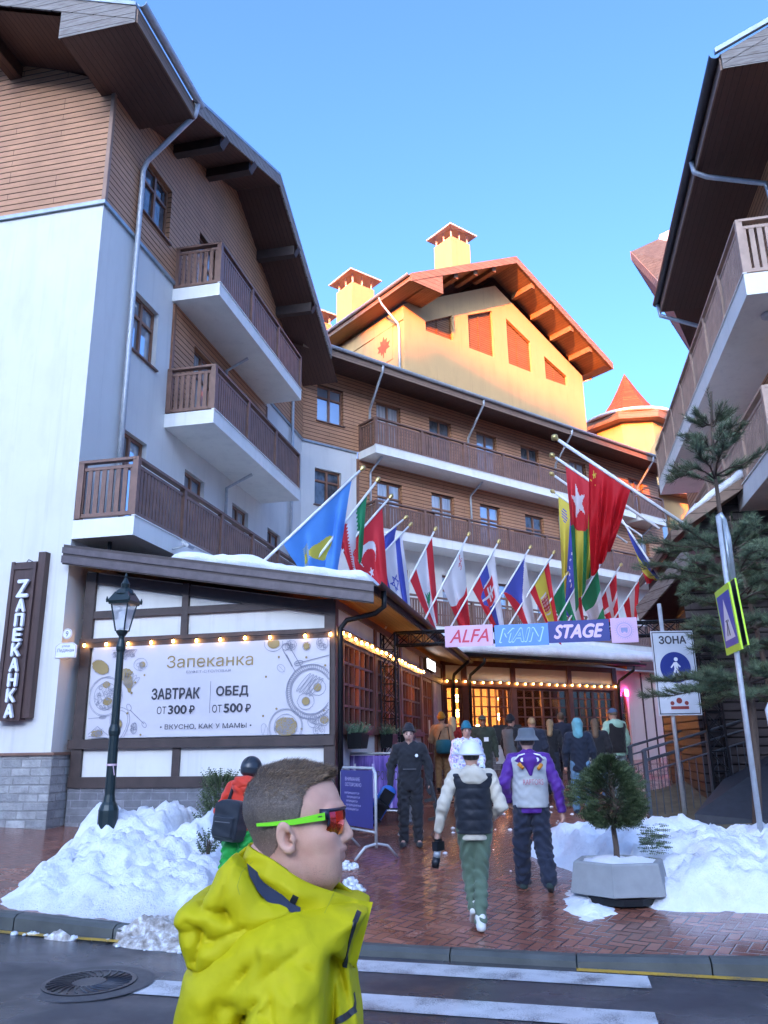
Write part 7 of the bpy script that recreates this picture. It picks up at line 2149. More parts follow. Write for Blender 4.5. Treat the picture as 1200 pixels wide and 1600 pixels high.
# 1 man in black, facing the camera, a snowboard in his hand
p1 = gpt(640, 11.55)
f1, J1, s1 = figure('person in black jacket and beanie facing the camera with a blue snowboard at the side', tuple(p1), 182, 1.56, dict(elL=(-.29, -.04, 1.16), elR=(.29, -.04, 1.16), wrL=(-.30, .02, .90), wrR=(.30, .02, .90)),
    BLK, None, BLK, BLK, ('beanie', BLK), (M['hair_dark'], 'short'), 'down', BLK, .010, .80, 1.08, 1.12, seed=1)
q = MB(); q.smooth = False; q.add([(-.10 + .022 * math.cos(R(30 * i)), .0, 1.30 + .022 * math.sin(R(30 * i))) for i in range(12)], [tuple(range(12))[::-1]]); o = q.build('chest_badge', M['white'], f1); o.location = (0, .156, -.13)
q = MB(); q.box(-.09, .09, .150, .156, .99, 1.0); q.build('pocket_zip', clo('grey_zip', (.12, .12, .13)), f1)
def snowboard(label, top, bot, w, mat, tilt=0.0, face=(0, -1, 0)):
    top, bot = Vector(top), Vector(bot); c = (top + bot) / 2; d = (top - bot).normalized(); L = (top - bot).length; fv = Vector(face); sd = d.cross(fv).normalized(); nv = sd.cross(d).normalized()
    t = thing('snowboard', label, 'snowboard', tuple(c), 90)
    q = MB(); q.smooth = True; n = 40; P = []
    for i in range(n):
        a = 2 * math.pi * i / n; x = math.cos(a); y = math.sin(a)
        k = L / 2 - w / 2; P.append(sd * (w / 2 * x * (1 - .10 * (1 - abs(y)))) + d * (y * w / 2 + (k if y > 0 else -k)) + nv * (.05 * max(0, abs(y) - .4)))
    q.prism(P, nv * .012); bd = q.build('deck', mat, t)
    for s_ in (-.18, .2):
        b = MB(); b.obox(d * (L * s_) + nv * .035, sd, d, nv, .08, .10, .02); b.obox(d * (L * s_) + nv * .09 - d * .09, sd, d, nv, .08, .02, .07); b.build('binding', M['black'], t)
    return t
snowboard('blue snowboard held by the person in black', p1 + Vector((-.25, -.14, .78)), p1 + Vector((-.54, -.12, .33)), .24, plain('blue_board', (.02, .10, .36), .3, 0, .15, 4, 0), face=(.35, -1, .1))
snowboard('dark snowboard with pale edge held by the person in black', p1 + Vector((.30, .0, .88)), p1 + Vector((.42, -.05, .26)), .24, plain('dark_board', (.03, .03, .035), .35, 0, .2, 4, 0), face=(-1, .15, .2))
# 2 walker with white helmet, black vest, cream hoodie, green trousers, camera in the left hand
p2 = gpt(737, 7.85)
f2, J2, s2 = figure('person in white helmet, black quilted vest and green trousers walking away', tuple(p2), 2, 1.575, dict(kneeL=(-.06, .10, .50), ankL=(-.035, .02, .20), toeL=(-.04, .12, .06), kneeR=(.05, .04, .50), ankR=(.015, -.12, .09), toeR=(.02, .05, .035),
    elL=(-.31, -.06, 1.16), wrL=(-.36, .02, .92), elR=(.275, -.06, 1.14), wrR=(.20, .13, 1.02)), CREAM, clo('black_quilt', (.016, .018, .024), rough=.5), clo('sage_cloth', (.10, .145, .095)), plain('white_trainer', (.62, .62, .56), .6), ('helmet', plain('white_helmet_shell', (.70, .71, .72), .35, 0, .04, 6, 0)), (M['hair_dark'], 'short'), 'down', None, .0085, .82, 1.0, .92, seed=2, quilt=True)
cpos = f2.matrix_basis @ Vector(J2['wrL'] + np.array([-.01, .02, -.16]) * s2)
cm = thing('camera', 'black and silver camera with a lens held low by the person in the white helmet', 'camera', tuple(cpos), 40)
q = MB(); q.box(-.055, .055, -.03, .03, -.04, .04); q.box(-.025, .025, -.028, .028, .04, .06); q.build('body', M['black'], cm)
q = MB(); q.smooth = True; dv = Vector((-.12, .1, -.75)).normalized(); q.tube([dv * .03, dv * .10], [.032, .032], 14); q.build('lens', M['galv'], cm)
q = MB(); q.smooth = True; q.tube([dv * .10, dv * .19], [.036, .034], 14); q.build('lens_barrel', M['black'], cm)
q = MB(); q.smooth = True; q.tube([(-.05, 0, .04), (-.07, .02, .10), (-.01, .02, .15), (.05, .02, .10), (.05, 0, .04)], .006, 6); q.build('strap', M['black'], cm)
# 3 walker with bucket hat, purple sleeves, pale vest, wide navy trousers
PUR = clo('purple_nylon', (.085, .022, .22), rough=.5)
p3 = gpt(826, 9.1)
f3, J3, s3 = figure('person in grey bucket hat and pale vest with purple sleeves walking away', tuple(p3), 4, 1.61, dict(kneeL=(-.12, .10, .51), ankL=(-.13, .16, .09), toeL=(-.16, .32, .04), kneeR=(.11, .02, .51), ankR=(.14, -.17, .14), toeR=(.16, -.03, .03),
    elL=(-.30, -.05, 1.17), wrL=(-.245, .10, .98), elR=(.31, -.06, 1.13), wrR=(.34, -.05, .86)), PUR, clo('pale_nylon', (.42, .43, .42), rough=.55), NAVY, clo('dark_green_boot', (.03, .05, .045)), ('bucket', clo('grey_felt', (.11, .125, .14))), (M['hair_brown'], 'short'), None, None, .0085, .84, 1.12, 1.30, seed=3)
nk = J3['neck']
def hood3(X, Y, Z):
    d = el(X, Y, Z, nk + np.array([0, -.125, -.02]) * s3, (.165 * s3, .06 * s3, .07 * s3)); d = smin(d, rc(X, Y, Z, nk + np.array([0, -.165, -.04]) * s3, nk + np.array([0, -.185, -.18]) * s3, .085 * s3, .02 * s3, 1.6), .05 * s3)
    return d + .004 * np.sin(X * 50 + Z * 20)
sdf_obj('hood', hood3, nk - .36, nk + .25, .010, PUR, f3)
ORA = clo('orange_nylon', (.55, .20, .02))
for sx, z0 in ((-1, -.115), (1, -.125)):
    q = MB(); q.smooth = True; q.tube([(nk[0] + sx * .13 * s3, nk[1] - .195 * s3, nk[2] + (z0 + .05) * s3), (nk[0] + sx * .085 * s3, nk[1] - .232 * s3, nk[2] + (z0 - .0) * s3)], [.024, .018], 8); q.build('orange_stripe', ORA, f3)
for sx in (-1, 1):
    q = MB(); q.smooth = True; q.tube([(sx * .165 * s3, nk[1] - .15 * s3, nk[2] - .02 * s3), (sx * .12 * s3, nk[1] - .17 * s3, nk[2] + .03 * s3), (sx * .05 * s3, nk[1] - .165 * s3, nk[2] + .045 * s3)], .009, 6); q.build('white_piping', M['white'], f3)
    q = MB(); q.add([(sx * .085 * s3 + .022 * math.cos(R(30 * i)), 0, .022 * math.sin(R(30 * i))) for i in range(12)], [tuple(range(12))]); o = q.build('hood_badge', M['white'], f3); o.location = (0, nk[1] - .197 * s3, nk[2] - .02 * s3)
o = text_mesh('RAPTORS', .1, plain('faded_red_print', (.42, .10, .14), .7), parent=f3, fit=(.21, .055)); o.location = (.02, -.196 * s3 - .018, 1.185 * s3); o.rotation_euler = (R(90), 0, 0)
# 4 person in tie dyed jacket and teal hat, facing
k = NT('tie_dye'); c_ = k.ramp(k.noise(11, 4, rough=.7), [(.30, (.10, .22, .55)), (.42, (.55, .62, .75)), (.50, (.75, .72, .75)), (.58, (.35, .22, .50)), (.66, (.12, .42, .50)), (.75, (.6, .35, .5))]); k.set(Base_Color=c_, Roughness=.7)
figure('person in tie dyed jacket and teal knitted hat coming towards the camera', tuple(gpt(731, 12.9)), 176, 1.54, dict(wrL=(-.22, .16, 1.0), wrR=(.24, .10, .92)), k.m, None, clo('grey_snow_trousers', (.11, .12, .15)), BLK, ('beanie', clo('teal_knit', (.015, .13, .19))), (M['hair_dark'], 'long'), 'down', BLK, .012, .80, 1.1, 1.15, seed=4)
# 5 guard
f5, J5, s5_ = figure('guard in dark green jacket and cap with a white badge on the chest', tuple(gpt(757, 16.8)), 180, 1.63, {}, clo('guard_green', (.035, .045, .032)), None, clo('guard_trousers', (.045, .05, .045)), BLK, ('cap', clo('guard_cap', (.06, .08, .06))), (M['hair_dark'], 'crop'), None, None, .013, .82, 1.1, 1.1, seed=5, skin_=skin('tan_skin', (.30, .165, .11)))
q = MB(); q.box(-.09, -.0, .160, .168, 1.12, 1.20); q.build('badge', M['white'], f5)
# 6, 7 at the door
f6, J6, s6 = figure('person in mustard hat and tan jacket by the restaurant door', tuple(gpt(692, 18.8)), 20, 1.66, dict(elL=(-.30, .08, 1.15), wrL=(-.20, .28, 1.05)), clo('tan_cloth', (.40, .27, .16)), None, clo('ochre_trousers', (.26, .15, .07)), BLK, ('beanie', clo('mustard_knit', (.50, .25, .03))), (M['hair_brown'], 'short'), 'down', None, .014, .85, 1.1, 1.1, seed=6)
bgp = f6.matrix_basis @ Vector((.1, -.20, .95)); bg_ = thing('bag', 'teal bag hanging behind the person in the mustard hat', 'bag', tuple(bgp), 110)
q = MB(); q.smooth = True; q.lathe([(.10, -.16), (.17, -.13), (.19, 0), (.17, .12), (.12, .15)], 14).build('pouch', clo('teal_canvas', (.015, .12, .17)), bg_); q = MB(); q.smooth = True; q.tube([(-.14, 0, .12), (-.05, .08, .40), (.08, .1, .42), (.14, 0, .12)], .012, 6).build('strap', BLK, bg_)
figure('person in a cream hooded red jacket beside the restaurant door', tuple(gpt(709, 19.3)), 5, 1.57, {}, clo('red_cloth', (.28, .025, .025)), clo('cream_yoke', (.52, .44, .28)) if False else None, clo('brown_trousers', (.07, .05, .04)), BLK, ('hood', clo('cream_hood', (.55, .46, .27))), (M['hair_brown'], 'short'), None, None, .014, .84, 1.1, 1.0, seed=7)
figure('person in black knitted hat and grey vest near the menu stand', tuple(gpt(801, 17.2)), 60, 1.60, {}, BLK, clo('grey_vest', (.10, .11, .12)), BLK, BLK, ('beanie', BLK), (M['hair_dark'], 'short'), None, None, .014, .84, 1.05, 1.0, seed=8)
figure('balding person in a bulky dark jacket seen from behind', tuple(gpt(835, 16.0)), 8, 1.58, {}, NAVY, None, BLK, BLK, None, (M['hair_fair'], 'crop'), 'down', None, .014, .80, 1.28, 1.1, seed=9)
figure('fair haired person in a dark coat between the two men in dark jackets', tuple(gpt(864, 17.6)), 20, 1.52, {}, BLK, None, NAVY, BLK, None, (M['hair_fair'], 'long'), None, None, .014, .72, 1.0, 1.0, seed=10)
figure('person in a long dark coat striding away past the windows', tuple(gpt(882, 18.2)), 8, 1.65, dict(kneeL=(-.10, .14, .52), ankL=(-.12, .24, .10), toeL=(-.14, .40, .05), kneeR=(.10, -.02, .50), ankR=(.12, -.22, .14), toeR=(.13, -.08, .035)), NAVY, None, BLK, clo('dark_trainer', (.05, .05, .06)), None, (M['hair_brown'], 'short'), None, None, .014, .66, 1.08, 1.0, seed=11)
figure('person in a teal hood, dark jacket and blue jeans walking away', tuple(gpt(907, 14.4)), 10, 1.57, dict(kneeL=(-.10, .10, .50), ankL=(-.12, .15, .09), toeL=(-.14, .3, .04), ankR=(.11, -.14, .12), toeR=(.12, .0, .035)), clo('ink_cloth', (.014, .02, .035)), None, clo('blue_denim', (.10, .20, .30)), clo('navy_trainer', (.02, .03, .05)), ('hood', clo('teal_jersey', (.12, .32, .36))), None, None, None, .012, .78, 1.08, 1.05, seed=12)
f14, J14, s14 = figure('long haired person in black jacket with a checked shirt tied at the waist', tuple(gpt(935, 15.6)), 15, 1.55, dict(elL=(-.29, .05, 1.15), wrL=(-.10, .22, 1.2)), BLK, None, clo('blue_jeans', (.09, .15, .24)), BLK, None, (M['hair_brown'], 'long'), None, None, .013, .92, 1.1, 1.0, seed=13)
k = NT('check_cloth'); ck = k.n('ShaderNodeTexChecker'); ck.inputs['Scale'].default_value = 28; ck.inputs[1].default_value = (.03, .04, .045, 1); ck.inputs[2].default_value = (.36, .36, .30, 1); k.l(k.obj(), ck.inputs[0]); k.set(Base_Color=ck.outputs[0], Roughness=.8)
sdf_obj('checked_shirt', lambda X, Y, Z: smax(rc(X, Y, Z, (0, 0, .98 * s14), (0, 0, .80 * s14), .165, .185, 1.2), np.abs(Z - .88 * s14) - .085, .01), (-.3, -.3, .7), (.3, .3, 1.1), .013, k.m, f14)
figure('person in blue cap, mint hoodie and black vest at the right of the group', tuple(gpt(966, 16.3)), -25, 1.73, dict(elL=(-.30, .02, 1.16), wrL=(-.24, .20, 1.02)), clo('mint_jersey', (.32, .50, .38)), clo('black_padded', (.02, .018, .02)), clo('grey_jeans', (.20, .23, .24)), BLK, ('cap', clo('denim_cap', (.06, .11, .20))), (M['hair_brown'], 'crop'), 'down', None, .012, .84, 1.1, 1.1, seed=14)
# 15 red jacket with a backpack behind the man in front
f15, J15, s15 = figure('person in orange red jacket, green trousers and dark ski helmet behind the man in yellow', tuple(gpt(364, 8.1)), 22, 1.46, dict(elL=(-.30, -.03, 1.14), wrL=(-.30, .10, .92)), clo('orange_red_nylon', (.62, .045, .02), rough=.5), None, clo('bright_green_nylon', (.02, .33, .05), rough=.5), BLK, ('skihelmet', plain('dark_helmet', (.025, .03, .035), .3, 0, .2, 8, 0)), (M['hair_dark'], 'crop'), 'down', BLK, .010, .86, 1.12, 1.35, seed=15)
f15.rotation_euler = (R(-7), R(4), f15.rotation_euler.z); bpy.context.view_layer.update()
nk = J15['neck']; sdf_obj('hood', lambda X, Y, Z: smin(el(X, Y, Z, nk + np.array([0, -.10, .02]) * s15, (.15 * s15, .085 * s15, .09 * s15)), rc(X, Y, Z, nk + np.array([-.08, -.02, .04]) * s15, nk + np.array([.08, -.02, .04]) * s15, .05 * s15, .05 * s15), .05) + .005 * np.sin(X * 38 + 3 * np.sin(Z * 40)), nk - .3, nk + .3, .010, clo('orange_red_nylon', (1, 0, 0)), f15)
bp = f15.matrix_basis @ Vector((-.02, -.225 * s15, 1.06 * s15)); bk = thing('backpack', 'black backpack worn by the person in the orange red jacket', 'backpack', tuple(bp), 15 + 90)
bk.rotation_euler = f15.rotation_euler
sdf_obj('pack', lambda X, Y, Z: smin(smax(np.maximum(np.abs(X) - .115, np.abs(Y) - .075), np.abs(Z) - .165, .08) - .02, np.maximum(np.maximum(np.abs(X) - .09, np.abs(Y + .08) - .045), np.abs(Z + .06) - .075) - .01, .03) + .003 * np.sin(Z * 60 + X * 20), (-.25, -.22, -.32), (.25, .2, .32), .010, clo('black_pack', (.02, .024, .03), rough=.6), bk)
for sx in (-.09, .09): q = MB(); q.smooth = True; q.tube([(sx, .09, -.10), (sx * 1.3, .24, .06), (sx * 1.2, .24, .26), (sx, .10, .30), (sx, .06, .18)], .017, 6).build('strap', BLK, bk)
q = MB(); q.box(-.08, .08, -.142, -.134, -.02, -.012).build('zip', clo('grey_zip', (.12, .12, .13)), bk)
# ---------------------------------------------------------------- the man in the yellow-green jacket, close to the camera
MY = 1.6                                                       # his middle plane, metres ahead
mloc = Vector((-.20, MY, road_z(RA.l((-.2, MY, 0)).x) + .06))
man = thing('person', 'man in a yellow green hooded jacket with red mirrored sunglasses, close to the camera', 'person', tuple(mloc), 90)
def mp(px, py, y=0.0):
    """a point of his outline at sideways offset y from his middle plane (towards the camera is negative), in his own axes"""
    p = at(px, py, MY) - mloc
    return np.array((p.x, y, p.z))
def prof(rows):
    zs = np.array([mp(460, r[0])[2] for r in rows]); o = np.argsort(zs)
    return zs[o], np.array([mp(r[1], r[0])[0] for r in rows])[o], np.array([mp(r[2], r[0])[0] for r in rows])[o], np.array([r[3] for r in rows])[o]
HZ, HF, HB, HWD = prof([(1212, 505, 418, .046), (1222, 518, 402, .061), (1236, 525, 393, .070), (1250, 529, 389, .0745), (1262, 531.5, 388, .076), (1270, 531, 388, .0765), (1282, 527.5, 390, .0765), (1296, 526.5, 395, .0755),
    (1308, 528, 402, .073), (1318, 532, 411, .070), (1326, 533.5, 418, .066), (1333, 532.5, 424, .062), (1341, 531, 430, .058), (1347, 528, 436, .055), (1358, 527, 444, .050), (1368, 525, 452, .044), (1377, 519, 462, .036), (1385, 508, 475, .024)])
def headfn(X, Y, Z):
    F, B, Wd = np.interp(Z, HZ, HF), np.interp(Z, HZ, HB), np.interp(Z, HZ, HWD)
    xc = (F + B) / 2 - .008; hx = np.where(X > xc, F - xc, xc - B)
    t = (X - xc) / hx
    tap = 1 - .22 * np.clip(t, 0, 1.2) ** 2 - .05 * np.clip(-t, 0, 1.2) ** 2
    k = (np.abs(t) ** 2.25 + (np.abs(Y) / (Wd * tap)) ** 2.25) ** (1 / 2.25)
    d = (k - 1) * np.minimum(hx, Wd) * .9
    d = np.maximum(d, np.maximum(Z - HZ[-1], HZ[0] - Z))
    return smin(d, el(X, Y, Z, mp(457, 1263), (.0875, .0755, .0735)), .012)
E_ = lambda X, Y, Z, px, py, y, r: el(X, Y, Z, mp(px, py, y), r)
earc = mp(457, 1301, -.0795)
def head(X, Y, Z):
    d = headfn(X, Y, Z)
    d = smin(d, rc(X, Y, Z, mp(455, 1345, -.052), mp(511, 1369, -.020), .012, .014), .03); d = smin(d, rc(X, Y, Z, mp(455, 1345, .052), mp(511, 1369, .020), .012, .014), .03)
    for sg_ in (-1, 1): d = smin(d, E_(X, Y, Z, 503, 1334, sg_ * .034, (.026, .022, .036)), .04)
    d = smin(d, E_(X, Y, Z, 515, 1367, 0, (.015, .020, .013)), .015)
    for sg_ in (-1, 1):
        d = smin(d, E_(X, Y, Z, 500, 1303, sg_ * .050, (.024, .016, .015)), .02)                      # cheekbone
        d = smin(d, rc(X, Y, Z, mp(530, 1262, sg_ * .008), mp(518, 1264, sg_ * .044), .008, .008), .012)  # brow
        d = smax(d, -E_(X, Y, Z, 530, 1279, sg_ * .031, (.010, .015, .009)), .012)                    # eye hollow
        d = smin(d, E_(X, Y, Z, 523, 1279, sg_ * .031, (.011, .012, .010)), .004)                     # eye
        d = smin(d, E_(X, Y, Z, 538, 1309, sg_ * .0125, (.0085, .0075, .0075)), .006)                 # nostril wing
        d = smax(d, -E_(X, Y, Z, 540.5, 1314, sg_ * .007, (.005, .0035, .003)), .002)
    d = smin(d, rc(X, Y, Z, mp(530, 1274), mp(545, 1302), .0068, .0082), .012)                     # nose
    d = smin(d, E_(X, Y, Z, 541, 1307, 0, (.0085, .009, .0062)), .008)
    d = smin(d, E_(X, Y, Z, 534.5, 1325, 0, (.0082, .020, .0055)), .008); d = smin(d, E_(X, Y, Z, 531.5, 1338, 0, (.0078, .017, .0058)), .009)
    d = smax(d, -rc(X, Y, Z, mp(541, 1331.5, -.02), mp(541, 1331.5, .02), .0026, .0026), .003)
    for sg_ in (-1, 1):                                                                             # ears
        c = earc * np.array([1, -sg_ * -1, 1]) if sg_ < 0 else earc * np.array([1, -1, 1])
        c = np.array([earc[0], sg_ * .0785, earc[2]]); yy = (Y - c[1]) * sg_
        XX = X - c[0] + (Z - c[2]) * .20 + yy * .25; ZZ = Z - c[2]
        out = np.sqrt((XX / .0138) ** 2 + (ZZ / .0235) ** 2)
        plate = np.maximum((out - 1) * .0138, np.abs(yy - .004) - .0055)
        helix = np.sqrt(((out - .86) * .0138) ** 2 + (yy - .009) ** 2) - .0042; helix = np.maximum(helix, XX - .010)
        lobe = -.0 + np.sqrt((XX + .0 - .004) ** 2 / 1.0 + (ZZ + .0185) ** 2 + ((yy - .004) * 1.5) ** 2) - .0068
        tragus = np.sqrt((XX - .0105) ** 2 + (ZZ + .003) ** 2 + (yy - .004) ** 2) - .0055
        anti = np.sqrt((XX + .003) ** 2 + ((ZZ - .002) * .45) ** 2 + (yy - .006) ** 2) - .0052
        conch = np.sqrt(((XX - .0045) / .0068) ** 2 + ((ZZ + .003) / .0115) ** 2 + ((yy - .010) / .012) ** 2)
        e = smin(smin(smin(plate, helix, .003), lobe, .006), anti, .004); e = smax(e, -(conch - 1) * .006, .003); e = smin(e, tragus, .004)
        d = smin(d, e, .005)
    d = smin(d, rc(X, Y, Z, mp(432, 1450), mp(449, 1330), .064, .058, 1.0), .022)
    d = smin(d, rc(X, Y, Z, mp(462, 1440), mp(490, 1362), .05, .030, 1.0), .02)
    return d
lo, hi = mp(372, 1440, -.10), mp(560, 1190, .10)
P, Fc = sdf_mesh(head, lo, hi, .0027)
lowb = MB()
base_n = len(P)
def lowbody(X, Y, Z):
    d = rc(X, Y, Z, (-.03, 0, .92), (-.03, 0, 1.26), .085, .085, .8)
    d = smin(d, rc(X, Y, Z, (-.03, 0, 1.28), (-.015, 0, 1.42), .07, .058), .03)
    for sg_ in (-1, 1):
        sh, elb, wr = mp(462, 1490, sg_ * .14), mp(452, 1660, sg_ * .215), mp(505, 1850, sg_ * .215)
        d = smin(d, rc(X, Y, Z, sh, elb, .030, .028), .03); d = smin(d, rc(X, Y, Z, elb, wr, .028, .026), .02)
        dr = (wr - elb) / np.linalg.norm(wr - elb); fw_ = np.array((.94, 0, .34)); inn = np.array((0, -sg_ * 1.0, 0)); pe = wr + dr * .085
        d = smin(d, rc(X, Y, Z, wr, pe, .026, .032), .02)
        for o, L in ((.032, .065), (.011, .075), (-.011, .07), (-.032, .055)):
            b = pe + fw_ * o; m_ = b + (dr * .6 + inn * .25) * L * .55; tp_ = m_ + (dr * .35 + inn * .75) * L * .5
            d = smin(d, np.minimum(rc(X, Y, Z, b, m_, .0100, .0095), rc(X, Y, Z, m_, tp_, .0095, .008)), .006)
        b = wr + dr * .035 + fw_ * .028; m_ = b + (dr * .5 + fw_ * .7 + inn * .3) * .035
        d = smin(d, np.minimum(rc(X, Y, Z, b, m_, .012, .011), rc(X, Y, Z, m_, m_ + (dr * .8 + inn * .4) * .03, .011, .009)), .008)
        d = smin(d, rc(X, Y, Z, (-.03, sg_ * .09, .86), (-.0 + .02 * sg_, sg_ * .10, .47), .075, .052), .03); d = smin(d, rc(X, Y, Z, (.02 * sg_, sg_ * .10, .47), (-.03 + .04 * sg_, sg_ * .11, .09), .05, .036), .02)
        d = smin(d, rc(X, Y, Z, (-.03 + .04 * sg_, sg_ * .11, .09), (.13 + .04 * sg_, sg_ * .13, .035), .034, .026), .02)
    return d
P2, F2 = sdf_mesh(lowbody, (-.3, -.42, -.02), (.3, .42, 1.46), .0125)
mb = MB(); mb.smooth = True
mb.add([tuple(p) for p in P], [tuple(int(i) for i in f) for f in Fc]); mb.add([tuple(p) for p in P2], [tuple(int(i) for i in f) for f in F2])
k = NT('man_skin'); c0 = (.66, .36, .245)
fz_ = k.noise(34, 5); red_ = k.ramp(k.noise(14, 4), [(.48, (0, 0, 0)), (.75, (.45, .45, .45))])
stub = k.math('GREATER_THAN', k.noise(520, 2), .60)
spz = k.n('ShaderNodeSeparateXYZ'); k.l(k.obj(), spz.inputs[0])
zj = mp(500, 1342)[2]
jm = k.math('MULTIPLY', k.math('MINIMUM', k.math('MAXIMUM', k.math('MULTIPLY', k.math('SUBTRACT', zj + .012, spz.outputs[2]), 40), 0), 1), k.math('MINIMUM', k.math('MAXIMUM', k.math('MULTIPLY', k.math('SUBTRACT', spz.outputs[0], float(mp(462, 1340)[0])), 30), 0), 1))
lipm = k.math('MULTIPLY', k.math('LESS_THAN', k.math('ABSOLUTE', k.math('SUBTRACT', spz.outputs[2], float(mp(535, 1332)[2]))), .011), k.math('GREATER_THAN', spz.outputs[0], float(mp(533, 1332)[0])))
cs_k = k.mix(red_, k.ramp(fz_, [(.3, dk(c0, .92)), (.7, dk(c0, 1.07))]), (.64, .24, .17))
cs_k = k.mix(k.math('MULTIPLY', jm, k.math('ADD', .16, k.math('MULTIPLY', stub, .28))), cs_k, (.17, .11, .085))
cs_k = k.mix(k.math('MULTIPLY', lipm, .4), cs_k, (.44, .155, .13))
k.set(Base_Color=cs_k, Roughness=.55, Subsurface_Weight=.06, Subsurface_Scale=.008); k.b.inputs['Subsurface Radius'].default_value = (1, .35, .2); k.b.inputs['Specular IOR Level'].default_value = .35
k.bump(k.math('ADD', k.noise(330, 4), k.math('MULTIPLY', k.noise(90, 3), .5)), .22, .0016)
bo = mb.build('body', k.m, man)
# hair: a close cap and thousands of short strands
kh = NT('cropped_hair'); ch_ = kh.ramp(kh.noise(240, 4), [(.3, (.075, .052, .038)), (.7, (.17, .125, .09))]); sph = kh.n('ShaderNodeSeparateXYZ'); kh.l(kh.obj(), sph.inputs[0]); fd = kh.math('MINIMUM', kh.math('MAXIMUM', kh.math('MULTIPLY', kh.math('SUBTRACT', float(mp(0, 1290)[2]), sph.outputs[2]), 16), 0), .62); ch_ = kh.mix(fd, ch_, (.36, .22, .165)); kh.set(Base_Color=ch_, Roughness=.55); kh.bump(kh.noise(420, 3), .5, .002)
ks = NT('hair_strands'); gi = ks.n('ShaderNodeNewGeometry'); ks.set(Base_Color=ks.ramp(gi.outputs['Random Per Island'], [(0, (.10, .06, .037)), (.6, (.25, .16, .095)), (1, (.44, .30, .18))]), Roughness=.45)
zt_h, zmid = mp(460, 1203)[2], mp(460, 1262)[2]
def hairmask(X, Y, Z):
    """below zero inside the hair line"""
    # over the forehead, past the temple, in front of the ear and down to the nape
    px = 460 + (X - mp(460, 1285)[0]) * 814; py = 1285 - (Z - mp(460, 1285)[2]) * 806
    lim = np.interp(px, [380, 405, 425, 440, 446, 450, 468, 473, 477, 480, 485, 500, 516, 524, 530], [1345, 1343, 1337, 1322, 1300, 1280, 1281, 1284, 1264, 1243, 1230, 1224, 1221, 1220, 1212])
    side = np.abs(Y)
    lim = np.where(side < .045, np.minimum(lim, np.where(px > 470, 1221 + (side / .045) * 6, 1400)), lim)
    return (py - lim) / 810
def hthick(Z):
    return np.interp(Z, [mp(0, 1345)[2], mp(0, 1290)[2], mp(0, 1250)[2], mp(0, 1225)[2], zt_h], [.0010, .0022, .0042, .0085, .0115])
def hairfn(X, Y, Z):
    d = headfn(X, Y, Z); d = smin(d, rc(X, Y, Z, mp(432, 1450), mp(449, 1330), .064, .058, 1.0), .022)
    d = d - hthick(Z) + .0016 * np.sin(X * 520 + 5 * np.sin(Z * 300)) * np.sin(Y * 560 + 4 * np.sin(X * 330)) * np.clip((Z - mp(0, 1265)[2]) * 40, .1, 1)
    return smax(d, hairmask(X, Y, Z), .003)
hair = sdf_obj('hair', hairfn, mp(374, 1352, -.10), mp(540, 1186, .10), .0034, kh.m, man, 1)
rnd = random.Random(6); me = hair.data; sm = MB()
cen = [(p.center.copy(), p.normal.copy()) for p in me.polygons]
zh = lambda py: mp(0, py)[2]
for c, n in cen:
    if n.length < .5: continue
    # outside only
    top_ = min(1, max(0, (c.z - zh(1262)) / (zh(1215) - zh(1262))))
    reps = 3 if top_ > .3 else 2
    for r_ in range(reps):
        L = (.0020 + .0085 * top_ ** 1.2) * (.6 + .7 * rnd.random())
        fwd = Vector((.75, 0, .25)) * (.35 + .9 * top_) + Vector((0, 0, -.5)) * (1 - top_)
        d = (n * (.55 + .25 * top_) + fwd + Vector((rnd.random() - .5, rnd.random() - .5, rnd.random() - .5)) * .7).normalized()
        o = Vector((rnd.random() - .5, rnd.random() - .5, rnd.random() - .5)) * .0035; s_ = d.cross(n)
        if s_.length < 1e-4: continue
        s_ = s_.normalized() * (.00042 + .0002 * top_)
        p0 = c + o - n * .0008
        sm.quad(p0 - s_, p0 + d * L, p0 + s_)
    if c.x > mp(512, 1225)[0] and c.z > zh(1232):                                  # the small quiff over the forehead
        for r_ in range(5):
            d = Vector((.7 + .3 * rnd.random(), (rnd.random() - .5) * .5, .25 + .5 * rnd.random())).normalized(); s_ = d.cross(Vector((0, 0, 1))).normalized() * .0005
            p0 = c + Vector((rnd.random() - .5, rnd.random() - .5, rnd.random() - .5)) * .004
            sm.quad(p0 - s_, p0 + d * (.006 + .009 * rnd.random()), p0 + s_)
sm.build('strands', ks.m, hair)
eb = MB()
for sg_ in (-1, 1):
    for i in range(160):
        t = rnd.random(); b = mp(533 - 15 * t ** 1.3, 1261 + 2 * t - 3 * rnd.random(), sg_ * (.012 + .036 * t)); d = Vector((-.35, sg_ * .8, .15 + .3 * rnd.random())).normalized(); p0 = Vector(b) + Vector((.002, 0, 0)); s_ = d.cross(Vector((1, 0, 0))).normalized() * .0005
        eb.quad(p0 - s_, p0 + d * .007, p0 + s_)
eb.build('eyebrows', ks.m, man)
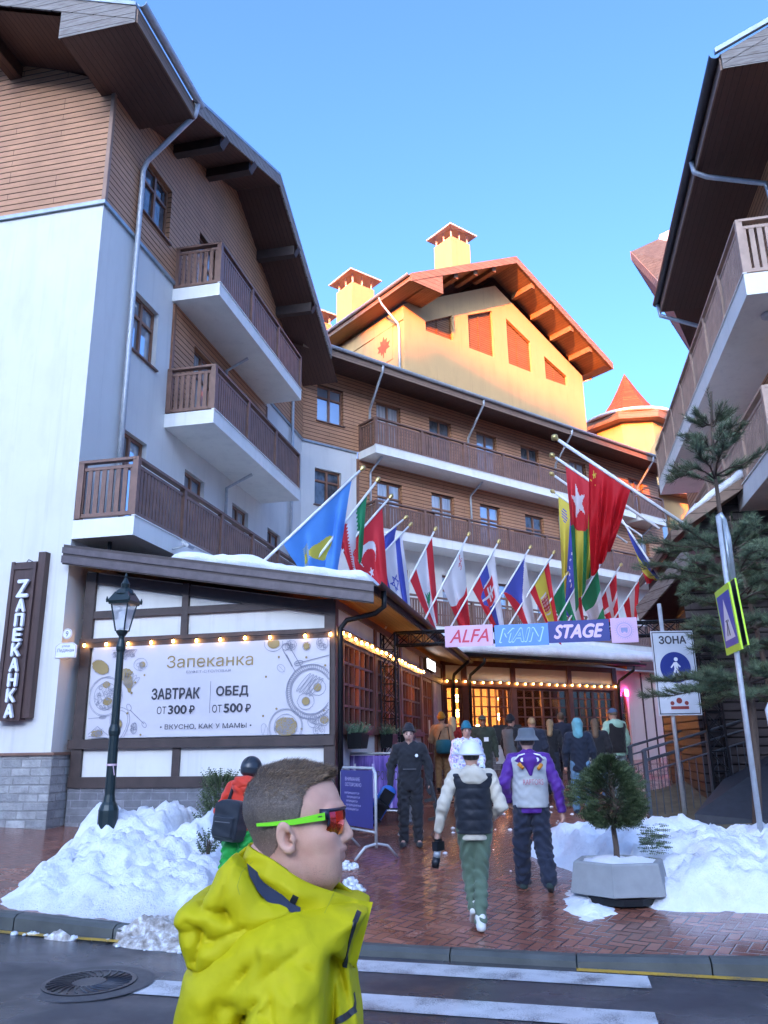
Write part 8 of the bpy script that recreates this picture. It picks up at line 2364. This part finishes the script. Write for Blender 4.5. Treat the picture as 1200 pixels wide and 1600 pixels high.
# sunglasses
lensm = NT('red_mirror_lens'); sp2 = lensm.n('ShaderNodeSeparateXYZ'); lensm.l(lensm.obj(), sp2.inputs[0])
zz_ = lensm.math('DIVIDE', lensm.math('SUBTRACT', sp2.outputs[2], float(mp(0, 1305)[2])), float(mp(0, 1262)[2] - mp(0, 1305)[2]))
fr = lensm.n('ShaderNodeLayerWeight'); fr.inputs[0].default_value = .35
iri = lensm.ramp(lensm.math('ADD', lensm.math('MULTIPLY', zz_, .75), lensm.math('MULTIPLY', lensm.noise(40, 2, stretch=(1, 3, .15)), .3)), [(.08, (.85, .42, .02)), (.30, (.85, .07, .012)), (.6, (.55, .02, .03)), (.95, (.20, .02, .06))])
lensm.set(Base_Color=iri, Roughness=.05, Metallic=.9); lensm.b.inputs['Specular IOR Level'].default_value = .8
neon = plain('neon_green_plastic', (.22, .75, .02), .35, 0, .03, 5, 0); navyf = plain('navy_plastic', (.015, .017, .035), .3, 0, .05, 5, 0)
sgp = MB(); sgp.smooth = True; n1, n2 = 30, 10; vs = []
def shield(s, t):
    """s across -1..1, t up 0..1"""
    y = s * .066; ax_ = abs(s)
    top_p = mp(538 - 22 * ax_ ** 1.9, 1262 + 1.0 * ax_)
    botpy = 1301.5 - 20 * max(0, 1 - (ax_ / .20)) ** 1.0 * (1 if ax_ < .2 else 0) - 1.5 * ax_ - 9 * max(0, ax_ - .75) / .25
    bot_p = mp(536 - 20.5 * ax_ ** 1.9, botpy)
    p = bot_p * (1 - t) + top_p * t; p[0] += .0035 * math.sin(math.pi * t)
    return (p[0], y, p[2])
for j in range(n2 + 1):
    for i in range(n1 + 1): vs.append(shield(-1 + 2 * i / n1, j / n2))
nv_ = len(vs)
vs += [(x - .0022, y * .985, z) for x, y, z in vs]
f = []
for j in range(n2):
    for i in range(n1):
        a = j * (n1 + 1) + i; f.append((a, a + 1, a + n1 + 2, a + n1 + 1)); f.append((nv_ + a, nv_ + a + n1 + 1, nv_ + a + n1 + 2, nv_ + a + 1))
sgp.add(vs, f)
glasses = MB(); glasses.smooth = True
topedge = [Vector(shield(-1 + 2 * i / n1, 1.0)) for i in range(n1 + 1)]
glasses.tube([p + Vector((.0005, 0, .001)) for p in topedge], .0032, 8)
for sg_ in (-1, 1):
    e = topedge[0] if sg_ < 0 else topedge[-1]
    side_ = [Vector(shield(sg_, 1 - .16 * i)) for i in range(6)]
    glasses.tube([p + Vector((-.001, 0, 0)) for p in side_], .0026, 8)
    glasses.obox(e + Vector((-.006, sg_ * .0025, -.0045)), (1, sg_ * .25, 0), (0, 1, 0), (0, 0, 1), .009, .0028, .0085)
gl = glasses.build('sunglasses', navyf, man)
sgp.build('lens', lensm.m, gl)
for sg_ in (-1, 1):
    q = MB(); q.smooth = True
    yA, yB = sg_ * .0715, sg_ * .0825
    up_ = [(512, 1264.5), (492, 1268.5), (468, 1273.5), (445, 1276.5), (428, 1278.5), (411, 1280.2)]; lo_ = [(513, 1276), (492, 1278.5), (469, 1282), (445, 1283), (428, 1284), (411.5, 1284.6)]
    vs = []
    for i, ((a, b), (c, d)) in enumerate(zip(up_, lo_)):
        t = i / 5; y = yA + (yB - yA) * min(1, t * 2.2) - sg_ * .004 * max(0, t - .7) / .3
        for yy in (y, y + sg_ * .0034):
            vs.append(tuple(mp(a, b, yy))); vs.append(tuple(mp(c, d, yy)))
    f = []
    for i in range(5):
        b = i * 4; f += [(b, b + 1, b + 5, b + 4), (b + 2, b + 6, b + 7, b + 3), (b, b + 4, b + 6, b + 2), (b + 1, b + 3, b + 7, b + 5)]
    f += [(0, 2, 3, 1), (20, 21, 23, 22)]
    q.smooth = False; q.add(vs, f); tp_ = q.build('temple', neon, gl)
    if sg_ < 0:
        w = MB()
        for i in range(9):
            c = mp(497 + i * 1.35, 1271.9 - i * .24, yA - .0056 + .0002); w.obox(c, (1, 0, .18), (0, 1, 0), (-.18, 0, 1), .0005 if i % 3 else .0007, .0004, .0013)
        w.build('temple_mark', navyf, tp_)
# jacket
def poly2(X, Z, pts):
    """signed distance to a polygon given in photo pixels on his middle plane"""
    V2 = [mp(a, b)[[0, 2]] for a, b in pts]; n = len(V2)
    d = np.full(X.shape, 1e9); s = np.ones(X.shape)
    for i in range(n):
        a, b = V2[i], V2[i - 1]; ex, ez = b[0] - a[0], b[1] - a[1]; wx, wz = X - a[0], Z - a[1]
        t = np.clip((wx * ex + wz * ez) / (ex * ex + ez * ez), 0, 1)
        d = np.minimum(d, (wx - ex * t) ** 2 + (wz - ez * t) ** 2)
        c1, c2, c3 = Z >= a[1], Z < b[1], ex * wz > ez * wx
        s = np.where((c1 & c2 & c3) | (~c1 & ~c2 & ~c3), -s, s)
    return s * np.sqrt(d)
def slab(d2, Y, w, r): return smax(d2, np.abs(Y) - w, r)
TOR = [(303, 1500), (293, 1545), (286, 1600), (280, 1800), (278, 1985), (590, 1985), (578, 1800), (567, 1600), (557, 1530), (549, 1490), (556, 1455), (578, 1412), (560, 1402), (520, 1398), (470, 1402), (400, 1418), (345, 1455)]
HOOD = [(378, 1326), (388, 1330), (404, 1352), (424, 1384), (462, 1399), (468, 1409), (452, 1424), (400, 1462), (355, 1492), (334, 1501), (312, 1492), (299, 1455), (297, 1425), (304, 1404), (318, 1395), (334, 1394), (346, 1372), (360, 1346)]
def seg(X, Z, a, b):
    a, b = mp(*a)[[0, 2]], mp(*b)[[0, 2]]; e = b - a; t = np.clip(((X - a[0]) * e[0] + (Z - a[1]) * e[1]) / (e @ e), 0, 1)
    return np.sqrt((X - a[0] - e[0] * t) ** 2 + (Z - a[1] - e[1] * t) ** 2), t
def zz2(px, py): return (270 + px / 3.636, 1170 + py / 3.636)
CR_ = [((605, 1205), (415, 1480), .013, .014), ((800, 1255), (690, 1120), .008, .010), ((665, 1300), (640, 1195), .007, .010), ((570, 1045), (440, 1210), .007, .012), ((820, 985), (520, 1185), .006, .012), ((930, 1070), (985, 1330), .010, .010), ((925, 1100), (925, 1564), .016, .010),
       ((760, 1050), (860, 1130), .006, .012), ((340, 1300), (330, 1500), .007, .016), ((480, 1290), (345, 1330), .005, .014), ((700, 1400), (600, 1560), .006, .012), ((860, 1240), (800, 1500), .005, .014), ((560, 1250), (700, 1330), .006, .010), ((450, 1420), (520, 1330), .008, .010), ((960, 1230), (1030, 1460), .006, .010)]
RG_ = [((640, 1180), (490, 1420), .010, .016), ((830, 1270), (720, 1150), .008, .014), ((560, 1020), (700, 960), .006, .02), ((700, 1150), (790, 1270), .007, .013)]
def creases(X, Y, Z, d, near=True):
    for (a, b, dep, w) in CR_:
        r, t = seg(X, Z, zz2(*a), zz2(*b)); d = d + 2.4 * dep * np.exp(-1.25 * r / w) * np.clip((-.02 - Y) * 14, 0, 1) * (.4 + .6 * np.sin(np.pi * np.clip(t, .02, .98)))
    for (a, b, dep, w) in RG_:
        r, t = seg(X, Z, zz2(*a), zz2(*b)); d = d - 1.8 * dep * np.exp(-1.3 * r / w) * np.clip((-.02 - Y) * 14, 0, 1) * np.sin(np.pi * np.clip(t, .02, .98))
    return d
def wr_(X, Y, Z, a=.003): return a * (np.sin(X * 41 + 3.1 * np.sin(Z * 23 + 1)) * np.sin(Z * 37 + 2.7 * np.sin(Y * 29 + X * 20)) + .5 * np.sin(Z * 83 + 4 * np.sin(X * 47) + 3 * np.sin(Y * 53)))
def crumple(X, Y, Z, a=.006):
    m1 = .5 + .5 * np.sin(X * 13 + 2 * np.sin(Z * 9 + 1) + 2); m2 = .5 + .5 * np.sin(Z * 11 - X * 8 + 2.2 * np.sin(Y * 9))
    u1 = 21 * (X * .62 + Z * .75) + 2.4 * np.sin(15 * X - 8 * Z + 1) + 1.6 * np.sin(21 * Z + Y * 14)
    u2 = 25 * (X * .95 - Z * .42) + 2.3 * np.sin(13 * Z + 3) + 1.5 * np.sin(19 * X + Y * 17)
    u3 = 47 * (X * .4 + Z * .9) + 3 * np.sin(31 * X + 5 * np.sin(17 * Z))
    return -a * (m1 * (1 - np.abs(np.sin(u1))) ** 2.2 + m2 * (1 - np.abs(np.sin(u2))) ** 2.2 + .35 * m1 * m2 * (1 - np.abs(np.sin(u3))) ** 2) + .45 * a
def jacket(X, Y, Z):
    d = slab(poly2(X, Z, TOR), Y, .175, .12)
    for sg_ in (-1, 1):
        sh = mp(462, 1496, sg_ * .135); eb_ = mp(452, 1660, sg_ * .215); wr = mp(505, 1840, sg_ * .215)
        d = smin(d, np.minimum(rc(X, Y, Z, sh, eb_, .088, .080), rc(X, Y, Z, eb_, wr, .080, .058)), .03)
    d = creases(X, Y, Z, d) + wr_(X, Y, Z, .001) + crumple(X, Y, Z, .0022)
    nh = rc(X, Y, Z, mp(455, 1420), mp(470, 1330), .060, .09)
    d = smax(d, -nh, .01)
    return smax(d, mp(0, 1975)[2] - Z, .01)
YG = NT('yellow_green_shell'); cy = YG.ramp(YG.noise(7, 4), [(.3, (.48, .41, .004)), (.7, (.58, .49, .006))]); YG.set(Base_Color=cy, Roughness=.62, Sheen_Weight=.0); YG.b.inputs['Specular IOR Level'].default_value = .2
wv = YG.n('ShaderNodeVectorMath', operation='MULTIPLY_ADD'); nz = YG.n('ShaderNodeTexNoise'); nz.inputs['Scale'].default_value = 9; nz.inputs['Detail'].default_value = 3; YG.l(YG.obj(), nz.inputs['Vector'])
YG.l(nz.outputs['Color'], wv.inputs[0]); wv.inputs[1].default_value = (.13, .13, .13); YG.l(YG.obj(), wv.inputs[2])
vo = YG.n('ShaderNodeTexVoronoi'); vo.inputs['Scale'].default_value = 8.5; YG.l(wv.outputs[0], vo.inputs['Vector'])
vo2 = YG.n('ShaderNodeTexVoronoi'); vo2.inputs['Scale'].default_value = 21; YG.l(wv.outputs[0], vo2.inputs['Vector'])
YG.bump(YG.math('ADD', YG.math('MULTIPLY', YG.noise(1100, 2), .03), YG.math('ADD', vo.outputs['Distance'], YG.math('MULTIPLY', vo2.outputs['Distance'], .22))), .55, .012)
jlo, jhi = mp(262, 1985, -.36), mp(600, 1385, .36)
jk_ = sdf_obj('jacket', jacket, jlo, jhi, .0052, YG.m, man, 1)
DLN = fabric('navy_lining', (.028, .035, .062), .8)
def hoodf(X, Y, Z):
    d2 = poly2(X, Z, HOOD)
    w = np.interp(X, [mp(297, 0)[0], mp(345, 0)[0], mp(400, 0)[0], mp(465, 0)[0]], [.075, .125, .150, .150])
    d = smax(d2 - .001, np.abs(Y) - w, .05)
    for a, b, dep, wd in ((zz2(250, 960), zz2(215, 1110), .008, .010), (zz2(175, 900), zz2(310, 1000), .006, .014), (zz2(370, 850), zz2(400, 890), .010, .012), (zz2(240, 830), zz2(380, 860), .009, .014), (zz2(100, 960), zz2(230, 950), .004, .016), (zz2(400, 600), zz2(370, 780), .003, .006), (zz2(260, 1010), zz2(480, 930), .006, .014)):
        r, t = seg(X, Z, a, b); d = d + 1.6 * dep * np.exp(-1.3 * r / wd)
    r, t = seg(X, Z, zz2(120, 900), zz2(270, 850)); d = d - .010 * np.exp(-(r / .02) ** 2)
    d = d + wr_(X, Y, Z, .001) + crumple(X, Y, Z, .0016)
    # the hollow the head comes out of
    hol = rc(X, Y, Z, mp(440, 1420), mp(452, 1290), .088, .095)
    return smax(d, -hol, .008)
hd_ = sdf_obj('hood', hoodf, mp(285, 1512, -.20), mp(480, 1312, .20), .004, YG.m, jk_, 0)
LN = [((399, 1337), (406, 1352)), ((412, 1348), (418, 1374)), ((428, 1361), (432, 1390)), ((446, 1374), (449, 1399)), ((462, 1387), (464, 1404)), ((478, 1398), (480, 1410))]
for sg_ in (-1, 1):
    q = MB(); q.smooth = True
    for (a, b), (c, d) in zip(LN, LN[1:]):
        q.quad(tuple(mp(*a, sg_ * .094)), tuple(mp(*c, sg_ * .094)), tuple(mp(*d, sg_ * .118)), tuple(mp(*b, sg_ * .118)))
    q.build('lining', DLN, jk_)
# stand-up collar, open at the front
top_e = [(389, 1319, -.012), (396, 1319, -.045), (410, 1322, -.072), (432, 1330, -.090), (456, 1346, -.096), (480, 1362, -.092), (505, 1374, -.082), (528, 1383, -.068), (552, 1395, -.050), (572, 1403, -.034), (583, 1406, -.022)]
bot_e = [(380, 1350, -.02), (390, 1352, -.058), (404, 1358, -.080), (430, 1378, -.093), (458, 1400, -.097), (484, 1416, -.095), (506, 1436, -.088), (524, 1460, -.074), (538, 1480, -.060), (549, 1494, -.046), (557, 1504, -.034)]
cm_ = MB(); cm_.smooth = True; NR = 9
vs = []
full_t = [(a, b, -y) for a, b, y in top_e[::-1]] + top_e; full_b = [(a, b, -y) for a, b, y in bot_e[::-1]] + bot_e
full_t = [(a - (14 if i < 6 else 0) * (1 - i / 6), b - (0), y) for i, (a, b, y) in enumerate(full_t)]
def smooth_path(pts, m=4):
    out = []
    for i in range(len(pts) - 1):
        p0, p1, p2, p3 = [np.array(pts[min(max(j, 0), len(pts) - 1)], float) for j in (i - 1, i, i + 1, i + 2)]
        for k_ in range(m):
            t = k_ / m; out.append(.5 * ((2 * p1) + (-p0 + p2) * t + (2 * p0 - 5 * p1 + 4 * p2 - p3) * t * t + (-p0 + 3 * p1 - 3 * p2 + p3) * t ** 3))
    out.append(np.array(pts[-1], float)); return out
ft, fb = smooth_path(full_t), smooth_path(full_b); NC = len(ft)
for j in range(NR + 1):
    t = j / NR
    for i in range(NC):
        a, b = mp(*ft[i]), mp(*fb[i]); p = a * (1 - t) + b * t
        nrm = np.array((.0, ft[i][2], 0)); ln = np.linalg.norm(nrm); nrm = nrm / ln if ln > 1e-5 else nrm
        bul = .010 * math.sin(math.pi * t) + .0035 * math.sin(i * .9 + 3 * t) * t * (1 - t) * 4 + .003 * math.sin(i * .37 + 9 * t)
        vs.append(tuple(p + nrm * bul))
n_ = len(vs); cx0 = mp(460, 1390)[0]
inner = []
for j in range(NR + 1):
    for i in range(NC):
        x, y, z = vs[j * NC + i]; s_ = .955; inner.append((x - (.004 if i in (0, NC - 1) else 0) + (.004 if x < cx0 else -.002), y - (.0055 if y > 0 else -.0055), z - (.0 if j else .002)))
f = []
for j in range(NR):
    for i in range(NC - 1):
        a = j * NC + i; f.append((a, a + NC, a + NC + 1, a + 1)); f.append((n_ + a, n_ + a + 1, n_ + a + NC + 1, n_ + a + NC))
for i in range(NC - 1): f.append((i, i + 1, n_ + i + 1, n_ + i))
for j in range(NR):
    for e_ in (0, NC - 1):
        a = j * NC + e_; f.append((a, n_ + a, n_ + a + NC, a + NC) if e_ else (a, a + NC, n_ + a + NC, n_ + a))
cm_.add(vs + inner, f); col_ = cm_.build('collar', YG.m, jk_)
# zips, seams and tabs laid on the cloth where the sight line meets it
from mathutils.bvhtree import BVHTree
def bvh(o):
    return BVHTree.FromPolygons([v.co.copy() for v in o.data.vertices], [tuple(p.vertices) for p in o.data.polygons])
trees = [bvh(jk_), bvh(hd_), bvh(col_)]
def on_cloth(px, py):
    o = CAMP - mloc; d = ray(px, py).normalized(); best = None
    for t_ in trees:
        h_ = t_.ray_cast(o, d)
        if h_[0] is not None and (best is None or h_[3] < best[2]): best = (h_[0], h_[1], h_[3])
    if best is None: return None
    n = best[1]; n = n if n.dot(d) < 0 else -n
    return best[0], n
def strip(name, pts, w, mat, lift=.0015, n=24, parent=None):
    q = MB(); q.smooth = True; P_ = []
    for i in range(n + 1):
        t = i / n * (len(pts) - 1); k_ = min(int(t), len(pts) - 2); a, b = pts[k_], pts[k_ + 1]; u_ = t - k_
        h_ = on_cloth(a[0] + (b[0] - a[0]) * u_, a[1] + (b[1] - a[1]) * u_)
        if h_: P_.append((h_[0] + h_[1] * lift, h_[1]))
    L = []
    for i, (p, nn) in enumerate(P_):
        d = (P_[min(i + 1, len(P_) - 1)][0] - P_[max(i - 1, 0)][0]); s_ = d.cross(nn)
        if s_.length < 1e-7: continue
        s_ = s_.normalized() * w / 2; L.append((p - s_, p + s_, p + s_ - nn * .004, p - s_ - nn * .004))
    for a, b in zip(L, L[1:]):
        q.quad(a[0], b[0], b[1], a[1]); q.quad(a[1], b[1], b[2], a[2]); q.quad(a[0], a[3], b[3], b[0])
    if q.v: q.build(name, mat, parent or jk_)
ZB = plain('black_zip_tape', (.018, .02, .026), .5, 0, .1, 30, .2)
strip('front_zip', [zz2(1058, 925), zz2(1035, 985), zz2(1005, 1090), zz2(985, 1180), zz2(976, 1240)], .0085, ZB)
strip('pocket_zip', [zz2(1028, 1385), zz2(1036, 1440), zz2(1030, 1480)], .007, ZB); strip('pocket_zip', [zz2(1038, 1478), zz2(985, 1520), zz2(925, 1555)], .010, ZB)
strip('hood_tab', [zz2(700, 833), zz2(682, 872), zz2(664, 918)], .011, ZB)
seamm = plain('seam_thread', (.36, .34, .01), .7, 0, .1, 30, .2)
strip('seam', [zz2(*p) for p in ((455, 640), (390, 700), (366, 780), (380, 830))], .0013, seamm, .0004)
strip('seam', [zz2(*p) for p in ((930, 790), (900, 850), (862, 935))], .0013, seamm, .0004)
# trousers and boots below the frame
def trm(X, Y, Z):
    d = rc(X, Y, Z, (-.03, -.03, .86), (-.03, .03, .86), .14, .14)
    for sg_ in (-1, 1):
        d = smin(d, rc(X, Y, Z, (-.03, sg_ * .09, .84), (.02 * sg_, sg_ * .10, .47), .11, .095), .03); d = smin(d, rc(X, Y, Z, (.02 * sg_, sg_ * .10, .47), (-.03 + .04 * sg_, sg_ * .11, .06), .092, .088), .02)
    return smax(smax(d + wr_(X, Y, Z, .006), .03 - Z, .01), Z - .95, .01)
sdf_obj('trousers', trm, (-.3, -.32, -.02), (.3, .32, 1.0), .014, clo('man_trousers', (.03, .032, .036)), man)
for sg_ in (-1, 1):
    sdf_obj('shoe', lambda X, Y, Z, s=sg_: smax(smin(rc(X, Y, Z, (-.08 + .04 * s, s * .11, .045), (.15 + .04 * s, s * .13, .04), .05, .042), rc(X, Y, Z, (-.03 + .04 * s, s * .11, .06), (-.03 + .04 * s, s * .11, .15), .06, .06), .03), .002 - Z, .008), (-.2, -.25, -.02), (.28, .25, .24), .012, BLK, man)
